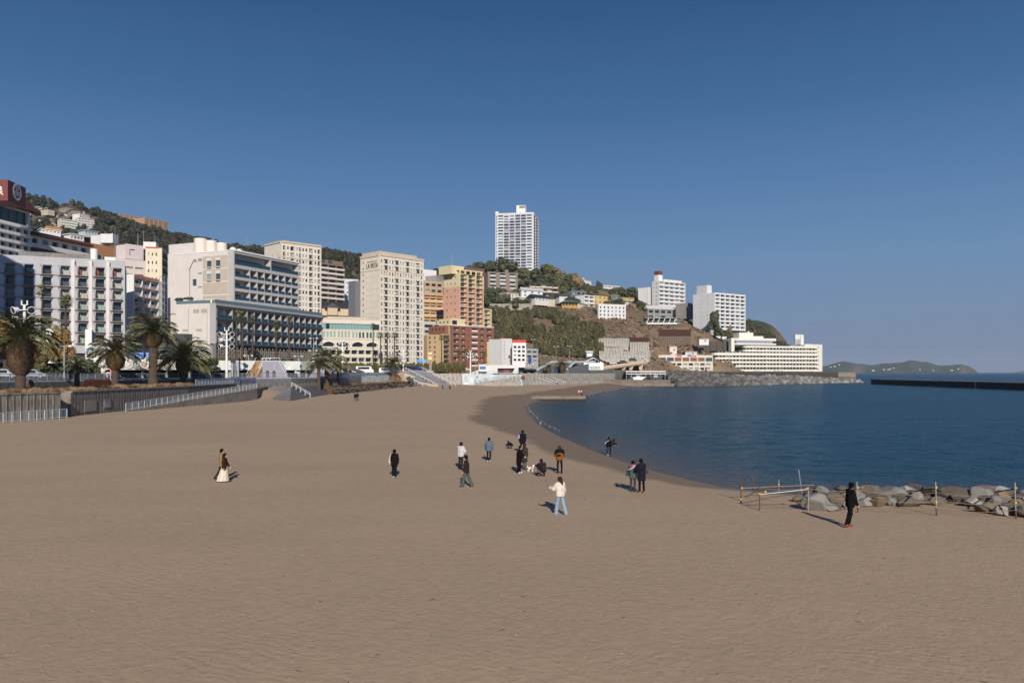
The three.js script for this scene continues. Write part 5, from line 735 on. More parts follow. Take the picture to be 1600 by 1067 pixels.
  for (let i = 0; i + 1 < frz.length; i++) {
    if (i < 1) continue; const [a, b] = [frz[i], frz[i + 1]];
    part(pk, i < 3 ? 'frieze' : 'mural_wall', wallRun([a, b], 0.6, () => 6.7, () => i === 1 ? 8.2 : 9.3), i === 1 ? M('#3d4a2c', 1, { tex: 'rough' }) : i === 2 ? fz : muralMat(mSky, 13, 3.2));
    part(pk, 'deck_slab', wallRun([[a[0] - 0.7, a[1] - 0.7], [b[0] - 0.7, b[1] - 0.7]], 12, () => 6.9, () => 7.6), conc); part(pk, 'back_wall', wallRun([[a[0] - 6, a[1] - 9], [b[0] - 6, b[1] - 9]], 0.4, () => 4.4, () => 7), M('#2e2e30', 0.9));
    for (let k = 0; k < 5; k++) part(pk, 'column', sbox(0.5, 2.3, 0.5), concPale, [lerp(a[0], b[0], k / 5) - 0.6, 5.6, lerp(a[1], b[1], k / 5) - 0.8]);
  }
  const [fa, fb] = [frz[2], frz[3]], fth = Math.atan2(-(fb[1] - fa[1]), fb[0] - fa[0]), r2 = rng(71);
  for (let k = 0; k < 16; k++) { const t = (k + 0.5) / 16, rad = rr(0.75, 1.15, r2), x = lerp(fa[0], fb[0], t), z = lerp(fa[1], fb[1], t); const m = part(pk, 'medallion', muv(new THREE.TorusGeometry(rad, 0.16, 6, 20)), k % 4 === 1 ? M('#8f959b', 0.8) : M('#efe8dc', 0.8), [x + 0.12, rr(7.8, 8.3, r2), z + 0.18], fth); part(m, 'shell', muv(new THREE.SphereGeometry(rad * 0.72, 12, 8).scale(1, 1, 0.25)), [M('#b89a74', 0.9), M('#d8d0c2', 0.9), M('#a5a29c', 0.9)][k % 3]); if (k % 3 === 0) part(pk, 'scroll', muv(new THREE.TorusGeometry(rad * 0.8, 0.2, 6, 14, 4)), fz, [x + 0.9, 9.1, z + 0.1], fth); }
  // white shell fountain wall and a red flag at the frieze's left end
  const sf = thing('shell_fountain', 'white sculpted fountain of piled shells and scrolls left of the frieze', 'fountain', null, at(149, 590, 186)); const r3 = rng(73);
  for (let k = 0; k < 26; k++) { const y = r3(), q = rr(0.4, 1.1, r3); part(sf, k % 3 ? 'shell' : 'scroll', muv(k % 3 ? new THREE.SphereGeometry(q, 10, 7).scale(1, 0.8, 0.7) : new THREE.TorusGeometry(q, 0.22, 6, 16, 4.5)), k % 5 === 2 ? M('#9a9ca0', 0.8) : fz, [lerp(-2.6, 2.6, r3()) * (1.15 - y * 0.5) + 0.6, y * 4, rr(-1, 0.6, r3)], rr(-0.5, 0.5, r3)); }
  const fl = thing('red_banner', 'small bright red banner on a pole beside the second palm', 'banner', null, at(172.5, 592, 178)); part(fl, 'pole', muv(new THREE.CylinderGeometry(0.05, 0.05, 2.6, 6)), white, [0, 1.3, 0]); part(fl, 'cloth', (() => { const g = new THREE.PlaneGeometry(0.7, 1.5, 6, 8), p = g.attributes.position; for (let i = 0; i < p.count; i++) p.setZ(i, 0.09 * Math.sin(p.getX(i) * 7 + p.getY(i) * 2)); return muv(g); })(), M('#d8202a', 0.8, { side: THREE.DoubleSide }), [0.4, 1.9, 0]);
  // stair blocks of the deck: trapezoid walls with flights between them
  const tw = [[399, 449, 411, 436, 213, 'pale violet trapezoid stair wall with two dark arched doors'], [470, 530, 488, 519, 239, 'pale violet trapezoid stair wall behind the bushy palms']];
  for (const [u0, u1, t0, t1, d, l] of tw) {
    const g = thing('stair_block', l, 'stair block', null, at(u0, 588, d).setY(4.45)), k = d / F, h = py(564.5, d) - 4.45, P = [[0, 0], [(u1 - u0) * k, 0], [(t1 - u0) * k, h], [(t0 - u0) * k, h]];
    part(g, 'wall', muv(new THREE.ExtrudeGeometry(new THREE.Shape(P.map(p => new THREE.Vector2(...p))), { depth: 2.4, bevelEnabled: false })), muralMat(mural(19 + u0, '#8f8c98', ['#9a98a4', '#7f8ba0', '#a5a2ac'], 14), 9, 5), [0, 0, -2.4]);
    for (const [a, b] of [[P[0], P[3]], [P[3], P[2]], [P[2], P[1]]]) { part(g, 'handrail', muv(bar(v3(a[0], a[1] + 1, 0.1), v3(b[0], b[1] + 1, 0.1), 0.06, 6)), white); part(g, 'rail', muv(bar(v3(a[0], a[1] + 0.12, 0.1), v3(b[0], b[1] + 0.12, 0.1), 0.09, 6)), white); const n = 7; for (let i = 0; i <= n; i++) part(g, 'post', sbox(0.06, 1, 0.06), steel, [lerp(a[0], b[0], i / n), lerp(a[1], b[1], i / n) + 0.5, 0.1]); }
    if (u0 < 420) for (const x of [0.38, 0.58]) part(g, 'door', muv(new THREE.ExtrudeGeometry((() => { const s = new THREE.Shape(); s.moveTo(-0.42, 0); s.lineTo(0.42, 0); s.lineTo(0.42, 1.6); s.quadraticCurveTo(0, 2.6, -0.42, 1.6); s.lineTo(-0.42, 0); return s; })(), { depth: 0.08, bevelEnabled: false })), M('#3b3434', 0.7), [(u1 - u0) * k * x, 0.05, 0.02]);
    const f = thing('deck_stairs', u0 < 420 ? 'tan flight of deck stairs left of the two door stair wall' : 'brown flight of deck stairs with people on it, right of the two door wall', 'stairs', null, at(u0 - 15, 588, d - 3).setY(4.45)); for (let i = 0; i < 16; i++) part(f, 'step', box(2.9, 0.29 * (i + 1), 0.34, 1.45 + i * 0.06, 0.145 * (i + 1), -0.34 * i), u0 < 420 ? M('#a87f56', 0.9, { tex: 'concrete' }) : M('#8a5f44', 0.9, { tex: 'concrete' }));
    for (const x of [0, 2.9]) part(f, 'handrail', muv(bar(v3(x, 1, 0), v3(x + 1, 5.6, -5.4), 0.06, 6)), white);
  }
  // mural wall of the middle beach and its planted strip
  const mu = thing('mural_wall', 'pale wall painted with blue strokes behind the middle palms', 'wall', null, v3(0, 0, 0)), ml = [[533, 235.6], [545, 262], [565, 303], [612, 338]].map(p => at0(...p));
  ml.slice(0, -1).forEach((p, i) => part(mu, 'wall', wallRun([ml[i], ml[i + 1]], 0.5, () => 0.6, () => 4.9), muralMat(mBlue, 15, 4.4)));
  fence('mural_railing', 'grey railing on top of the blue painted wall', ml.map(([x, z]) => [x - 0.2, 4.9, z - 0.2]), 1.1, 2.6, { pick: 0.4, mat: M('#8f949c', 0.5), cat: 'railing' });
  solo('planted_strip', prism([[-49.5, -219], [-47.5, -240], [-46.2, -302], [-41, -334], ml[3], ml[2], ml[1], ml[0], [-54, -224]], -0.5, 2.2), M('#7a5a40', 1, { tex: 'rough', bump: 'rough', bs: 0.12 }), 'strip of dry earth under the middle palms', 'planting bed', null, 'structure');
  { const l = [], r = rng(77); for (const [a, b] of [[[-49.2, -218], [-47.3, -240]], [[-47.3, -240], [-46, -302]], [[-46, -302], [-36, -334]]]) for (let k = 0; k < 46; k++) { const t = r(), q = rr(0.25, 0.6, r); l.push(rock(r, q).translate(lerp(a[0], b[0], t) + rr(-0.2, 1.3, r), rr(0.1, 1.7, r), lerp(a[1], b[1], t))); } solo('edging_stones', merge(l), M('#5d5854', 0.95, { tex: 'rough' }), 'rough dark stones edging the planted strip', 'stones', null, 'stuff'); }
  // second stairs
  const s2 = thing('beach_stairs', 'broad dark stone beach stairs with three white handrails beside a beige wall', 'stairs', null, v3(-29.5, 0, -322), Math.atan2(17, 25)); const n2 = 26, W2 = 15;
  for (let i = 0; i < n2; i++) part(s2, 'step', box(W2, 0.27 * (i + 1) + 0.5, 1.1, 0, 0.135 * (i + 1) - 0.25, -1.1 * i), M(i % 2 ? '#6f6f73' : '#a2a2a6', 0.95, { tex: 'concrete' }));
  for (const x of [-W2 / 2, -1, W2 / 2]) { for (const o of [0, 0.4]) part(s2, 'handrail', muv(bar(v3(x, 1.3 - o, 0.4), v3(x, 8.3 - o, -28.4), 0.09, 6)), white); for (let i = 0; i < 9; i++) part(s2, 'post', muv(new THREE.CylinderGeometry(0.07, 0.07, 1.1, 6)), white, [x, 0.7 + 0.865 * i, -3.5 * i]); }
  const bw = thing('beige_wall', 'beige stepped wall on the left of the broad beach stairs', 'wall', null, v3(0, 0, 0)), bm = M('#d2b9a0', 0.95, { tex: 'stucco' }); part(bw, 'wall', wallRun([at0(632, 330), at0(683, 318)], 0.6, () => -1, i => [3.2, 1.0][i]), bm); part(bw, 'wall', wallRun([at0(612, 338), at0(632, 330)], 0.6, () => -1, () => 6.2), bm); part(bw, 'wall', wallRun([at0(632.2, 330.2), at0(655, 334)], 0.6, () => -1, i => [5.6, 3.6][i]), bm); for (let k = 0; k < 4; k++) part(bw, 'vent_hole', sbox(0.6, 0.5, 0.3), black, [px(640 + k * 4, 326), 1.6, -327.6 + k * 0.8]);
  // blue white walls of the far beach, with lines of railing
  const fw = thing('far_wall', 'long white and blue painted wall at the back of the far beach', 'wall', null, v3(0, 0, 0)), fl2 = [[722, 350], [770, 356], [816, 366]].map(p => at0(...p)); fl2.slice(0, -1).forEach((p, i) => part(fw, 'wall', wallRun([fl2[i], fl2[i + 1]], 0.5, () => -0.5, () => 5.5 - i * 0.3), muralMat(mBlue, 20, 5)));
  fence('far_railing', 'grey railing on the far painted wall', fl2.map(([x, z]) => [x, 5.4, z - 0.2]), 1.2, 3, { pick: 0.5, mat: M('#8f949c', 0.5), cat: 'railing' });
  const rw = thing('road_wall', 'pale concrete retaining wall carrying the coast road behind the beach stairs and far steps', 'wall', null, v3(0, 0, 0)); part(rw, 'wall', wallRun([at0(640, 346.2), at0(724, 351.2)], 0.3, () => -0.5, () => 5.5), concPale); part(rw, 'wall', wallRun([at0(816, 380), at0(850, 391), at0(962, 451)], 0.3, () => -0.5, () => 5.5), M('#a7a29b', 0.95, { tex: 'concrete' }));
  const rp = thing('far_ramp', 'grey ramp with railings sloping down before the far painted wall', 'ramp', null, v3(0, 0, 0)); part(rp, 'ramp_wall', wallRun([at0(745, 344), at0(812, 356)], 0.5, () => -0.5, i => [1.4, 4.6][i]), concPale); for (const o of [0.5, 1.1]) part(rp, 'rail', muv(bar(v3(at0(745, 344)[0], 1.4 + o, -344), v3(at0(812, 356)[0], 4.6 + o, -356), 0.08, 6)), steel);
  const s3 = thing('far_steps', 'pale stone steps with railings at the far end of the beach', 'steps', null, v3(px(872, 388), 0, -388), Math.atan2(14, 10)); for (let i = 0; i < 18; i++) part(s3, 'step', box(13, 0.25 * (i + 1) + 0.4, 1.0, 0, 0.125 * (i + 1) - 0.2, -1.0 * i), M(i % 2 ? '#8a8784' : '#a39f9a', 0.95)); for (const x of [-6.5, 0, 6.5]) part(s3, 'handrail', muv(bar(v3(x, 1.2, 0.4), v3(x, 5.9, -18), 0.1, 6)), white);
  // blue edged slope slabs above them
  for (const [u0, v0, u1, v1, d, l] of [[838, 578, 862, 565, 425, 'blue edged stair slab climbing to the seafront road'], [885, 577, 898, 565, 435, 'blue edged stair slab against the beach house']]) { const a = at(u0, v0, d), b = at(u1, v1, d + 4), g = thing('stair_slab', l, 'stairs', null, v3(0, 0, 0)); part(g, 'flight', muv(bar(a, b, 0.5, 4)), M('#a9bac6', 0.8)); part(g, 'top', muv(bar(b, v3(b.x + 11, b.y, b.z), 0.45, 4)), M('#b4c0c8', 0.8)); part(g, 'shade_wall', wallRun([[a.x + 2, a.z - 2], [b.x + 8, b.z - 2]], 0.4, () => 5, i => [a.y + 1, b.y - 1][i]), M('#4b5058', 0.9)); }
  const wf = thing('white_ramp_house', 'low white building with a wide dark opening and a ramped roof edge', 'building', null, at(752, 583, 405)); const ww = 58 / F * 405; part(wf, 'wall', muv(new THREE.ExtrudeGeometry((() => { const s = new THREE.Shape([[-6, 0], [ww, 0], [ww, 4.3], [4, 4.3]].map(p => new THREE.Vector2(...p))); s.holes.push(new THREE.Path([[ww * 0.44, 0.3], [ww * 0.44, 2.6], [ww * 0.9, 2.6], [ww * 0.84, 0.3]].map(p => new THREE.Vector2(...p)))); return s; })(), { depth: 0.6, bevelEnabled: false })), M('#d8d4d0', 0.9, { tex: 'stucco' })); part(wf, 'roof_slab', box(ww - 4, 0.4, 8, ww / 2 + 2, 4.1, -4.2), concPale); part(wf, 'garage', box(ww * 0.46, 2.3, 0.2), M('#3a2622', 0.8), [ww * 0.67, 1.45, -1.4]); part(wf, 'gate', box(3, 1.9, 0.2), M('#8a3a28', 0.8), [ww * 0.68, 1.3, -1.1]);
  const kiosk = thing('glass_kiosk', 'small white kiosk with a blue awning front in front of the pastel tower', 'kiosk', null, at(748, 580, 402)); part(kiosk, 'wall', box(4, 3.4, 3, 2, 1.7, -1.5), white); part(kiosk, 'window', sbox(3.2, 1.6, 0.1), M('#5a74a8', 0.3), [2, 1.9, 0.03]); part(kiosk, 'roof', box(4.6, 0.3, 3.6, 2, 3.55, -1.5), white);
  // far sea wall, ledge and jetty
  const wl = thing('far_sea_wall', 'dark stone sea wall below the beach house with a paler concrete ledge', 'sea wall', null, v3(0, 0, 0)); part(wl, 'wall', wallRun([at0(902, 452), at0(982, 450)], 0.8, () => -2, () => 7.4), M('#5c5a55', 0.95, { tex: 'concrete', bump: 'rough', bs: 0.1 })); part(wl, 'wall', wallRun([at0(982, 450), at0(1040, 452)], 0.8, () => -2, () => 2.2), conc);
  part(wl, 'ledge', wallRun([at0(918, 441), at0(1075, 434)], 8, () => -3, () => 1.9), M('#86776a', 0.95, { tex: 'concrete' })); part(wl, 'ledge_step', wallRun([at0(960, 432), at0(1110, 425)], 5, () => -3, () => 0.1), M('#8d7d6c', 0.95, { tex: 'concrete' }));
  const je = thing('jetty', 'low concrete jetty running into the water beyond the curve of the beach', 'jetty', null, v3(0, 0, 0)); part(je, 'deck', prism([at0(700, 262), at0(740, 232), at0(831, 206.5), at0(915, 208), at0(915.5, 213), at0(830, 214), at0(720, 262)], -3.2, -0.1), M('#8b7c6c', 0.95, { tex: 'concrete', bump: 'rough', bs: 0.06 })); part(je, 'wet_foot', prism([at0(829, 206.2), at0(915.6, 207.6), at0(915.8, 212), at0(829, 212)], -3.2, -0.85), M('#3b352f', 0.9, { tex: 'concrete' }));
  const bk = thing('breakwater', 'long dark concrete breakwater with a pale top far out at the right', 'breakwater', null, v3(0, 0, 0)), ba = at0(1361, 504), bb = at0(1700, 290); part(bk, 'wall', wallRun([ba, bb], 7, () => -4, () => 1.3), M('#2b2a2b', 0.9, { tex: 'concrete' })); part(bk, 'cap', wallRun([ba, bb].map(([x, z]) => [x - 0.15, z]), 7.4, () => 1.303, () => 1.75), M('#8f8078', 0.95, { tex: 'concrete' })); const bl = new V3().lerpVectors(v3(ba[0], 0, ba[1]), v3(bb[0], 0, bb[1]), 0.62); part(bk, 'ladder', box(0.35, 3.2, 0.5), M('#a8988a', 0.8), [bl.x - 0.25, 0, bl.z]);
  // canopy with boats under it
  const cp = thing('boat_canopy', 'flat white canopy on posts over a dark boat landing below the sea wall', 'canopy', null, at(978, 585, 442)), cw = 62 / F * 442; cp.position.y = 1.9; part(cp, 'roof', box(cw, 0.5, 7, cw / 2, 4.6, -3), white); part(cp, 'fascia', box(cw, 0.35, 0.2, cw / 2, 3.3, 0.7), white); for (let k = 0; k < 9; k++) part(cp, 'post', sbox(0.2, 4.4, 0.2), steel, [0.3 + k * (cw - 0.6) / 8, 2.2, 0.3]);
  const boat = (u, l, col, s) => { const g = thing('boat', l, 'boat', null, at(u, 588, 440)), h = new THREE.Shape([[0, 1.2], [0.5, 0.1], [5, 0], [7, 1.5]].map(p => new THREE.Vector2(...p))); g.position.y = 2; part(g, 'hull', muv(new THREE.ExtrudeGeometry(h, { depth: 2, bevelEnabled: true, bevelSize: 0.2, bevelThickness: 0.2 })), M(col, 0.4)); part(g, 'cabin', box(2.2, 1.1, 1.4), white, [3, 1.9, 1]); part(g, 'window', sbox(2.25, 0.4, 1.45), glassDark, [3, 2.1, 1]); g.scale.setScalar(s); };
  boat(988, 'white motor boat under the left half of the canopy', '#d8d8da', 1); boat(1015, 'dark blue motor boat under the right half of the canopy', '#1f2c44', 1.05); 
}
function rock(r, q, sub = 1, nc = 7, c0 = 0.62, c1 = 0.92) {                                        // an angular boulder, about q metres in radius
  const g = mergeVertices(new THREE.IcosahedronGeometry(1, sub).deleteAttribute('normal').deleteAttribute('uv')), p = g.attributes.position, k = r() * 99;
  const cuts = Array.from({ length: nc }, () => [new V3(r() - 0.5, r() - 0.5, r() - 0.5).normalize(), rr(c0, c1, r)]), v = new V3();
  for (let i = 0; i < p.count; i++) { v.fromBufferAttribute(p, i); v.multiplyScalar(1 + 0.16 * (vnoise(v.x * 2 + k, v.y * 2 + v.z * 2) - 0.5)); for (const [n, c] of cuts) { const e = v.dot(n) - c; if (e > 0) v.addScaledVector(n, -e); } p.setXYZ(i, v.x, v.y, v.z); }
  return muv(g.scale(q * rr(0.9, 1.3, r), q * rr(0.65, 0.9, r), q * rr(0.8, 1.1, r)).rotateY(r() * 6.3).rotateZ(rr(-0.25, 0.25, r)));
}
{ // rock slope along the headland: countless boulders and blocks
  const r = rng(83), g = [rock(r, 1), rock(r, 1), rock(r, 1)], line = [[1062, 424], [1108, 425], [1150, 440], [1200, 474], [1260, 522], [1310, 556], [1347, 575]].map(p => at0(...p)), N = 3900, c = new THREE.Color();
  g.forEach((q, k) => { const m = new THREE.InstancedMesh(q, M('#ffffff', 0.95, { tex: 'rough' }), N / 3), mt = new THREE.Matrix4(), e = new THREE.Euler(), Q = new THREE.Quaternion();
    for (let i = 0; i < N / 3; i++) { const t = r() ** 0.9 * (line.length - 1), s = Math.min(line.length - 2, Math.floor(t)), f = t - s, h = r(), a = line[s], b = line[s + 1], size = rr(0.7, 1.9, r) * (h < 0.3 ? 1.2 : 1), back = h * 30 + rr(-1, 1, r), nl = Math.hypot(b[0] - a[0], b[1] - a[1]), nx = (b[1] - a[1]) / nl, nz = -(b[0] - a[0]) / nl; e.set(r() * 6, r() * 6, r() * 6); Q.setFromEuler(e);
      const end = sstep(4.6, 6, t), y = lerp(SEA - 0.5, lerp(5.6, 3, end), h ** 0.8) + rr(-0.4, 0.4, r); mt.compose(v3(lerp(a[0], b[0], f) + nx * back, y, lerp(a[1], b[1], f) + nz * back), Q, v3(size, size, size)); m.setMatrixAt(i, mt); const v = rr(0.09, 0.3, r) * lerp(0.75, 1.35, sstep(1.5, 4.5, t)); c.setRGB(v, v * 0.93, v * 0.84); m.setColorAt(i, c); }
    m.name = numbered('rock_slope'); m.castShadow = m.receiveShadow = true; tag(m, 'slope of grey boulders and blocks along the headland shore', 'rocks', null, 'stuff'); scene.add(m); });
  solo('rock_bank', wallRun(line.map(([x, z], i) => { const a = line[Math.max(0, i - 1)], b = line[Math.min(line.length - 1, i + 1)], l = Math.hypot(b[0] - a[0], b[1] - a[1]); return [x + (b[1] - a[1]) / l * 25 - (i > 5 ? 8 : 0), z - (b[0] - a[0]) / l * 25]; }), 50, i => -6, i => i > 4 ? 2.4 : 3.9), M('#4d463f', 1, { tex: 'rough' }), 'bank behind the shore boulders', 'bank', null, 'structure');
  const sw = thing('shore_wall', 'dark concrete wall along the top of the headland boulders', 'sea wall', null, v3(0, 0, 0)); part(sw, 'wall', wallRun([at0(1060, 470), at0(1130, 470), at0(1230, 540), at0(1310, 575)], 1.5, () => 2, () => 6.3), M('#4c4844', 0.95, { tex: 'concrete' }));
  // concrete blocks standing at the tip
  for (let k = 0; k < 8; k++) { const p = at(1316 + k * 3.4, 583, 575), o = solo('tetrapod_block', muv(new THREE.CylinderGeometry(1.0, 1.5, 3.4, 6)), M('#8f867a', 0.95, { tex: 'concrete' }), 'grey concrete armour block standing in a row at the tip of the headland', 'concrete block', 'armour blocks at the headland tip'); o.position.set(p.x, 4.4, p.z - 6); }
}
{ // distant headland across the water
  const pts = [[1150, 566], [1230, 570], [1285, 571.5], [1318, 564.5], [1345, 568], [1360, 570], [1385, 567], [1405, 566.5], [1423, 562.5], [1445, 565], [1470, 570.5], [1485, 570.5], [1500, 568.5], [1512, 571], [1522, 576], [1527, 580.5]], D = 5200, pos = [], idx = [], nx = 180, nz = 10, colr = [];
  const ridge = u => { let k = 0; while (k < pts.length - 2 && pts[k + 1][0] < u) k++; const t = sstep(pts[k][0], pts[k + 1][0], u); return lerp(pts[k][1], pts[k + 1][1], t); };
  for (let j = 0; j <= nz; j++) for (let i = 0; i <= nx; i++) { const u = lerp(1150, 1528, i / nx), f = j / nz, d = D - 700 + f * 900, prof = sstep(0, 0.8, f), top = py(ridge(u), D) + 6 * (fbm(u / 6, f * 4, 4, 131) - 0.5); pos.push(px(u, D) * d / D * 1.0, lerp(-4, Math.max(-3, top), prof) * lerp(1, 0.9 + 0.25 * fbm(u / 12, f * 5, 3, 133), sstep(0, 0.5, f) * (1 - f)), -d); const e = fbm(u / 9, f * 6, 3, 137), bare = (Math.exp(-(((u - 1340) / 9) ** 2)) + Math.exp(-(((u - 1507) / 6) ** 2))) * sstep(0.75, 0.2, f); colr.push(lerp(0.04 + 0.04 * e, 0.22, bare * 0.8), lerp(0.055 + 0.035 * e, 0.15, bare * 0.8), lerp(0.04 + 0.02 * e, 0.11, bare * 0.8)); }
  for (let j = 0; j < nz; j++) for (let i = 0; i < nx; i++) { const a = j * (nx + 1) + i, n = nx + 1; idx.push(a, a + 1, a + n, a + 1, a + n + 1, a + n); }
  const g = new THREE.BufferGeometry(); g.setAttribute('position', new THREE.Float32BufferAttribute(pos, 3)); g.setAttribute('color', new THREE.Float32BufferAttribute(colr, 3)); g.setIndex(idx); g.computeVertexNormals();
  solo('distant_hills', g, new THREE.MeshStandardMaterial({ vertexColors: true, roughness: 1 }), 'hazy wooded headland across the bay at the right', 'hills', null, 'structure');
  const h2 = solo('distant_hills', muv(new THREE.SphereGeometry(1, 24, 10, 0, 6.3, 0, 1.6).scale(300, 20, 60)), M('#34463c', 1), 'tip of another hazy headland at the right edge of the photograph', 'hills', null, 'structure'); h2.position.copy(at(1640, 581, 6500)); h2.position.y = -2;
  [[1298, 573], [1304, 572], [1311, 569.5], [1381, 577], [1388, 577], [1391, 576], [1396, 574.5], [1364, 578.5], [1437, 577], [1458, 578], [1487, 578], [1497, 576]].forEach(([u, v], i) => { const o = solo('distant_house', muv(new THREE.BoxGeometry(i % 3 === 1 ? 16 : 9, i % 4 === 3 ? 7 : 5, 8)), M('#a9a9a9', 0.8), 'tiny white building on the distant headland', 'building', 'buildings on the distant headland'); o.position.copy(at(u, v, 4560)); });
}

// ---------- trees, palms, bushes ----------
const leafM = (r, g, b, o = {}) => new THREE.MeshStandardMaterial({ color: new THREE.Color().setRGB(r, g, b), vertexColors: true, roughness: 0.85, side: THREE.DoubleSide, ...o });
const barkM = M('#54473a', 0.95, { tex: 'rough' });
const green1 = leafM(0.075, 0.085, 0.032), green2 = leafM(0.055, 0.068, 0.03), olive = leafM(0.10, 0.098, 0.04), autumn = leafM(0.2, 0.118, 0.036), dryM = leafM(0.24, 0.16, 0.09), hedgeM = leafM(0.10, 0.088, 0.026);
// a crown of many leaf clumps spread through several lobes; unit radius, centred on its middle
function crown(seed, n, size, o = {}) {
  const r = rng(seed), pos = [], col = [], lobes = [], nl = o.lobes ?? 9, a = new V3(), b = new V3(), nrm = new V3(), c = new V3();
  for (let i = 0; i < nl; i++) { const t = r() * 6.283, y = rr(-0.55, 0.75, r), q = Math.sqrt(Math.max(0.05, 1 - y * y)) * rr(0.2, 0.72, r); lobes.push([Math.cos(t) * q, y * 0.8, Math.sin(t) * q, rr(0.3, 0.52, r)]); }
  lobes.push([0, 0, 0, 0.55]);
  for (let i = 0; i < n; i++) {
    const L = lobes[Math.floor(r() * lobes.length)]; nrm.set(r() - 0.5, r() - 0.42, r() - 0.5).normalize(); const k = L[3] * (r() < 0.8 ? rr(0.82, 1.1, r) : rr(0.3, 0.9, r));
    c.set(L[0] + nrm.x * k, L[1] + nrm.y * k, L[2] + nrm.z * k); a.set(r() - 0.5, r() - 0.5, r() - 0.5).cross(nrm).normalize(); b.crossVectors(nrm, a).addScaledVector(nrm, rr(-0.7, 0.7, r)).normalize();
    const s = size * rr(0.6, 1.5, r), v = rr(0.65, 1.35, r), w = rr(0.88, 1.12, r), P = (x, y) => [c.x + a.x * x * s + b.x * y * s, c.y + a.y * x * s + b.y * y * s, c.z + a.z * x * s + b.z * y * s];
    pos.push(...P(-0.5, -0.35), ...P(0.5, -0.25), ...P(0.1, 0.7), ...P(-0.5, -0.35), ...P(0.1, 0.7), ...P(-0.75, 0.35)); for (let q = 0; q < 6; q++) col.push(v * w, v, v / w);
  }
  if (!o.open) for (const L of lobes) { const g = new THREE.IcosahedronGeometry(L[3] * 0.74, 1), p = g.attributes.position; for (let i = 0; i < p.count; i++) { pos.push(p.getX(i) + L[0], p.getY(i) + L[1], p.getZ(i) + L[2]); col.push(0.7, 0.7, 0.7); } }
  const g = new THREE.BufferGeometry(); g.setAttribute('position', new THREE.Float32BufferAttribute(pos, 3)); g.setAttribute('color', new THREE.Float32BufferAttribute(col, 3)); g.computeVertexNormals(); return g;
}
const crowns = [0, 1, 2, 3].map(i => crown(200 + i, 900, 0.17)), smallCrowns = [0, 1, 2].map(i => crown(220 + i, 170, 0.3, { lobes: 5 })), bareCrowns = [0, 1].map(i => bareTree(240 + i));
function bareTree(seed) {                                             // leafless branching crown, unit size
  const r = rng(seed), l = [], grow = (p, d, len, rad, k) => { const q = p.clone().addScaledVector(d, len); l.push(bar(p, q, rad, 4, rad * 0.6)); if (k) for (let i = 0; i < 3; i++) grow(q, new V3(d.x + rr(-0.8, 0.8, r), d.y + rr(-0.1, 0.6, r), d.z + rr(-0.8, 0.8, r)).normalize(), len * rr(0.6, 0.85, r), rad * 0.55, k - 1); };
  grow(v3(0, -1, 0), v3(0, 1, 0), 0.55, 0.05, 4); return muv(mergeGeometries(l.map(norm)));
}
function treeGeo(seed, spread) { const r = rng(seed), l = [bar(v3(0, -0.3, 0), v3(0.03, 0.5, 0), 0.05, 7, 0.035)]; for (let i = 0; i < 5; i++) { const t = i * 1.3 + r(); l.push(bar(v3(0.02, 0.3 + 0.05 * i, 0), v3(Math.cos(t) * spread, 0.62 + r() * 0.2, Math.sin(t) * spread), 0.025, 5, 0.01)); } return muv(merge(l)); }
const trunks = [treeGeo(1, 0.2), treeGeo(2, 0.3)];
function tree(name, label, u, vT, vB, wpx, d, mat, o = {}) {
  const k = d / F, h = (vB - vT) * k, w = wpx * k / 2, base = at(u, vB, d); if (o.ground) base.y = hillY(base.x, base.z);
  const t = thing(name, label, o.cat ?? 'tree', o.group, base, (u * 7) % 6), i = Math.round(u * 3 + vT) % 4;
  const tr = part(t, 'trunk', trunks[i % 2], barkM); tr.scale.set(h, h, h);
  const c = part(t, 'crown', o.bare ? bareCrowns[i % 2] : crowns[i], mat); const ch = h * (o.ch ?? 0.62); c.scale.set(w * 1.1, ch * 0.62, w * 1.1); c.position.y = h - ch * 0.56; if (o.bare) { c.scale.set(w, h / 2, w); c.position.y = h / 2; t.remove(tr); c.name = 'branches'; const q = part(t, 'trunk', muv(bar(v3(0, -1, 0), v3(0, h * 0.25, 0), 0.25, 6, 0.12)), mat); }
  return t;
}
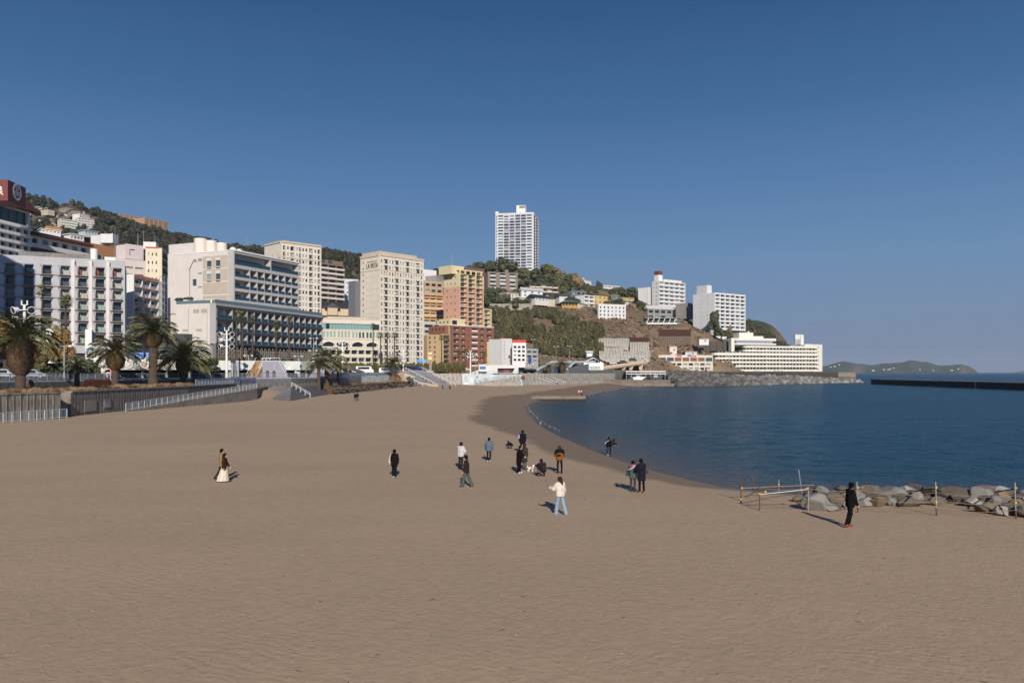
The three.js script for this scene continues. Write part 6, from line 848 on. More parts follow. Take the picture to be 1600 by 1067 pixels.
{
  const pine = 'spreading dark pine', L = [
    [745, 409, 430, 30, 780, green1, 'spreading pine on the ridge left of the hilltop tower, nearest the brown block'], [766, 407, 428, 26, 775, green2, 'open crowned pine just left of the foot of the hilltop tower'], [793, 404, 430, 36, 770, green1, 'broad dark tree in front of the left foot of the hilltop tower'],
    [815, 419, 442, 26, 740, olive, 'olive green tree in front of the middle of the hilltop tower'], [833, 420, 442, 24, 740, green1, 'dark round tree in front of the right foot of the hilltop tower'], [855, 413, 446, 36, 735, olive, 'largest round tree on the ridge, right of the hilltop tower'],
    [874, 427, 452, 24, 725, olive, 'round tree right of the largest ridge tree'], [890, 428, 456, 24, 720, green1, 'dark ridge tree left of the white tower house'], [903, 427, 456, 18, 715, dryM, 'reddish brown bare looking tree in front of the white tower house'], [872, 419, 434, 22, 745, dryM, 'greyish leafless tree top behind the round ridge trees'],
    [877, 444, 468, 26, 700, olive, 'yellow green tree beside the long green roofed inn'], [893, 440, 462, 22, 705, green1, 'dark tree above the steel grey house'], [846, 433, 450, 24, 715, green2, 'dark tree behind the left end of the green roofed inn'], [816, 436, 456, 26, 715, green1, 'dark tree between the brown apartments and the green roofed inn'],
    [937, 440, 460, 11, 752, green2, 'dark upright cypress beside the ridge apartments'], [931, 448, 462, 14, 740, green1, 'small dark tree left of the cypress'], [960, 450, 466, 20, 725, olive, 'olive tree in front of the ridge apartments'], [972, 449, 465, 18, 728, green1, 'dark tree right of the ridge apartments'], [987, 450, 467, 22, 730, green1, 'dense dark tree above the low yellow house'],
    [1001, 454, 474, 20, 728, olive, 'dense olive tree between the yellow house and the white banded hotel'], [1009, 456, 480, 14, 722, green1, 'dark tree against the narrow white hotel wing'], [1003, 470, 492, 22, 690, green2, 'dark bushy tree left of the gabled villa'], [988, 474, 494, 18, 680, dryM, 'brown bare tree left of the gabled villa'], [968, 466, 480, 20, 690, green1, 'dark tree right above the checkered apartments'],
    [770, 452, 482, 30, 635, green2, 'dark spreading tree at the slope top right of the pastel tower'], [757, 462, 478, 16, 640, green1, 'dark small tree touching the shoulder of the pastel tower'], [786, 462, 484, 26, 630, green1, 'round dark bush like tree below the brown apartments'], [803, 466, 486, 24, 628, olive, 'olive round tree beside the long grey retaining wall'],
    [882, 458, 474, 16, 660, green1, 'small dark tree behind the hip roofed pavilion'], [820, 467, 484, 22, 632, green1, 'dark bush under the low white house'], [1117, 487, 522, 20, 640, green2, 'dark wind bent pine against the plain wall of the grid hotel'], [1127, 512, 530, 26, 635, green1, 'dark shrub mass at the foot of the grid hotel'], [1148, 520, 534, 20, 640, olive, 'olive shrub below the balconies of the grid hotel'],
    [1140, 508, 528, 8, 640, dryM, 'thin leafless tree below the grid hotel'], [950, 470, 482, 14, 665, green1, 'dark tree between the yellow house and the checkered apartments']];
  for (const [u, a, b, w, d, m, l] of L) tree('hill_tree', l, u, a, b, w, d, m, { ch: 0.8 });
  for (let i = 0; i < 10; i++) { const u = 56 + i * 7.5 + (i % 3) * 1.5; if (Math.abs(u - 79) < 7) continue; tree('bare_tree', 'leafless tree in the row along the left ridge', u, 311 + i * 0.5, 322 + i * 0.5, 10, 970, M('#6b5d52', 1), { bare: true, group: 'bare trees along the left ridge' }); }
  // autumn trees and hedge behind the first palm
  for (const [u, a, b, w, d, m, l] of [[8, 500, 572, 58, 165, autumn, 'orange brown autumn tree at the left edge behind the first palm'], [52, 528, 575, 54, 168, autumn, 'golden autumn tree right behind the trunk of the first palm'], [95, 512, 575, 42, 170, autumn, 'orange autumn tree before the white entrance pillars'], [-30, 520, 575, 60, 168, autumn, 'autumn tree cut by the left edge'], [66, 556, 582, 32, 160, hedgeM, 'olive bush behind the promenade rail beside the first palm'], [100, 562, 584, 34, 160, green2, 'dark clipped bush behind the promenade rail'], [134, 562, 584, 36, 164, green2, 'dark bush left of the shell fountain'], [330, 560, 586, 40, 200, green2, 'dark bush behind the fourth palm at the end of the frieze'], [298, 552, 580, 34, 205, green2, 'dark tree in the shade behind the fourth palm']]) tree('promenade_tree', l, u, a, b, w, d, m, { ch: 0.9 });
}
const dummy = new THREE.Object3D(), colr_ = new THREE.Color();
function scatter(name, label, cat, geos, mat, list) {                 // list of [x, y, z, sx, sy, sz, shade r, g, b]
  geos.forEach((g, k) => { const mine = list.filter((_, i) => i % geos.length === k), m = new THREE.InstancedMesh(g, mat, mine.length), r = rng(k + 3);
    mine.forEach((p, i) => { dummy.position.set(p[0], p[1], p[2]); dummy.scale.set(p[3], p[4], p[5]); dummy.rotation.set(0, r() * 6.3, 0); dummy.updateMatrix(); m.setMatrixAt(i, dummy.matrix); m.setColorAt(i, colr_.setRGB(p[6], p[7], p[8])); });
    m.name = numbered(name); m.castShadow = m.receiveShadow = true; tag(m, label, cat, null, 'stuff'); scene.add(m); });
}
const pure = leafM(1, 1, 1);
{ // woods on the far left mountain
  const r = rng(301), list = [];
  const house = (u, v) => (u > 40 && u < 112 && v > 318 && v < 372) || (u > 90 && u < 152 && v > 326 && v < 362) || (u > 128 && u < 200 && v > 376 && v < 404);
  for (let k = 0; k < 60000 && list.length < 7000; k++) {
    const d = rr(480, 1320, r), u = rr(-70, 770, r), x = px(u, d), y = hillY(x, -d), v = VC - (y - HC) * F / d; if (v > 470 || (house(u, v - 4) && r() < 0.8)) continue; if (u > 640 && d < 860) continue; if (d > 1080 && r() < 0.5) continue;
    const town = sstep(640, 760, d); if (r() > town + 0.15) continue;
    const s = rr(2.6, 6.5, r), n = fbm(x / 60, d / 60, 3, 305), t = r(); const [a, b, c] = t < 0.16 + 0.2 * sstep(0.5, 0.7, n) ? [0.062, 0.047, 0.034] : t < 0.5 ? [0.026, 0.031, 0.016] : t < 0.85 ? [0.034, 0.038, 0.018] : [0.05, 0.047, 0.02];
    const w = rr(0.75, 1.2, r); list.push([x, y + s * 0.55, -d, s, s * rr(0.75, 1.25, r), s, a * w, b * w, c * w]);
  }
  scatter('woodland', 'dense dark woods covering the mountain behind the hotels', 'woods', smallCrowns, pure, list);
  // bamboo grove on the middle slope
  const bl = [];
  for (let k = 0; k < 20000 && bl.length < 2600; k++) { const d = rr(490, 620, r), u = rr(764, 940, r), x = px(u, d), y = hillY(x, -d), v = VC - (y - HC) * F / d; if (v < lerp(489, 512, sstep(850, 935, u)) + 6 * vnoise(u / 9, 3) || v > lerp(548, 560, sstep(800, 900, u)) - (u < 835 ? 14 : 0)) continue; const n = fbm(u / 22, v / 14, 3, 311); if (n < 0.36 && v < 530) continue; const s = rr(1.6, 3.3, r), w = rr(0.6, 1.3, r); bl.push([x, y + s * 0.9, -d, s, s * rr(0.9, 1.5, r), s, lerp(0.045, 0.115, n) * w, lerp(0.05, 0.095, n) * w, 0.03 * w]); }
  scatter('bamboo_grove', 'dense olive green bamboo thicket on the slope behind the white inn', 'bamboo', smallCrowns, pure, bl);
  // scrub and dry grass on the bare slopes, town greenery, the dark knoll of the headland
  const sl = [];
  for (let k = 0; k < 30000 && sl.length < 4200; k++) { const d = rr(490, 760, r), u = rr(758, 1225, r), x = px(u, d), y = hillY(x, -d), v = VC - (y - HC) * F / d; if (v < 470 || v > 574) continue; const n = fbm(x / 14, d / 14, 3, 321); if (n < 0.4) continue; const s = rr(0.5, 1.5, r), t = r(), w = rr(0.7, 1.3, r); const [a, b, c] = t < 0.55 ? [0.27, 0.18, 0.11] : t < 0.75 ? [0.16, 0.115, 0.08] : t < 0.9 ? [0.32, 0.225, 0.14] : [0.075, 0.075, 0.035]; sl.push([x, y + s * 0.4, -d, s * 1.2, s * 0.8, s * 1.2, a * w, b * w, c * w]); }
  scatter('scrub', 'dry brown grass and scrub on the bare slopes', 'scrub', smallCrowns, pure, sl);
  const kn = []; for (let k = 0; k < 12000 && kn.length < 700; k++) { const d = rr(660, 860, r), u = rr(1150, 1262, r), x = px(u, d), y = hillY(x, -d), v = VC - (y - HC) * F / d; if (v > 566) continue; const s = rr(2.2, 4.6, r), w = rr(0.75, 1.2, r); kn.push([x, y + s * 0.5, -d, s, s, s, 0.07 * w, 0.068 * w, 0.032 * w]); }
  scatter('headland_wood', 'dark green wood on the knoll behind the ship like hotel', 'woods', smallCrowns, pure, kn);
  const tn = []; for (let k = 0; k < 9000 && tn.length < 900; k++) { const d = rr(600, 800, r), u = rr(760, 1015, r), x = px(u, d), y = hillY(x, -d), v = VC - (y - HC) * F / d; if (v > 476 || v < 420) continue; if (fbm(u / 16, d / 30, 2, 331) < 0.47) continue; const s = rr(1.6, 3.4, r), w = rr(0.7, 1.2, r); tn.push([x, y + s * 0.3, -d, s, s * 0.9, s, 0.07 * w, 0.07 * w, 0.034 * w]); }
  scatter('hill_shrubs', 'dark shrubs between the houses on the hill', 'shrubs', smallCrowns, pure, tn);
}
{ // hedges along the coast road, dry grass on the terrace
  const hedge = (label, u0, d0, u1, d1, y, h, w, mat) => { const a = v3(...[px(u0, d0), y, -d0]), b = v3(px(u1, d1), y, -d1), L = a.distanceTo(b), n = Math.round(L / (w * 0.7)), l = [], r = rng(u0); for (let i = 0; i <= n; i++) { const p = new V3().lerpVectors(a, b, i / n); l.push(smallCrowns[i % 3].clone().scale(w * rr(0.8, 1.2, r), h * 0.62 * rr(0.85, 1.15, r), w).translate(p.x, y + h * 0.5, p.z)); } const q = mergeGeometries(l); const m = solo('hedge', q, mat, label, 'hedge'); return m; };
  hedge('olive hedge along the road under the arched hotel', 528, 330, 612, 350, 5.4, 4.2, 1.7, hedgeM); hedge('long olive hedge on the road between the blue signs and the pastel tower', 628, 356, 722, 372, 5.4, 4.6, 1.8, hedgeM); hedge('dark hedge at the promenade behind the first palm', -10, 158, 150, 182, 4.45, 2.6, 1.5, green2); hedge('low olive hedge above the frieze of shells', 190, 205, 332, 226, 8.2, 1.4, 1.0, hedgeM); hedge('dark shrub row under the lattice screen', 395, 242, 470, 250, 8.5, 1.6, 1.1, green2); hedge('short olive hedge before the lattice screen beside the sky blue mural', 335, 232, 385, 238, 8.6, 1.5, 1.0, hedgeM); hedge('dark planting above the arched hotel roof edge on the podium roof', 275, 262, 300, 259, 29.2, 1.2, 0.8, green2);
  const r = rng(351), gl = [], tuft = (() => { const pos = [], col = [], q = rng(9); for (let i = 0; i < 60; i++) { const a = q() * 6.3, e = rr(0.2, 1, q), x = rr(-0.3, 0.3, q), z = rr(-0.3, 0.3, q), w = 0.05; pos.push(x - w, 0, z, x + w, 0, z, x + Math.cos(a) * e * 0.7, 1.1 - e * 0.5, z + Math.sin(a) * e * 0.7); const v = rr(0.7, 1.3, q); for (let k = 0; k < 3; k++) col.push(v, v, v); } const g = new THREE.BufferGeometry(); g.setAttribute('position', new THREE.Float32BufferAttribute(pos, 3)); g.setAttribute('color', new THREE.Float32BufferAttribute(col, 3)); g.computeVertexNormals(); return g; })();
  for (let k = 0; k < 500; k++) { const t = r(), d = lerp(100, 195, t), s = rr(0.3, 0.85, r), x = lerp(-61.5, -70, t) - r() * lerp(9, 3, t); if (d > 104 && d < 110) continue; gl.push([x, 3.3, -d, s * 1.6, s, s * 1.6, 0.3, 0.19, 0.1]); }
  for (let k = 0; k < 260; k++) { const t = r(), d = lerp(222, 332, t), s = rr(0.3, 0.8, r); gl.push([lerp(-50, -43, t) - r() * 4, 2.2, -d, s * 1.6, s, s * 1.6, 0.26, 0.17, 0.09]); }
  scatter('dry_grass', 'dry reddish grass tufts on the planted terraces', 'grass', [tuft], pure, gl);
  for (const [u, v, d, w, h, l, m] of [[617, 597, 325, 16, 3.4, 'round straw coloured bush at the end of the mural wall', dryM], [641, 596, 322, 9, 2.8, 'green yellow bush against the beige wall', olive], [816, 592, 366, 8, 2.2, 'round tan bush on the sand below the far steps', dryM], [878, 597, 420, 7, 1.6, 'low tan bush at the far end of the sand', dryM], [44, 606, 117, 12, 1.6, 'reddish dry bush beside the first palm trunk', dryM]]) { const o = solo('bush', crowns[Math.round(u) % 4], m, l, 'bush'), k = d / F; o.position.copy(at(u, v, d)); o.position.y += h * 0.25; o.scale.set(w * k / 2 * 1.2, h * 0.55, w * k / 2 * 1.2); }
}
// palms
const frondC = {};
function frond(el, seed) {                                            // arching feather leaf along +x, unit length
  return frondC[el + ',' + seed] ??= (() => {
    const r = rng(seed), pos = [], col = [], N = 30, P = [], dir = []; let p = v3(0, 0, 0), a = el;
    for (let i = 0; i <= N; i++) { P.push(p.clone()); dir.push(a); a -= (0.6 + 1.0 * i / N) / N * (1.2 + el * 0.3); p = p.clone().add(v3(Math.cos(a) / N, Math.sin(a) / N, 0)); }
    const tri = (q, v) => { pos.push(...q.flatMap(k => [k.x, k.y, k.z])); for (let k = 0; k < 3; k++) col.push(v * 1.02, v, v * 0.9); };
    for (let i = 0; i < N; i++) {
      const w = 0.012 * (1 - i / N) + 0.003; tri([P[i].clone().add(v3(0, 0, -w)), P[i].clone().add(v3(0, 0, w)), P[i + 1]], 1.1); tri([P[i].clone().add(v3(0, w, 0)), P[i].clone().add(v3(0, -w, 0)), P[i + 1]], 1.1);
      const t = i / N, len = 0.26 * Math.sin(Math.PI * Math.min(1, 0.12 + t * 0.86)) + 0.03; for (const s of [-1, 1]) { const d = dir[i], tip = P[i].clone().add(v3(Math.cos(d) * len * 0.75, Math.sin(d) * len * 0.75 - len * rr(0.05, 0.4, r), s * len * rr(0.55, 0.8, r))), v = rr(0.7, 1.35, r); tri([P[i].clone().add(v3(-0.012, -0.004, 0)), P[i].clone().add(v3(0.03, 0.004, 0)), tip], v); }
    }
    const g = new THREE.BufferGeometry(); g.setAttribute('position', new THREE.Float32BufferAttribute(pos, 3)); g.setAttribute('color', new THREE.Float32BufferAttribute(col, 3)); g.computeVertexNormals(); return g;
  })();
}
const palmLeaf = leafM(0.17, 0.168, 0.085), palmGrey = leafM(0.2, 0.2, 0.13), palmTrunk = M('#57483c', 0.95, { tex: 'rough', bump: 'rough', bs: 0.08 }), palmSkirt = leafM(0.15, 0.092, 0.03), palmBrown = leafM(0.13, 0.075, 0.045);
function datePalm(label, u, vB, d, o) {                               // vTr: top of trunk, vBall: top of the trimmed ball, ballW, crown radius in px
  const k = d / F, r = rng(u), base = at(u, vB, d), g = thing('date_palm', label, 'palm tree', null, base), ht = (vB - o.vTr) * k, hb = (vB - o.vBall) * k, tw = o.tw * k / 2;
  const prof = [[tw * 1.5, -0.6], [tw * 1.35, 0], [tw * 1.05, ht * 0.2]]; for (let i = 1; i < 14; i++) prof.push([tw * (i % 2 ? 0.96 : 1.04), ht * (0.2 + 0.8 * i / 14)]); prof.push([tw * 0.8, ht + 0.3]);
  part(g, 'trunk', muv(new THREE.LatheGeometry(prof.map(p => new THREE.Vector2(...p)), 14)), palmTrunk);
  if (o.ballW) { const bw = o.ballW * k / 2, bh = (hb - ht) / 2, pos = [], col = []; // ball of cut leaf bases: many short stubs pointing up and out
    for (let i = 0; i < 1500; i++) { const t = Math.acos(1 - 2 * r()), f = r() * 6.283, n = v3(Math.sin(t) * Math.cos(f), Math.cos(t), Math.sin(t) * Math.sin(f)), c = v3(n.x * bw * 0.92, ht + bh + n.y * bh * 1.08, n.z * bw * 0.92), s = 0.1 * Math.sqrt(bw), sd = v3(-n.z, 0, n.x).normalize().multiplyScalar(s), tip = c.clone().addScaledVector(n, s * 2.2).add(v3(0, s * 2.2, 0)), v = rr(0.6, 1.4, r); pos.push(c.x - sd.x, c.y - s, c.z - sd.z, c.x + sd.x, c.y - s, c.z + sd.z, tip.x, tip.y, tip.z); for (let q = 0; q < 3; q++) col.push(v, v, v); }
    const sp = new THREE.SphereGeometry(1, 20, 14).scale(bw * 0.93, bh * 1.08, bw * 0.93).translate(0, ht + bh, 0).toNonIndexed(); for (let i = 0; i < sp.attributes.position.count; i++) { pos.push(sp.attributes.position.getX(i), sp.attributes.position.getY(i), sp.attributes.position.getZ(i)); col.push(0.75, 0.75, 0.75); }
    const q = new THREE.BufferGeometry(); q.setAttribute('position', new THREE.Float32BufferAttribute(pos, 3)); q.setAttribute('color', new THREE.Float32BufferAttribute(col, 3)); q.computeVertexNormals(); part(g, 'leaf_stubs', q, o.skirt ?? palmSkirt); }
  const R = o.R * k, n = o.n ?? 52, els = [1.4, 1.15, 0.9, 0.65, 0.38, 0.1];
  for (let i = 0; i < n; i++) { const t = i / n, e = els[Math.min(5, Math.floor(t * 6))], m = part(g, 'frond', frond(e, 400 + (i % 2) + Math.round(e * 10)), o.mat ?? palmLeaf); m.position.y = hb - 0.1 + (1 - t) * 0.25 * R * 0.4; m.rotation.set(rr(-0.25, 0.25, r), i * 2.4 + rr(-0.2, 0.2, r), rr(-0.12, 0.12, r), 'YXZ'); m.scale.setScalar(R * 1.22 * rr(0.85, 1.1, r)); }
  return g;
}
datePalm('largest date palm at the far left with a long brown skirt of dead leaves', 32, 612, 111, { vTr: 586, vBall: 530, ballW: 38, tw: 15, R: 54, n: 60, skirt: palmBrown });
datePalm('small grey leaved palm with a dark trunk between the first two date palms', 120, 608, 130, { vTr: 578, vBall: 572, ballW: 12, tw: 8, R: 20, n: 34, mat: palmGrey, skirt: palmBrown });
datePalm('date palm with a round clipped ball beside the red banner', 180, 605, 146, { vTr: 577, vBall: 551, ballW: 28, tw: 10, R: 35 });
datePalm('tallest date palm of the terrace with a thick flared trunk', 239, 604, 152, { vTr: 542, vBall: 520, ballW: 28, tw: 13, R: 37, n: 60 });
datePalm('date palm with drooping fronds before the dark stair shed', 286, 601, 170, { vTr: 583, vBall: 559, ballW: 22, tw: 9, R: 42 });
datePalm('grey green palm left in the pair behind the corner steps', 498, 606, 216, { vTr: 576, vBall: 571, ballW: 8, tw: 5, R: 20, n: 40, mat: palmGrey, skirt: palmBrown });
datePalm('thick trunked palm with orange fruit stalks, right in the pair behind the steps', 511, 605.5, 222, { vTr: 577, vBall: 565, ballW: 13, tw: 8, R: 27, skirt: leafM(0.36, 0.2, 0.03) });
datePalm('bushy grey palm against the left end of the blue painted wall', 528, 603.5, 231, { vTr: 580, vBall: 574, ballW: 8, tw: 4, R: 17, n: 34, mat: palmGrey, skirt: palmBrown });
datePalm('dark date palm over the straw coloured bush', 614, 597, 327, { vTr: 574, vBall: 568, ballW: 9, tw: 6, R: 18, n: 40 });
datePalm('shaggy palm wrapped in brown leaves left of the beach house stairs', 857, 590, 420, { vTr: 585, vBall: 573, ballW: 8, tw: 4, R: 8, n: 26, skirt: palmBrown });
datePalm('taller shaggy palm wrapped in brown leaves next to the beach house stairs', 878, 590, 424, { vTr: 584, vBall: 568, ballW: 8, tw: 4, R: 10, n: 30, skirt: palmBrown });
const fanCrown = (() => { const r = rng(501), pos = [], col = [];     // round head of fan leaves
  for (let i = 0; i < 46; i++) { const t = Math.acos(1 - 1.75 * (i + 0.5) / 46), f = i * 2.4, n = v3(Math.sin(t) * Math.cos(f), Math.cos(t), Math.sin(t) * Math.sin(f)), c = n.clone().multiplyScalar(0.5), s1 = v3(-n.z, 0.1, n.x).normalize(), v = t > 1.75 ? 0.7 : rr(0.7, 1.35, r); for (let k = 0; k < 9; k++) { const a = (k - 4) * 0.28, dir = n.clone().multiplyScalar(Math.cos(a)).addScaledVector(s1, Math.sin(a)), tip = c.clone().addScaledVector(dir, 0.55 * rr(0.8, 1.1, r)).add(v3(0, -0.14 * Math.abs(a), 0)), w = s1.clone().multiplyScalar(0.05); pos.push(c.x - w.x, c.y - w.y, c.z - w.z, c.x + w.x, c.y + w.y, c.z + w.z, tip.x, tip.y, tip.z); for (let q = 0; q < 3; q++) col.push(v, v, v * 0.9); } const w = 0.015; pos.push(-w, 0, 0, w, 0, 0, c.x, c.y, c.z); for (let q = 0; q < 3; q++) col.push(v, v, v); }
  const g = new THREE.BufferGeometry(); g.setAttribute('position', new THREE.Float32BufferAttribute(pos, 3)); g.setAttribute('color', new THREE.Float32BufferAttribute(col, 3)); g.computeVertexNormals(); return g; })();
const fanLeaf = leafM(0.16, 0.155, 0.05);
for (const [u, vT, vB, d, R, l] of [[64, 447, 572, 200, 12, 'tall fan palm against the grey bay window hotel, left of two'], [103, 462, 572, 198, 14, 'tall fan palm against the grey bay window hotel, right of two'], [370, 487, 566, 233, 9, 'tall fan palm before the podium hotel, first of its row from the left'], [378, 488, 566, 235, 9, 'tall fan palm before the podium hotel, close second of its row'], [394, 493, 566, 236, 9, 'tall fan palm before the podium hotel, alone right of the close pair'], [432, 502, 566, 238, 9, 'tall fan palm before the podium hotel, with a smaller palm below it'], [431, 519, 566, 236, 7, 'smaller fan palm with its head under a taller palm'], [452, 495, 566, 242, 8, 'tall fan palm nearest the right end of the podium hotel'], [583, 506, 578, 340, 6, 'tall fan palm before the arched hotel'], [594, 520, 578, 346, 7, 'fan palm at the left corner of the lettered hotel, left of three'], [605, 520, 578, 348, 7, 'fan palm before the lettered hotel, middle of three'], [616, 520, 578, 350, 7, 'fan palm before the lettered hotel, right of three'], [690, 524, 572, 425, 6, 'fan palm before the tan apartments, left of two'], [698, 527, 572, 427, 6, 'fan palm before the tan apartments, right of two'], [717, 547, 572, 430, 6, 'fan palm before the rust red base, left of three'], [728, 545, 572, 432, 6, 'fan palm before the rust red base, middle of three'], [757, 549, 572, 434, 6, 'fan palm before the rust red base, right of three']]) {
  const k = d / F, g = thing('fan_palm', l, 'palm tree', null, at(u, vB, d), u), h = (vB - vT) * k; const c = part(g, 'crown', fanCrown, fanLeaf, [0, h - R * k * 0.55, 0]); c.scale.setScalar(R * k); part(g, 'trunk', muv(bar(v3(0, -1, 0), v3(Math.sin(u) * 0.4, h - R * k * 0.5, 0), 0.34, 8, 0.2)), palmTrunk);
}

// ---------- street furniture, vehicles ----------
function floodPole(label, u, vT, vB, d, heads) {
  const k = d / F, h = (vB - vT) * k, g = thing('floodlight_pole', label, 'light pole', null, at(u, vB, d)); part(g, 'pole', muv(new THREE.CylinderGeometry(0.22, 0.34, h, 12).translate(0, h / 2, 0)), white);
  for (let i = 0; i < heads; i++) { const s = i % 2 ? 1 : -1, y = h - 0.9 - Math.floor(i / 2) * 1.55, a = s * 1.0; part(g, 'arm', muv(bar(v3(0, y, 0), v3(s * 1.2, y, 0.2), 0.09, 6)), white); const m = part(g, 'floodlight', muv(merge([new THREE.CylinderGeometry(0.62, 0.38, 0.9, 14), new THREE.TorusGeometry(0.62, 0.07, 6, 16).rotateX(Math.PI / 2).translate(0, 0.45, 0)])), white, [s * 1.35, y, 0.35]); m.rotation.set(1.9, 0, -s * 0.7 + 0.2 * (i % 3 - 1)); const q = part(m, 'lens', muv(new THREE.CylinderGeometry(0.56, 0.56, 0.04, 14)), glassDark, [0, 0.46, 0]); }
  part(g, 'top_bracket', muv(merge([bar(v3(-0.5, h, 0), v3(0.5, h, 0), 0.08, 6), bar(v3(-0.5, h, 0), v3(-0.5, h + 0.8, 0), 0.13, 6), bar(v3(0.5, h, 0), v3(0.5, h + 0.8, 0), 0.13, 6)])), white); return g;
}
floodPole('white floodlight pole rising behind the crown of the largest date palm', 38, 476, 592, 142, 6); floodPole('white floodlight pole with six drum lights before the podium hotel', 354, 516, 592, 205, 6); floodPole('white floodlight pole in front of the arched hotel', 535, 533, 592, 292, 4); floodPole('white floodlight pole at the foot of the lettered hotel', 630, 545, 586, 340, 4); floodPole('white floodlight pole before the rust red base of the pastel tower', 735, 549, 584, 352, 4);
function lampPost(label, u, vT, vB, d, m = steel) { const k = d / F, h = (vB - vT) * k, g = thing('lamp_post', label, 'lamp post', null, at(u, vB, d)); part(g, 'pole', muv(new THREE.CylinderGeometry(0.09, 0.14, h, 8).translate(0, h / 2, 0)), m); part(g, 'arm', muv(bar(v3(-1, h, 0), v3(1, h, 0), 0.07, 6)), m); for (const s of [-1, 1]) part(g, 'lamp_head', muv(new THREE.SphereGeometry(0.32, 10, 8).scale(1.2, 0.7, 1)), white, [s * 1.05, h - 0.05, 0]); return g; }
for (const [u, a, b, d, l] of [[490, 528, 590, 250, 'tall lamp post with a row of lights at the right end of the podium hotel'], [489, 547, 590, 240, 'lower lamp post with a row of lights above the second stair block'], [388, 555, 568, 232, 'low lamp post on the podium hotel pavement left of the stair block'], [416, 560, 568, 231, 'low lamp post above the first stair block'], [466, 556, 568, 238, 'low lamp post between the two stair blocks'], [869, 541, 566, 470, 'grey lamp post on the road under the bamboo, left of two'], [890, 540, 566, 472, 'grey lamp post on the road under the bamboo, right of two'], [833, 530, 566, 460, 'thin pole rising behind the grey shop house'], [743, 556, 584, 380, 'thin grey lamp post right of the white floodlight pole'], [1017, 548, 582, 470, 'thin dark pole left of the seafront building'], [100, 540, 590, 140, 'slim grey lamp post behind the promenade rail left of the small palm'], [1140, 556, 582, 500, 'thin pole before the left part of the ship like hotel']]) lampPost(l, u, a, b, d);
function board(label, u0, u1, v0, v1, d, vB, col, seed) {              // information board with pale marks
  const k = d / F, w = (u1 - u0) * k, h = (v1 - v0) * k, g = thing('sign_board', label, 'sign', null, at(u0, v1, d)); const c = document.createElement('canvas'); c.width = 128; c.height = 64; const x = c.getContext('2d'), r = rng(seed); x.fillStyle = col; x.fillRect(0, 0, 128, 64); x.fillStyle = '#dfe6ee'; for (let i = 0; i < 9; i++) x.fillRect(4 + i * 14, 5 + r() * 6, rr(3, 9, r), rr(4, 9, r)); for (let i = 0; i < 4; i++) x.fillRect(14 + i * 27 + r() * 6, 28, 3, rr(14, 30, r));
  const t = new THREE.CanvasTexture(c); t.colorSpace = THREE.SRGBColorSpace; const q = new THREE.BoxGeometry(w, h, 0.12); part(g, 'board', q, new THREE.MeshStandardMaterial({ map: t, roughness: 0.6 }), [w / 2, h / 2, 0]); for (const s of [0.15, 0.85]) part(g, 'post', muv(new THREE.CylinderGeometry(0.06, 0.06, (vB - v0) * k, 6)), steel, [w * s, h - (vB - v0) * k / 2, -0.12]);
}
board('wide blue map board over the frieze between two date palms', 202, 224, 550, 560, 192, 572, '#2f6fc0', 1); board('small blue board beside the wide blue map board', 228, 237, 550, 559, 193, 572, '#4a86c8', 2); board('wide blue road board at the right foot of the lettered hotel', 652, 660, 561, 566.5, 390, 578, '#2f86c8', 3); board('small blue board right of the wide blue road board', 661, 666, 562, 566.5, 391, 578, '#3f9ad8', 4);
{ // yellow gate sign over the beach stairs, stone marker
  const g = thing('gate_sign', 'pale yellow sign frame with two dark squares at the head of the beach stairs', 'sign', null, at(669, 581, 362)), k = 362 / F; part(g, 'panel', box(6 * k, 3.5, 0.3), M('#d8c080', 0.8), [3 * k, 7.4, 0]); for (const s of [0.3, 0.8]) { part(g, 'square', sbox(0.55, 0.6, 0.36), M('#1c2070', 0.6), [6 * k * s, 7.6, 0]); part(g, 'post', sbox(0.2, 6, 0.2), steel, [6 * k * s, 3, 0]); } part(g, 'plinth', box(3.4, 0.8, 2), concPale, [3 * k, 0.2, 0]); for (const s of [0.25, 0.55]) part(g, 'pillar', sbox(0.6, 3.4, 0.5), M('#8d8780', 0.9), [6 * k * s + 0.4, 1.9, 0.4]);
  const kn = thing('grey_marker', 'pair of tall grey slabs beside the white floodlight pole on the promenade', 'marker', null, at(363, 588, 200)); for (const x of [0, 0.75, 1.4]) part(kn, 'slab', sbox(0.45, 3.4, 0.3), M(x === 0.75 ? '#6c6c70' : '#97979a', 0.8), [x, 1.7, 0]);
}
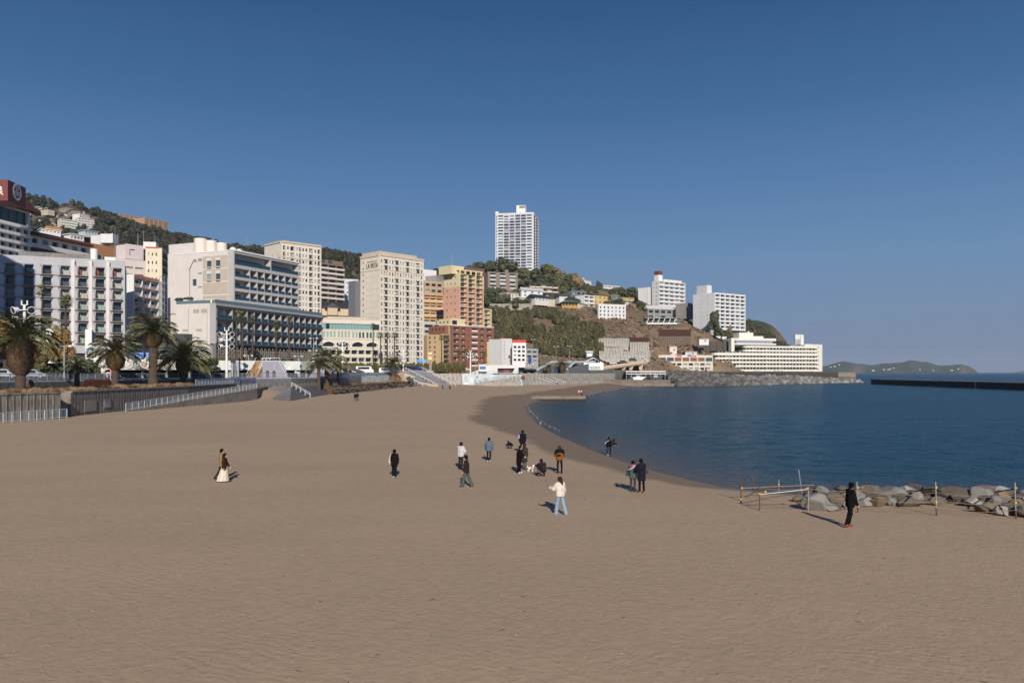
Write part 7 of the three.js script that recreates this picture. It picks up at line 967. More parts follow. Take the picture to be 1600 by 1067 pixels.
function car(name, label, u, vB, d, ry, col, L, W, H, bus = false) {
  const g = thing(name, label, bus ? 'bus' : name === 'van' ? 'van' : 'car', null, at(u, vB, d), ry), hx = L / 2, b = 0.35;
  const prof = bus ? [[-hx, b], [hx, b], [hx, H * 0.95], [hx - 0.25, H], [-hx + 0.3, H], [-hx, H * 0.92]] : name === 'van' ? [[-hx, b], [hx, b], [hx, H * 0.5], [hx - 0.5, H * 0.56], [hx - 1.2, H], [-hx + 0.1, H], [-hx, H * 0.85]] : [[-hx, b], [hx, b], [hx, H * 0.5], [hx - 1.1, H * 0.6], [hx - 1.7, H], [-hx + 0.9, H], [-hx + 0.1, H * 0.62]];
  const s = new THREE.Shape(prof.map(p => new THREE.Vector2(...p))); part(g, 'body', muv(new THREE.ExtrudeGeometry(s, { depth: W - 0.12, bevelEnabled: true, bevelSize: 0.06, bevelThickness: 0.06, bevelSegments: 2 }).translate(0, 0, -W / 2 + 0.06)), M(col, 0.35));
  const y0 = H * (bus ? 0.5 : 0.6), y1 = H * 0.92, x0 = -hx + (bus ? 0.3 : 0.8), x1 = hx - (bus ? 0.4 : 1.6); part(g, 'side_window', box(x1 - x0, y1 - y0, W + 0.03, (x0 + x1) / 2, (y0 + y1) / 2, 0), glassDark); part(g, 'windscreen', box(0.06, y1 - y0, W * 0.86), glassDark, [hx - (bus ? -0.01 : 1.25), (y0 + y1) / 2, 0]).rotation.z = bus ? 0 : 0.6;
  for (const x of [-hx + L * 0.19, hx - L * 0.19]) for (const z of [-W / 2 + 0.1, W / 2 - 0.1]) { const w = part(g, 'wheel', muv(new THREE.CylinderGeometry(bus ? 0.48 : 0.33, bus ? 0.48 : 0.33, 0.22, 14).rotateX(Math.PI / 2)), black, [x, bus ? 0.48 : 0.33, z]); part(w, 'rim', muv(new THREE.CylinderGeometry(0.2, 0.2, 0.24, 10).rotateX(Math.PI / 2)), steel); }
  for (const z of [-W * 0.35, W * 0.35]) part(g, 'headlight', sbox(0.06, 0.18, 0.3), white, [hx + 0.05, H * 0.4, z]); return g;
}
car('car', 'silver car at the left end of the blue painted wall', 547, 583.5, 312, 0.2, '#b9bec4', 4.4, 1.75, 1.5); car('van', 'white recreational van with a raised roof behind the blue painted wall', 570, 583, 326, 0.15, '#dcdcdc', 7, 2.2, 2.9); car('bus', 'dark navy coach with a red top stripe behind the dark date palm', 607, 582.5, 348, 0.1, '#23283e', 11, 2.5, 3.3, true); car('van', 'white van parked in front of the navy coach', 602, 583, 340, 0.15, '#e2e2e0', 5.2, 2, 2.3); car('bus', 'dark navy coach right of the date palm on the coast road', 635, 582, 352, 0.1, '#1f2940', 11, 2.5, 3.0, true);
car('van', 'small blue topped truck at the head of the beach stairs', 658, 581.5, 365, 0.1, '#2a5fb8', 4.6, 1.9, 2.0); car('car', 'white car on the raised road, nearest the beach house', 958, 568.5, 487, 0.1, '#dadada', 4.4, 1.8, 1.5); car('car', 'dark car on the raised road, between the white car and the van', 974, 566.5, 492, 0.1, '#2c2f36', 4.5, 1.8, 1.6); car('van', 'dark van high on the raised road', 989, 564.2, 498, 0.1, '#33363f', 4.8, 1.9, 2.0); car('car', 'silver car highest on the raised road', 1004, 563, 503, 0.1, '#b5b8bc', 4.4, 1.8, 1.5); car('car', 'white car behind the promenade rail near the left edge', 8, 590, 140, 0.2, '#a2a6aa', 4.4, 1.75, 1.5); car('car', 'silver car behind the promenade rail right of the first palm', 52, 590, 143, 0.25, '#8f949a', 4.4, 1.75, 1.5); car('car', 'pale car by the white seafront kiosk', 727, 578.5, 398, 0, '#d0d0d0', 4.4, 1.75, 1.5);
{ const g = thing('awning', 'bright blue awning at the head of the beach stairs', 'awning', null, at(645, 579, 358)), w = 14 / F * 358; part(g, 'canopy', box(w, 0.9, 3, w / 2, 1.6, -1.5), M('#2450a8', 0.7)); for (const x of [0.1, w - 0.1]) part(g, 'post', sbox(0.12, 2, 0.12), steel, [x, 0.8, 0]);
  // colourful playground things below the grey shop house
  const pl = thing('play_frame', 'bright yellow, red and blue play frame below the grey shop house', 'play frame', null, at(821, 577, 425)), r = rng(601), cs = ['#c8b040', '#b84a3c', '#3c5a94', '#d8d4c8', '#6a4a8a']; for (let i = 0; i < 12; i++) { const h = rr(1, 3.4, r); part(pl, 'post', muv(new THREE.CylinderGeometry(0.12, 0.12, h, 6)), steel, [i * 0.55, h / 2, rr(-2, 0, r)]); part(pl, 'panel', sbox(0.7, 0.7, 0.12), M(cs[i % 5], 0.7), [i * 0.55, h, rr(-2, 0, r)]); } }
{ // radio masts on the far mountain, aerials
  for (const [u, a, b, d, l] of [[385, 366, 384, 1000, 'thin lattice radio mast on the distant ridge, right of two'], [355, 370, 384, 1000, 'thin lattice radio mast on the distant ridge, left of two']]) { const k = d / F, h = (b - a) * k, g = thing('radio_mast', l, 'mast', null, at(u, b, d)); for (const [x, z] of [[-1, -1], [1, -1], [0, 1]]) part(g, 'leg', muv(bar(v3(x, -4, z), v3(0, h, 0), 0.2, 4, 0.1)), steel); for (let i = 1; i < 6; i++) part(g, 'brace', sbox(2.2 * (1 - i / 6.5), 0.15, 0.15), steel, [0, h * i / 6, 0]); } }
// ---------- boulder bank at the water's edge, pipe barrier, ropes ----------
{
  const r = rng(701), gs = Array.from({ length: 10 }, (_, i) => { const g = rock(rng(710 + i), 1, 4, 12, 0.45, 0.8); return g; }), ms = ['#8d8782', '#766a60', '#9f9993', '#655a51', '#84735f'].map(c => M(c, 0.95, { tex: 'rough', bump: 'rough', bs: 0.04 }));
  const list = [[1281, 786, 34, 26], [1299, 782, 30, 24], [1283, 770, 26, 18], [1306, 790, 22, 12], [1318, 776, 20, 20], [1340, 778, 18, 16], [1363, 773, 30, 20], [1352, 784, 26, 14], [1378, 782, 30, 16], [1402, 766, 20, 8], [1388, 772, 34, 20], [1413, 781, 32, 14], [1420, 768, 26, 16], [1440, 764, 26, 14], [1452, 762, 22, 10], [1432, 780, 18, 20], [1446, 774, 22, 14], [1488, 766, 28, 14], [1496, 774, 40, 24], [1508, 775, 20, 20], [1528, 776, 30, 24], [1545, 766, 34, 16], [1566, 768, 28, 14], [1538, 781, 22, 20], [1566, 779, 20, 22], [1552, 785, 18, 16], [1582, 776, 22, 14], [1562, 797, 24, 16], [1580, 795, 36, 18], [1594, 790, 24, 16], [1604, 798, 26, 22], [1596, 766, 18, 12], [1618, 786, 36, 24], [1265, 776, 26, 12], [1250, 779, 18, 10], [1326, 788, 18, 10], [1545, 790, 14, 10], [1515, 766, 22, 10], [1474, 768, 18, 12], [1366, 764, 26, 10], [1340, 766, 18, 10], [1315, 765, 22, 12], [1645, 790, 40, 24], [1640, 774, 34, 18], [1272, 782, 24, 18], [1292, 792, 26, 12], [1314, 783, 22, 16], [1330, 781, 20, 16], [1349, 776, 22, 16], [1371, 786, 26, 12], [1392, 783, 24, 14], [1424, 785, 26, 14], [1330, 772, 24, 12], [1405, 776, 24, 14], [1434, 773, 20, 14], [1458, 772, 22, 16], [1462, 783, 20, 14], [1520, 785, 24, 14], [1533, 795, 26, 12], [1548, 793, 18, 12], [1575, 787, 22, 14], [1590, 780, 24, 16], [1556, 772, 20, 12], [1520, 772, 22, 12], [1478, 774, 24, 12], [1610, 776, 26, 16], [1612, 792, 26, 16]];
  list.forEach(([u, v, w, h], i) => { const d = groundY(u, v + h * 0.42), k = d / F, y = sandY(px(u, d), d), m = solo('boulder', gs[i % 10], ms[i % 5], `${w > 28 ? 'large' : w > 20 ? 'medium' : 'small'} ${['pale grey', 'brown grey', 'whitish', 'dark brown', 'tan'][i % 5]} boulder in the ${v > 783 ? 'front' : v > 772 ? 'middle' : 'rear'} row ${u < 1290 ? 'by the pipe barrier' : u < 1345 ? 'left of the first grey rope post' : u < 1405 ? 'just right of the first grey rope post' : u < 1468 ? 'left of the second grey rope post' : u < 1530 ? 'just right of the second rope post' : u < 1592 ? 'left of the last rope post in view' : 'at the right edge'}`, 'boulder', 'boulders in the bank along the water'); const cy = py(v, d); m.position.set(px(u, d), cy, -d); m.scale.set(w * k * 0.78, h * k * 0.86, w * k * 0.62); m.rotation.set(rr(-0.35, 0.35, r), r() * 6.3, rr(-0.3, 0.3, r)); });
  // fill of smaller stones under them
  const fl = []; for (let i = 0; i < 240; i++) { const u = rr(1262, 1650, r), d = rr(38.5, 45, r), q = rr(0.16, 0.36, r), x = px(u, d); fl.push(gs[i % 10].clone().scale(q, q * 0.8, q).translate(x, sandY(x, d) + rr(0.0, 0.28, r), -d)); }
  solo('rubble', mergeGeometries(fl), M('#6a625b', 0.95, { tex: 'rough' }), 'smaller stones packed between the boulders', 'stones', null, 'stuff');
  const sand = thing('sunken_log_heap', 'dark heap of tangled driftwood and roots half buried between the boulders', 'driftwood', null, v3(0, 0, 0)), dk = [M('#2c2622', 0.95, { tex: 'rough' }), M('#4a4038', 0.95, { tex: 'rough' }), M('#1c1a18', 0.95)];
  for (let i = 0; i < 70; i++) { const t = r(), a = at(lerp(1440, 1512, t) + rr(-6, 6, r), lerp(766, 796, t) + rr(-8, 5, r), lerp(41, 37.8, t)), b = a.clone().add(v3(rr(0.4, 1.1, r), rr(-0.42, -0.1, r), rr(-0.2, 0.3, r))); part(sand, 'branch', muv(bar(a, b, rr(0.03, 0.09, r), 6, 0.02)), dk[i % 3]); }
  for (const [u, v, q] of [[1452, 774, 0.45], [1470, 779, 0.5], [1488, 787, 0.42], [1505, 794, 0.3], [1478, 793, 0.3]]) { const m = part(sand, 'root_mass', gs[u % 10], dk[0], at(u, v, lerp(41, 38, (u - 1440) / 72)).toArray()); m.scale.set(q * 1.3, q * 0.8, q); m.rotation.z = -0.4; }
  // pipe barrier
  const rust = M('#6b4030', 0.8, { tex: 'rough' }), galv = M('#8f9194', 0.5, { metalness: 0.3 }), yel = M('#c89a20', 0.6), rope = M('#8f7740', 0.9);
  const pole = (g, u, vT, vB, d, m, lean = 0) => { if (d < 43) d = groundY(u, vB); const a = at(u, vB, d), b = at(u + lean, vT, d); a.y -= 0.25; part(g, 'post', muv(bar(a, b, 0.028, 8)), m); return [a, b]; };
  const clampAt = (g, u, v, d) => { const p = at(u, v, d); part(g, 'clamp', muv(new THREE.SphereGeometry(0.06, 8, 6)), yel, p.toArray()); };
  const tube = (g, name, a, b, rad, m, sag = 0) => { const pts = []; for (let i = 0; i <= 12; i++) { const p = new V3().lerpVectors(a, b, i / 12); p.y -= sag * 4 * (i / 12) * (1 - i / 12); pts.push(p); } part(g, name, muv(new THREE.TubeGeometry(new THREE.CatmullRomCurve3(pts), 14, rad, 6)), m); };
  const g = thing('pipe_barrier', 'rusty scaffold pipe barrier with yellow clamps at the end of the boulder bank', 'barrier', null, v3(0, 0, 0));
  const GA = groundY(1158, 782), GB = groundY(1187, 797), GC = groundY(1263, 798), DD = [GA, 44.5, GB, 43.5, GC]; pole(g, 1158, 744, 782, DD[0], rust); pole(g, 1177, 744, 778, DD[1], rust); pole(g, 1187, 760, 797, DD[2], rust); pole(g, 1217, 749, 778, DD[3], galv); pole(g, 1263, 760, 798, DD[4], galv); pole(g, 1253, 733, 762, 43.6, galv, -5);
  for (const [a, b, c, d, e, f, m] of [[1160, 762, GA, 1272, 757, 43.2, galv], [1187, 772, GB, 1262, 764, GC, galv], [1165, 776, GA, 1187, 764, GB, galv], [1178, 762, 44.2, 1300, 759, 43.5, rust], [1190, 762, GB, 1262, 760, 42.5, rust]]) part(g, 'rail', muv(bar(at(a, b, c), at(d, e, f), 0.025, 8)), m);
  for (const [u, v, d] of [[1159, 762, GA], [1158, 780, GA], [1187, 771, GB], [1196, 768, GB], [1261, 763, GC], [1217, 757, 43.5]]) clampAt(g, u, v, d);
  const f = thing('rope_fence', 'row of grey scaffold posts joined by sagging yellow ropes before the boulders', 'fence', null, v3(0, 0, 0)), posts = [[1341, 752, 800], [1464, 752, 805], [1588, 753, 810], [1720, 755, 822]].map(q => [...q, groundY(q[0], q[2]), galv]);
  pole(f, 1354, 752, 766, 43.8, rust); for (const [u, a, b, d, m] of posts) { const [p, q] = pole(f, u, a, b, d, m, -2); part(f, 'rusty_foot', muv(bar(p, p.clone().lerp(q, 0.34), 0.036, 8)), rust); clampAt(f, u - 1, a + 9, d); clampAt(f, u - 1, a + 32, d); part(f, 'brace', muv(bar(at(u, a + 10, d), at(u - 34, a + 15, d + 3.2), 0.03, 8)), rust); }
  const chain = [[1187, GB, 797], [1263, GC, 798], ...posts.map(p => [p[0], p[3], p[2]])]; for (let i = 0; i + 1 < chain.length; i++) for (const h of [14, 24, 36]) tube(f, 'rope', at(chain[i][0], chain[i][2] - h, chain[i][1]), at(chain[i + 1][0], chain[i + 1][2] - h, chain[i + 1][1]), 0.0085, rope, rr(0.05, 0.2, r));
}
{ // shells, twigs and scraps lying on the near sand
  const r = rng(801), l = [], l2 = []; for (let i = 0; i < 230; i++) { const d = 15 + 60 * r() ** 1.7, x = rr(-0.75, 0.6, r) * d, q = rr(0.006, 0.02, r), y = sandY(x, d); if (shoreDist(x, d) < 6) continue; if (i % 3) l.push(new THREE.SphereGeometry(q, 6, 4).scale(1.3, 0.5, 1).rotateY(r() * 6).translate(x, y + q * 0.3, -d)); else { const a = r() * 6.3, k = rr(0.04, 0.14, r); l2.push(bar(v3(x, y + 0.012, -d), v3(x + Math.cos(a) * k, y + 0.03, -d + Math.sin(a) * k), 0.005, 4)); } }
  solo('shells', merge(l), M('#b8aa98', 0.8), 'bits of shell and pebbles scattered on the sand', 'shells', null, 'stuff'); solo('twigs', merge(l2), M('#3f3328', 0.9), 'small twigs scattered on the sand', 'twigs', null, 'stuff'); }

// ---------- people, a dog, their bags ----------
function nets(f, lo, hi, h) {                                         // mesh of f = 0 (negative inside), one vertex per crossed cell
  const n = [0, 1, 2].map(k => Math.ceil((hi[k] - lo[k]) / h) + 1), [nx, ny, nz] = n, val = new Float32Array(nx * ny * nz), at_ = (i, j, k) => i + nx * (j + ny * k);
  for (let k = 0; k < nz; k++) for (let j = 0; j < ny; j++) for (let i = 0; i < nx; i++) val[at_(i, j, k)] = f(lo[0] + i * h, lo[1] + j * h, lo[2] + k * h);
  const id = new Int32Array(nx * ny * nz).fill(-1), pos = [], idx = [], E = [[0, 1], [2, 3], [4, 5], [6, 7], [0, 2], [1, 3], [4, 6], [5, 7], [0, 4], [1, 5], [2, 6], [3, 7]];
  for (let k = 0; k + 1 < nz; k++) for (let j = 0; j + 1 < ny; j++) for (let i = 0; i + 1 < nx; i++) {
    const c = [0, 1, 2, 3, 4, 5, 6, 7].map(q => val[at_(i + (q & 1), j + (q >> 1 & 1), k + (q >> 2))]); let m = 0; for (let q = 0; q < 8; q++) if (c[q] < 0) m |= 1 << q; if (!m || m === 255) continue;
    let x = 0, y = 0, z = 0, w = 0; for (const [a, b] of E) if ((c[a] < 0) !== (c[b] < 0)) { const t = c[a] / (c[a] - c[b]); x += lerp(a & 1, b & 1, t); y += lerp(a >> 1 & 1, b >> 1 & 1, t); z += lerp(a >> 2, b >> 2, t); w++; }
    id[at_(i, j, k)] = pos.length / 3; pos.push(lo[0] + (i + x / w) * h, lo[1] + (j + y / w) * h, lo[2] + (k + z / w) * h);
  }
  for (let k = 1; k + 1 < nz; k++) for (let j = 1; j + 1 < ny; j++) for (let i = 1; i + 1 < nx; i++) { const s = val[at_(i, j, k)] < 0, quad = (a, b, c, d, fl) => { if (a < 0 || b < 0 || c < 0 || d < 0) return; fl ? idx.push(a, b, c, a, c, d) : idx.push(a, c, b, a, d, c); };
    if (s !== val[at_(i + 1, j, k)] < 0) quad(id[at_(i, j - 1, k - 1)], id[at_(i, j, k - 1)], id[at_(i, j, k)], id[at_(i, j - 1, k)], s);
    if (s !== val[at_(i, j + 1, k)] < 0) quad(id[at_(i - 1, j, k - 1)], id[at_(i - 1, j, k)], id[at_(i, j, k)], id[at_(i, j, k - 1)], s);
    if (s !== val[at_(i, j, k + 1)] < 0) quad(id[at_(i - 1, j - 1, k)], id[at_(i, j - 1, k)], id[at_(i, j, k)], id[at_(i - 1, j, k)], s); }
  const g = new THREE.BufferGeometry(); g.setAttribute('position', new THREE.Float32BufferAttribute(pos, 3)); g.setIndex(idx); g.computeVertexNormals(); return g;
}
const cap = (a, b, ra, rb = ra) => { const dx = b.x - a.x, dy = b.y - a.y, dz = b.z - a.z, l2 = dx * dx + dy * dy + dz * dz || 1e-9; return Object.assign((x, y, z) => { const px_ = x - a.x, py_ = y - a.y, pz_ = z - a.z, t = clamp((px_ * dx + py_ * dy + pz_ * dz) / l2); return Math.hypot(px_ - dx * t, py_ - dy * t, pz_ - dz * t) - lerp(ra, rb, t); }, { box: [[a, ra], [b, rb]] }); };
const smin = (a, b, k) => { const h = Math.max(k - Math.abs(a - b), 0) / k; return Math.min(a, b) - h * h * k / 4; };
function blob(caps, h, k = 0.04, mod) {                               // smooth union of capsules
  const lo = [9, 9, 9], hi = [-9, -9, -9]; for (const c of caps) for (const [p, r] of c.box) ['x', 'y', 'z'].forEach((a, i) => { lo[i] = Math.min(lo[i], p[a] - r - 0.06); hi[i] = Math.max(hi[i], p[a] + r + 0.06); });
  return nets((x, y, z) => { let d = 9; for (const c of caps) d = smin(d, c(x, y, z), k); return mod ? mod(d, x, y, z) : d; }, lo, hi, h);
}
const ell = (x, y, z, cx, cy, cz, a, b, c) => { const q = Math.hypot((x - cx) / a, (y - cy) / b, (z - cz) / c); return (q - 1) * Math.min(a, b, c); };
// a head, facing +z, centred between the ears: skull, jaw, brow, eye hollows and eyes, nose, lips, ears
const headGeo = nets((x, y, z) => {
  const ax = Math.abs(x); let d = ell(x, y, z, 0, 0.025, -0.012, 0.077, 0.098, 0.096); d = smin(d, ell(x, y, z, 0, -0.055, 0.022, 0.056, 0.066, 0.066), 0.04); d = smin(d, ell(x, y, z, 0, 0.022, 0.066, 0.052, 0.014, 0.022), 0.02);
  d = -smin(-d, ell(ax, y, z, 0.031, 0, 0.094, 0.018, 0.012, 0.018), 0.012); d = smin(d, ell(ax, y, z, 0.031, 0, 0.072, 0.013, 0.012, 0.013), 0.003); d = smin(d, ell(x, y, z, 0, -0.018, 0.091, 0.011, 0.026, 0.018), 0.014); d = smin(d, ell(x, y, z, 0, -0.034, 0.098, 0.016, 0.010, 0.012), 0.010);
  d = smin(d, ell(x, y, z, 0, -0.066, 0.081, 0.022, 0.006, 0.010), 0.006); d = smin(d, ell(x, y, z, 0, -0.078, 0.079, 0.018, 0.007, 0.010), 0.006); d = smin(d, ell(x, y, z, 0, -0.108, 0.062, 0.022, 0.016, 0.016), 0.02); d = smin(d, ell(ax, y, z, 0.08, -0.006, -0.008, 0.011, 0.031, 0.019), 0.006);
  return smin(d, cap(v3(0, -0.17, -0.03), v3(0, -0.06, -0.02), 0.052, 0.05)(x, y, z), 0.03);
}, [-0.11, -0.24, -0.13], [0.11, 0.14, 0.13], 0.0075);
// a relaxed right hand: wrist at the origin, fingers down -y, palm towards +x, thumb towards +z
const handGeo = (() => { const c = [cap(v3(0, 0.01, 0), v3(0, -0.03, 0), 0.024, 0.028), cap(v3(0, -0.035, -0.022), v3(0, -0.08, -0.026), 0.016, 0.014), cap(v3(0, -0.035, 0.018), v3(0, -0.082, 0.024), 0.017, 0.014), cap(v3(0, -0.04, 0), v3(0, -0.084, 0), 0.018, 0.015)]; [[0.026, 0.070], [0.009, 0.078], [-0.009, 0.073], [-0.026, 0.058]].forEach(([z, l]) => { const a = v3(0, -0.084, z), b = v3(0.008, -0.084 - l * 0.45, z * 1.1), d = v3(0.026, -0.084 - l * 0.78, z * 1.1), e = v3(0.046, -0.084 - l * 0.92, z * 1.05); c.push(cap(a, b, 0.0095, 0.009), cap(b, d, 0.009, 0.0085), cap(d, e, 0.0085, 0.0075)); }); c.push(cap(v3(0.004, -0.03, 0.022), v3(0.014, -0.056, 0.046), 0.014, 0.011), cap(v3(0.014, -0.056, 0.046), v3(0.024, -0.086, 0.05), 0.011, 0.009)); return blob(c, 0.0065, 0.006); })();
const flip = g => { const q = g.clone().scale(-1, 1, 1), i = q.index.array; for (let k = 0; k < i.length; k += 3) { const t = i[k]; i[k] = i[k + 1]; i[k + 1] = t; } q.computeVertexNormals(); return q; };
const handL = flip(handGeo), skin = M('#b98468', 0.7);
const deg = Math.PI / 180, cl = {}, cloth = c => cl[c] ??= new THREE.MeshPhysicalMaterial({ color: c, roughness: 1, specularIntensity: 0.2 });
// o: h height, head heading (0 away from the camera, 90 to the right), pose angles in degrees, clothes
function person(label, u, v, o) {
  const d = o.d ?? groundY(u, v), x0 = px(u, d), y0 = o.y ?? sandY(x0, d), s = (o.h ?? 1.68) / 1.7, g = thing('person', label, 'person', null, v3(x0, y0, -d), Math.PI - (o.face ?? 0) * deg);
  const L = (o.lean ?? 3) * deg, legs = o.legs ?? [[8, 6], [-8, 8]], arms = o.arms ?? [[5, 8, 12], [-4, 8, 12]], up = v3(0, Math.cos(L), Math.sin(L)), J = {};
  const P = v3(0, 0, 0), along = (p, dir, l) => p.clone().addScaledVector(dir, l);
  [1, -1].forEach((sd, i) => { const [a, k] = legs[i].map(q => q * deg), hip = v3(sd * 0.09, 0, 0), kn = along(hip, v3(sd * (o.spread ?? 0.04), -Math.cos(a), Math.sin(a)), 0.43), an = along(kn, v3(0, -Math.cos(a - k), Math.sin(a - k)), 0.42); J['hip' + i] = hip; J['knee' + i] = kn; J['ank' + i] = an; });
  const drop = 0.075 - Math.min(J.ank0.y, J.ank1.y); for (const k in J) J[k].y += drop; P.y = drop;
  const chest = along(P, up, 0.3), neck = along(P, up, 0.52), hp = (o.nod ?? 0) * deg, head = neck.clone().add(v3(0, 0.15 * Math.cos(L + hp), 0.02 + 0.15 * Math.sin(L + hp)));
  [1, -1].forEach((sd, i) => { const [p, q, e] = arms[i].map(t => t * deg), sh = along(P, up, 0.47).add(v3(sd * 0.175, 0, 0)), A = p + L * 0.5, el = along(sh, v3(sd * Math.sin(q), -Math.cos(A) * Math.cos(q), Math.sin(A) * Math.cos(q)), 0.28), B = A + e, fd = v3(-sd * Math.sin((arms[i][3] ?? 0) * deg), -Math.cos(B), Math.sin(B)).normalize(), wr = along(el, fd, 0.24); J['sh' + i] = sh; J['el' + i] = el; J['wr' + i] = wr; J['fd' + i] = fd; });
  const W = o.slim ?? 1;
  // skin: one continuous body with head and hands joined on
  const bc = [cap(P, chest, 0.11, 0.115), cap(chest, neck, 0.11, 0.06), cap(neck, head, 0.05)]; [0, 1].forEach(i => bc.push(cap(J['hip' + i], J['knee' + i], 0.075, 0.05), cap(J['knee' + i], J['ank' + i], 0.05, 0.034), cap(J['sh' + i], J['el' + i], 0.046, 0.036), cap(J['el' + i], J['wr' + i], 0.037, 0.026), cap(J['ank' + i], J['ank' + i].clone().add(v3(0, -0.035, 0.1)), 0.034, 0.028)));
  const parts = [blob(bc, 0.03, 0.05)], hg = headGeo.clone().rotateX(L + hp).rotateY((o.turn ?? 0) * deg).translate(head.x, head.y, head.z); parts.push(hg);
  [0, 1].forEach(i => { const q = new THREE.Quaternion().setFromUnitVectors(v3(0, -1, 0), J['fd' + i]), h = (i ? handGeo : handL).clone().applyQuaternion(q).translate(J['wr' + i].x, J['wr' + i].y, J['wr' + i].z); parts.push(h); });
  const body = mergeGeometries(parts.map(q => q.index ? q : mergeVertices(q)));
  const add = (name, geo, mat) => { geo.scale(s, s, s); return part(g, name, muvSmooth(geo), mat); };
  add('body', body, o.skin ?? skin);
  // trousers or skirt
  const tr = o.trw ?? [0.085, 0.06, 0.055]; if (o.legsCol) { const c = [cap(along(P, up, 0.1), P, 0.125 * W, 0.125 * W)]; [0, 1].forEach(i => { const an = J['ank' + i].clone().add(v3(0, o.flare ? -0.03 : 0.01, 0)); c.push(cap(J['hip' + i], J['knee' + i], tr[0], tr[1]), cap(J['knee' + i], an, tr[1], tr[2])); }); add('trousers', blob(c, 0.022, 0.035, (e, x, y, z) => e + 0.004 * Math.sin(y * 60 + x * 20) * sstep(0.5, 0.1, y)), cloth(o.legsCol)); }
  if (o.skirt) add('skirt', nets((x, y, z) => { const t = clamp((P.y - y) / (P.y - 0.08)), a = Math.atan2(x, z), r = lerp(0.15, 0.34, t ** 0.8) * (1 + 0.07 * t * Math.sin(a * 11)), cz = lerp(0, o.sway ?? 0, t); return Math.max(Math.hypot(x, z - cz) - r, y - P.y - 0.1, 0.06 - y); }, [-0.5, 0, -0.5], [0.5, P.y + 0.18, 0.5], 0.026), cloth(o.skirt));
  // coat
  const len = o.coat ?? 0.05, k = o.puff ?? 0.02, c = [], hem = along(P, v3(0, -1, 0), len); for (const sd of [-0.065, 0.065]) c.push(cap(v3(P.x + sd, hem.y, hem.z), v3(chest.x + sd, chest.y, chest.z), 0.105 * W + k + len * 0.08, 0.115 * W + k), cap(v3(chest.x + sd, chest.y, chest.z), along(P, up, 0.45).add(v3(sd, 0, 0)), 0.115 * W + k, 0.085 + k * 0.6)); c.push(cap(along(P, up, 0.47), along(neck, up, 0.015), 0.08 + k * 0.5, 0.062)); [0, 1].forEach(i => c.push(cap(J['sh' + i], J['el' + i], 0.058 + k, 0.05 + k), cap(J['el' + i], J['wr' + i], 0.05 + k, (o.cuff ?? 0.038) + k * 0.6)));
  if (o.hood) c.push(cap(along(neck, up, -0.01).add(v3(-0.05, 0, -0.075)), along(neck, up, -0.01).add(v3(0.05, 0, -0.075)), 0.06)); if (o.hoodUp) c.push(cap(neck.clone().add(v3(0, 0.02, -0.03)), head.clone().add(v3(0, 0.03, -0.035)), 0.09, 0.118));
  add('coat', blob(c, 0.022, 0.045, (e, x, y, z) => { let q = Math.max(e, hem.y - 0.06 - y) + 0.005 * Math.sin(x * 31 + y * 23) * Math.sin(z * 27 - y * 17); if (o.quilt) q += 0.011 * Math.abs(Math.sin(y * 36)); return o.hoodUp ? Math.max(q, 0.085 - Math.hypot((x - head.x) * 0.95, (y - head.y + 0.01), (z - head.z - 0.09) * 0.9)) : q; }), cloth(o.top));
  if (o.yoke) add('yoke', blob([cap(along(P, up, 0.46).add(v3(-0.1, 0, 0)), along(P, up, 0.46).add(v3(0.1, 0, 0)), 0.117 + k), cap(J.sh0, J.sh0.clone().lerp(J.el0, 0.4), 0.075 + k), cap(J.sh1, J.sh1.clone().lerp(J.el1, 0.4), 0.075 + k)], 0.022), cloth(o.yoke));
  if (o.collar) add('scarf', blob([cap(neck.clone().add(v3(-0.03, 0, 0)), neck.clone().add(v3(0.03, 0.0, -0.02)), 0.085)], 0.02), cloth(o.collar));
  [0, 1].forEach(i => { const a = J['ank' + i]; add('shoe', blob([cap(a.clone().add(v3(0, -0.035, -0.035)), a.clone().add(v3(0, -0.04, 0.13)), 0.043, 0.036), cap(a, a.clone().add(v3(0, -0.03, 0)), 0.045)], 0.014, 0.03, (e, x, y) => Math.max(e, a.y - 0.075 - y)), cloth(o.shoes ?? '#1c1c1e')); });
  // hair, or a cap
  if (!o.hoodUp) { const t = (o.turn ?? 0) * deg, fx = Math.sin(t), fz = Math.cos(t), hc = (f, y) => v3(head.x + fx * f, head.y + y, head.z + fz * f), hr = [cap(hc(-0.02, 0.045), hc(-0.02, 0.045), 0.108), cap(hc(-0.045, -0.02), hc(-0.045, 0.02), 0.088)]; if (o.long) hr.push(cap(hc(-0.05, 0), hc(-0.095, -0.13), 0.09, 0.08), cap(hc(-0.095, -0.13), hc(-0.12, -o.long), 0.08, 0.045)); add('hair', blob(hr, 0.016, 0.03, (e, x, y, z) => Math.max(e + 0.003 * Math.sin(x * 90) * Math.sin(z * 80), 0.098 - Math.hypot(x - head.x - fx * 0.105, (y - head.y + 0.045) * 0.75, z - head.z - fz * 0.105))), cloth(o.hair ?? '#191413'));
    if (o.cap) add('cap', blob([cap(hc(-0.005, 0.07), hc(-0.01, 0.07), 0.107), cap(hc(0.09, 0.055), hc(0.16, 0.045), 0.05, 0.03)], 0.016, 0.03, (e, x, y) => Math.max(e, head.y + 0.03 - y)), cloth(o.cap)); }
  g.updateMatrixWorld(); const w = p => g.localToWorld(p.clone().multiplyScalar(s)); return { g, J, P, chest, neck, head, w, s, up, ry: g.rotation.y };
}
function muvSmooth(g) { const p = g.attributes.position, uv = new Float32Array(p.count * 2); for (let i = 0; i < p.count; i++) { uv[2 * i] = p.getX(i) + p.getZ(i); uv[2 * i + 1] = p.getY(i); } g.setAttribute('uv', new THREE.BufferAttribute(uv, 2)); return g; }
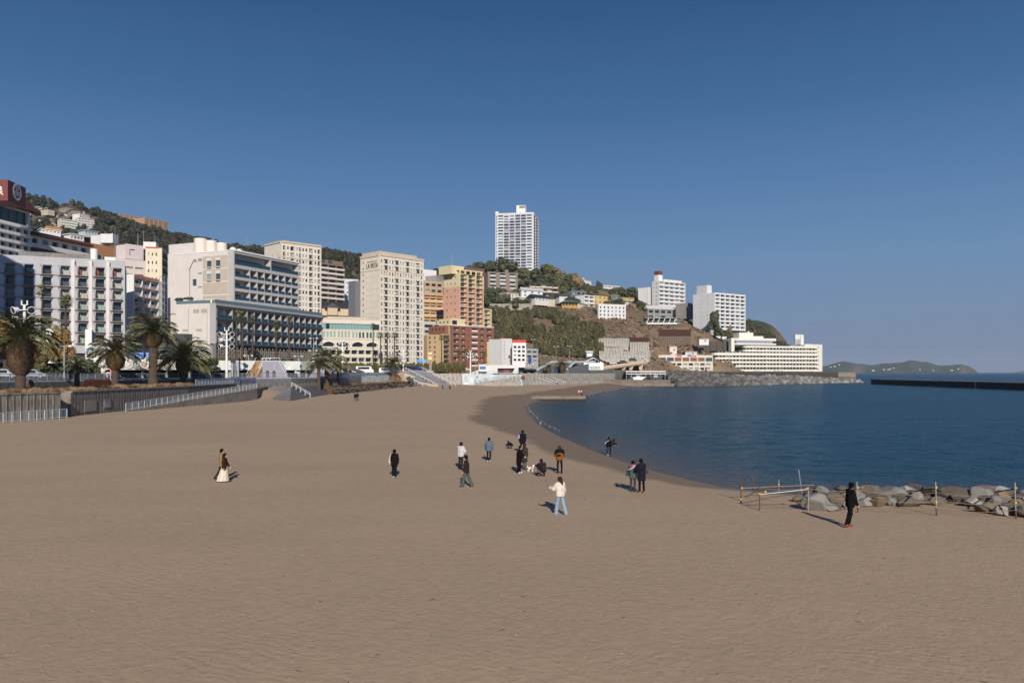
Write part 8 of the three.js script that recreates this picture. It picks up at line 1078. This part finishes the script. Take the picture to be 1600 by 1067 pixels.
function bag(name, label, q, local, size, col, strapCol, strapTo) {   // a soft bag hanging on someone, with its strap
  const p = q.w(local), g = thing(name, label, name.includes('pack') ? 'backpack' : 'bag', null, p, q.ry), [a, b, c] = size; const f = nets((x, y, z) => { const k = 1 + 0.12 * y / b; return Math.hypot(Math.max(Math.abs(x) * k - a + 0.05, 0), Math.max(Math.abs(y) - b + 0.05, 0), Math.max(Math.abs(z) - c + 0.04, 0)) - 0.04; }, [-a - 0.05, -b - 0.05, -c - 0.05], [a + 0.05, b + 0.05, c + 0.05], 0.018); part(g, 'pouch', muvSmooth(f), cloth(col));
  if (strapTo) strapTo.forEach((pts) => { const c2 = new THREE.CatmullRomCurve3(pts.map(t => g.worldToLocal(q.w(t)))); g.updateMatrixWorld(); part(g, 'strap', muv(new THREE.TubeGeometry(new THREE.CatmullRomCurve3(pts.map(t => g.worldToLocal(q.w(t)))), 16, 0.02, 6)), cloth(strapCol)); }); return g;
}
{
  const walk = (a = 22) => [[a, 8], [-a * 0.8, 22]], stand = [[2, 3], [-2, 3]];
  person('person in a tan jacket walking behind the one in a cream skirt', 345.5, 749, { h: 1.74, face: 78, top: '#8a6a50', legsCol: '#23252c', legs: walk(14), hair: '#14110f', coat: 0.1 });
  person('person in a long brown coat and full cream skirt walking to the right', 350.5, 752.5, { h: 1.6, face: 85, top: '#33221c', coat: 0.24, skirt: '#cbbfae', sway: -0.1, legs: walk(18), arms: [[10, 8, 25], [-14, 8, 20]], long: 0.2, hair: '#241813' });
  const a = person('person in black with long hair carrying a white tote, seen from behind alone', 616, 745.5, { h: 1.62, face: 12, top: '#141416', coat: 0.16, puff: 0.03, legsCol: '#18181b', legs: walk(12), long: 0.22, hair: '#15100f', shoes: '#c9ccd4', trw: [0.09, 0.075, 0.075] }); bag('tote_bag', 'white tote bag on the left shoulder of the lone person in black', a, v3(0.27, a.P.y + 0.1, -0.02), [0.04, 0.19, 0.14], '#cfc9c0', '#cfc9c0', [[v3(0.27, a.P.y + 0.27, 0.08), v3(0.2, a.P.y + 0.55, 0), v3(0.27, a.P.y + 0.27, -0.1)]]);
  person('person in a white hooded puffer jacket with hands held in front', 720, 733, { h: 1.7, face: 35, top: '#b9b4b4', puff: 0.05, quilt: 1, hood: 1, coat: 0.06, legsCol: '#201f22', legs: stand, arms: [[22, 12, 55, 25], [22, 12, 55, 25]], cuff: 0.04 });
  person('person in a brown sweater, grey green wide trousers and dark cap striding left', 729, 760, { h: 1.68, face: -78, top: '#2e2422', coat: 0.08, legsCol: '#4c524e', trw: [0.095, 0.09, 0.105], flare: 1, legs: [[17, 5], [-13, 12]], cap: '#1a1a1e', shoes: '#1a1c22' });
  person('person in a blue grey hooded jacket and dark trousers, seen from behind', 764, 720.5, { h: 1.64, face: 4, top: '#566273', puff: 0.045, hood: 1, coat: 0.1, legsCol: '#19191c', legs: walk(10), shoes: '#c8c8c8', arms: [[6, 14, 10], [0, 14, 10]] });
  const b = person('tall person in a dark navy coat standing nearest the wet sand', 816.5, 707, { h: 1.75, face: -8, top: '#15161f', coat: 0.2, puff: 0.035, legsCol: '#131316', legs: stand, hair: '#0f0d0d' }); bag('shoulder_bag', 'lavender bag carried by the tall person in the navy coat', b, v3(0.27, b.P.y + 0.32, 0.05), [0.09, 0.17, 0.1], '#a08cb8', '#a08cb8');
  person('small child in dark clothes crouching to touch the sand', 800, 700.5, { h: 1.15, face: -60, top: '#15161c', legsCol: '#17171b', lean: 62, nod: -20, spread: 0.3, legs: [[95, 115], [85, 120]], arms: [[10, 12, 10], [6, 12, 8]], puff: 0.04 });
  person('person in a long black coat with white shoes looking down to the right', 811, 738.5, { h: 1.68, face: 105, top: '#101013', coat: 0.26, puff: 0.04, legsCol: '#121214', legs: stand, nod: 22, shoes: '#cfcfcf', arms: [[16, 8, 50, 15], [16, 8, 50, 15]], trw: [0.09, 0.08, 0.085] });
  person('person with long brown hair in a grey coat beside the black coated one', 819.5, 733, { h: 1.64, face: 40, top: '#35332f', coat: 0.34, legsCol: '#4d4a44', legs: stand, long: 0.28, hair: '#33221b', shoes: '#3a3a3a' });
  const c = person('person with long brown hair crouching beside the little white dog', 848.5, 744.5, { h: 1.6, face: -22, top: '#232227', coat: 0.02, puff: 0.035, legsCol: '#1c1f2a', legs: [[112, 138], [96, 132]], lean: 22, spread: 0.22, nod: 12, arms: [[48, 12, 30], [44, 12, 30]], long: 0.26, hair: '#2c1c17', shoes: '#8a4a42' });
  bag('backpack', 'dark grey rucksack on the back of the crouching person', c, v3(0, c.P.y + 0.26, -0.16), [0.15, 0.2, 0.09], '#2b2a2e', '#1a1a1c'); bag('fringed_bag', 'small rust brown bag at the side of the crouching person', c, v3(0.3, c.P.y + 0.02, 0.06), [0.07, 0.1, 0.06], '#8a4a2a', '#3a2418');
  const e = person('person in an orange brown puffer jacket with a black yoke, seen from behind', 874.5, 739, { h: 1.66, face: -6, top: '#7a4a22', yoke: '#17161a', puff: 0.06, quilt: 1, coat: 0.04, legsCol: '#141417', legs: stand, cap: '#2a2a2c', hair: '#3a2f2a', arms: [[20, 14, 60, 20], [20, 14, 60, 20]], spread: 0.08 }); bag('sling_bag', 'black sling bag slanting across the back of the puffer jacket', e, v3(0.08, e.P.y + 0.26, -0.21), [0.13, 0.07, 0.04], '#1b1d2a', '#1b1b1e');
  const f = person('person with very long brown hair in a cream sweater and pale blue jeans', 875.5, 803.5, { h: 1.62, face: -42, turn: 18, top: '#cfc3b4', puff: 0.05, coat: 0.02, cuff: 0.05, legsCol: '#7f94a8', trw: [0.09, 0.08, 0.09], flare: 1, legs: [[14, 6], [-12, 12]], arms: [[40, 10, 52, 0], [-4, 14, 12]], long: 0.36, hair: '#3a211b', shoes: '#d6d2d0' });
  const ph = solo('phone', new THREE.BoxGeometry(0.075, 0.15, 0.012), black, 'black phone held out by the person in the cream sweater', 'phone'); ph.position.copy(f.w(f.J.wr0.clone().addScaledVector(f.J.fd0, 0.1))); ph.rotation.set(-1.1, f.ry, 0);
  const g1 = person('person in a grey coat with a pink scarf, left one of the close couple', 989, 767.5, { h: 1.6, face: 24, turn: -20, top: '#4d5054', coat: 0.14, puff: 0.035, collar: '#c8505c', legsCol: '#3c3a40', legs: stand, nod: 12, arms: [[28, 10, 60, 25], [28, 10, 60, 25]] }); bag('shoulder_bag', 'round blue grey bag at the left hip of the person with the pink scarf', g1, v3(0.3, g1.P.y + 0.12, -0.04), [0.06, 0.17, 0.15], '#3c4652', '#d8d8d8', [[v3(0.26, g1.P.y + 0.28, -0.1), v3(0.12, g1.P.y + 0.34, -0.2), v3(-0.12, g1.P.y + 0.5, -0.13), v3(-0.12, g1.P.y + 0.55, 0)]]);
  const g2 = person('taller person in a dark navy jacket, right one of the close couple', 1002.5, 769.5, { h: 1.74, face: -22, turn: 18, top: '#1b1b28', coat: 0.24, puff: 0.035, legsCol: '#131316', legs: stand, nod: 12, arms: [[28, 10, 62, 25], [24, 10, 60, 25]], shoes: '#b06a58' }); bag('waist_bag', 'grey bag on the right hip of the taller person of the couple', g2, v3(-0.24, g2.P.y + 0.14, -0.08), [0.12, 0.09, 0.06], '#35373c', '#222');
  const h1 = person('person in black carrying a white strapped bag at the waterline', 950, 711, { h: 1.66, face: 30, top: '#151519', puff: 0.04, coat: 0.05, legsCol: '#2f3f5a', legs: walk(12), lean: 14, nod: 20, shoes: '#d0d0d4', hood: 1 }); bag('strap_bag', 'white strap bag across the back of the person in black at the waterline', h1, v3(0.2, h1.P.y + 0.24, -0.14), [0.05, 0.09, 0.05], '#c8c8ca', '#d8d8da', [[v3(0.2, h1.P.y + 0.25, -0.2), v3(0, h1.P.y + 0.4, -0.24), v3(-0.14, h1.P.y + 0.5, -0.1)]]);
  person('person in a brown jacket bending forward at the waterline', 954, 709.5, { h: 1.58, face: 62, top: '#33251f', puff: 0.035, lean: 38, nod: 10, legsCol: '#15161b', legs: [[10, 14], [-4, 14]], hair: '#221713', long: 0.14, shoes: '#d0d0d4', arms: [[20, 8, 20], [16, 8, 20]] });
  person('person all in black with a hood and orange shoes walking right by the boulders', 1328.5, 822.5, { h: 1.74, face: 82, turn: 25, top: '#131315', hoodUp: 0, hood: 1, puff: 0.03, coat: 0.08, legsCol: '#111113', trw: [0.092, 0.085, 0.05], legs: [[10, 18], [-12, 10]], shoes: '#8a3424', hair: '#100c0c', nod: 6, arms: [[4, 6, 10], [10, 6, 14]] });
  const q1 = person('person with a bulky dark backpack on the open sand at the left', 555, 626, { h: 1.62, face: 160, top: '#14151c', puff: 0.06, coat: 0.14, legsCol: '#3b4a6a', legs: stand }); person('person close behind the one with the bulky backpack', 558.5, 625.5, { h: 1.74, face: 150, top: '#1b1b1f', legsCol: '#2a3148', legs: stand, puff: 0.03 }); bag('backpack', 'bulky dark backpack on the open sand walker at the left', q1, v3(0, q1.P.y + 0.33, 0.2), [0.2, 0.24, 0.12], '#15161c', '#111');
  person('person in black walking below the beach stairs, left one', 691.5, 608, { face: 60, top: '#17171a', coat: 0.3, legsCol: '#17171a', legs: walk() }); person('person in dark purple with white shoes below the beach stairs, right one', 703, 609.5, { face: -30, top: '#2a2130', coat: 0.1, legsCol: '#2a2630', shoes: '#dcdcdc', legs: walk(12) });
  const onJ = { d: 210, y: -0.1 }; person('person in a pale top and red trousers at the end of the jetty', 904.5, 617, { ...onJ, h: 1.66, face: 160, top: '#b8a08c', legsCol: '#8a3020', legs: stand, hair: '#4a2c20' }); const w1 = person('person in dark clothes at the end of the jetty', 909, 617, { ...onJ, h: 1.64, face: 20, top: '#1c2130', legsCol: '#1c2233', legs: stand, hair: '#15120f' }); bag('backpack', 'white backpack worn at the end of the jetty', w1, v3(0, w1.P.y + 0.3, -0.2), [0.17, 0.22, 0.1], '#cfcfd2', '#ccc');
  const st = { y: 2.4, d: 200.5 }; person('person in a white jacket at the top of the corner steps', 428, 604, { ...st, face: 40, top: '#cfcfcf', puff: 0.05, legsCol: '#2a2a30', h: 1.62, d: 204 }); person('person in a navy jacket in the middle of the group on the corner steps', 433, 604, { ...st, face: -30, top: '#1b2238', puff: 0.04, legsCol: '#23263a', d: 204 }); person('person in a tan jacket at the right of the group on the corner steps', 437, 604, { ...st, face: 200, top: '#8a6040', legsCol: '#a89c90', d: 204, h: 1.74 });
  person('person in dark clothes leaning at the rail left of the first stair block', 389, 589, { y: 4.45, d: 201, face: 150, top: '#1c1e26', legsCol: '#3a3c40' }); person('person in dark clothes walking before the first stair block', 397, 590, { y: 4.45, d: 203, face: 90, top: '#171a22', legsCol: '#171a22', legs: walk() });
  person('person in a white top and dark trousers coming down the deck stairs', 462, 584, { y: 5.0, d: 223.4, face: 180, top: '#d2d2d4', legsCol: '#26262a' }); person('person in white in front on the deck stairs', 465.5, 586, { y: 4.74, d: 223.1, face: 180, top: '#dadada', legsCol: '#8a8a8c' }); person('person in blue highest on the deck stairs', 470, 577, { y: 6.7, d: 225.6, face: 180, top: '#24386a', legsCol: '#2a3048' });
  person('small child in bright blue by the palms behind the corner steps', 501, 604.5, { y: 2.2, d: 219, face: 150, h: 1.1, top: '#2f6ab0', legsCol: '#3a3c46' }); person('person in black sitting low at the foot of the far steps', 871.5, 596.5, { d: 388, h: 1.6, face: 200, top: '#121214', legsCol: '#141416', lean: 20, legs: [[95, 100], [88, 100]] });
  // small white dog in a pink orange harness, standing side on, head up
  const dd = groundY(829, 736), dg = thing('dog', 'little white dog in a pink orange harness standing before the crouching person', 'dog', null, v3(px(829, dd), sandY(px(829, dd), dd), -dd), 0.3), K = 0.95, V = (x, y, z) => v3(x * K, y * K, z * K), fur = M('#d5d2cf', 0.95);
  const leg = (x, z, hind) => hind ? [cap(V(x, 0.22, z), V(x + 0.03, 0.14, z), 0.045, 0.03), cap(V(x + 0.03, 0.14, z), V(x - 0.025, 0.085, z), 0.026, 0.017), cap(V(x - 0.025, 0.085, z), V(x - 0.012, 0.02, z), 0.017), cap(V(x - 0.012, 0.016, z), V(x + 0.016, 0.014, z), 0.017)] : [cap(V(x, 0.22, z), V(x - 0.008, 0.12, z), 0.038, 0.022), cap(V(x - 0.008, 0.12, z), V(x, 0.02, z), 0.02, 0.016), cap(V(x, 0.016, z), V(x + 0.026, 0.014, z), 0.018)];
  const bodyC = [cap(V(-0.13, 0.235, 0), V(0.0, 0.225, 0), 0.062, 0.06), cap(V(0, 0.225, 0), V(0.13, 0.235, 0), 0.06, 0.08), cap(V(0.14, 0.26, 0), V(0.2, 0.36, 0), 0.062, 0.045), cap(V(0.215, 0.385, 0), V(0.225, 0.39, 0), 0.06), cap(V(0.25, 0.375, 0), V(0.295, 0.36, 0), 0.034, 0.022), ...leg(-0.13, 0.045, true), ...leg(-0.15, -0.045, true), ...leg(0.13, 0.045), ...leg(0.11, -0.045), cap(V(-0.18, 0.26, 0), V(-0.22, 0.33, 0), 0.024, 0.02), cap(V(-0.22, 0.33, 0), V(-0.18, 0.385, 0), 0.022, 0.014), cap(V(0.2, 0.42, 0.04), V(0.195, 0.465, 0.052), 0.02, 0.008), cap(V(0.2, 0.42, -0.04), V(0.195, 0.465, -0.052), 0.02, 0.008)];
  part(dg, 'body', muvSmooth(blob(bodyC, 0.011, 0.025, (q, x, y, z) => q + 0.004 * Math.sin(x * 130) * Math.sin(y * 120 + z * 90))), fur); part(dg, 'harness', muvSmooth(blob([cap(V(0.06, 0.235, 0), V(0.11, 0.24, 0), 0.085, 0.088)], 0.012)), M('#c8785e', 0.85)); for (const z of [0.03, -0.03]) part(dg, 'eye', new THREE.SphereGeometry(0.009, 8, 6), black, V(0.266, 0.398, z).toArray()); part(dg, 'nose', new THREE.SphereGeometry(0.012, 8, 6), black, V(0.315, 0.362, 0).toArray());
}

// ---------- render ----------
const renderer = new THREE.WebGLRenderer({ antialias: true });
renderer.shadowMap.enabled = true;
renderer.toneMapping = THREE.LinearToneMapping;
renderer.toneMappingExposure = EXPOSURE;
renderer.setSize(1024, 682);
renderer.render(scene, camera);
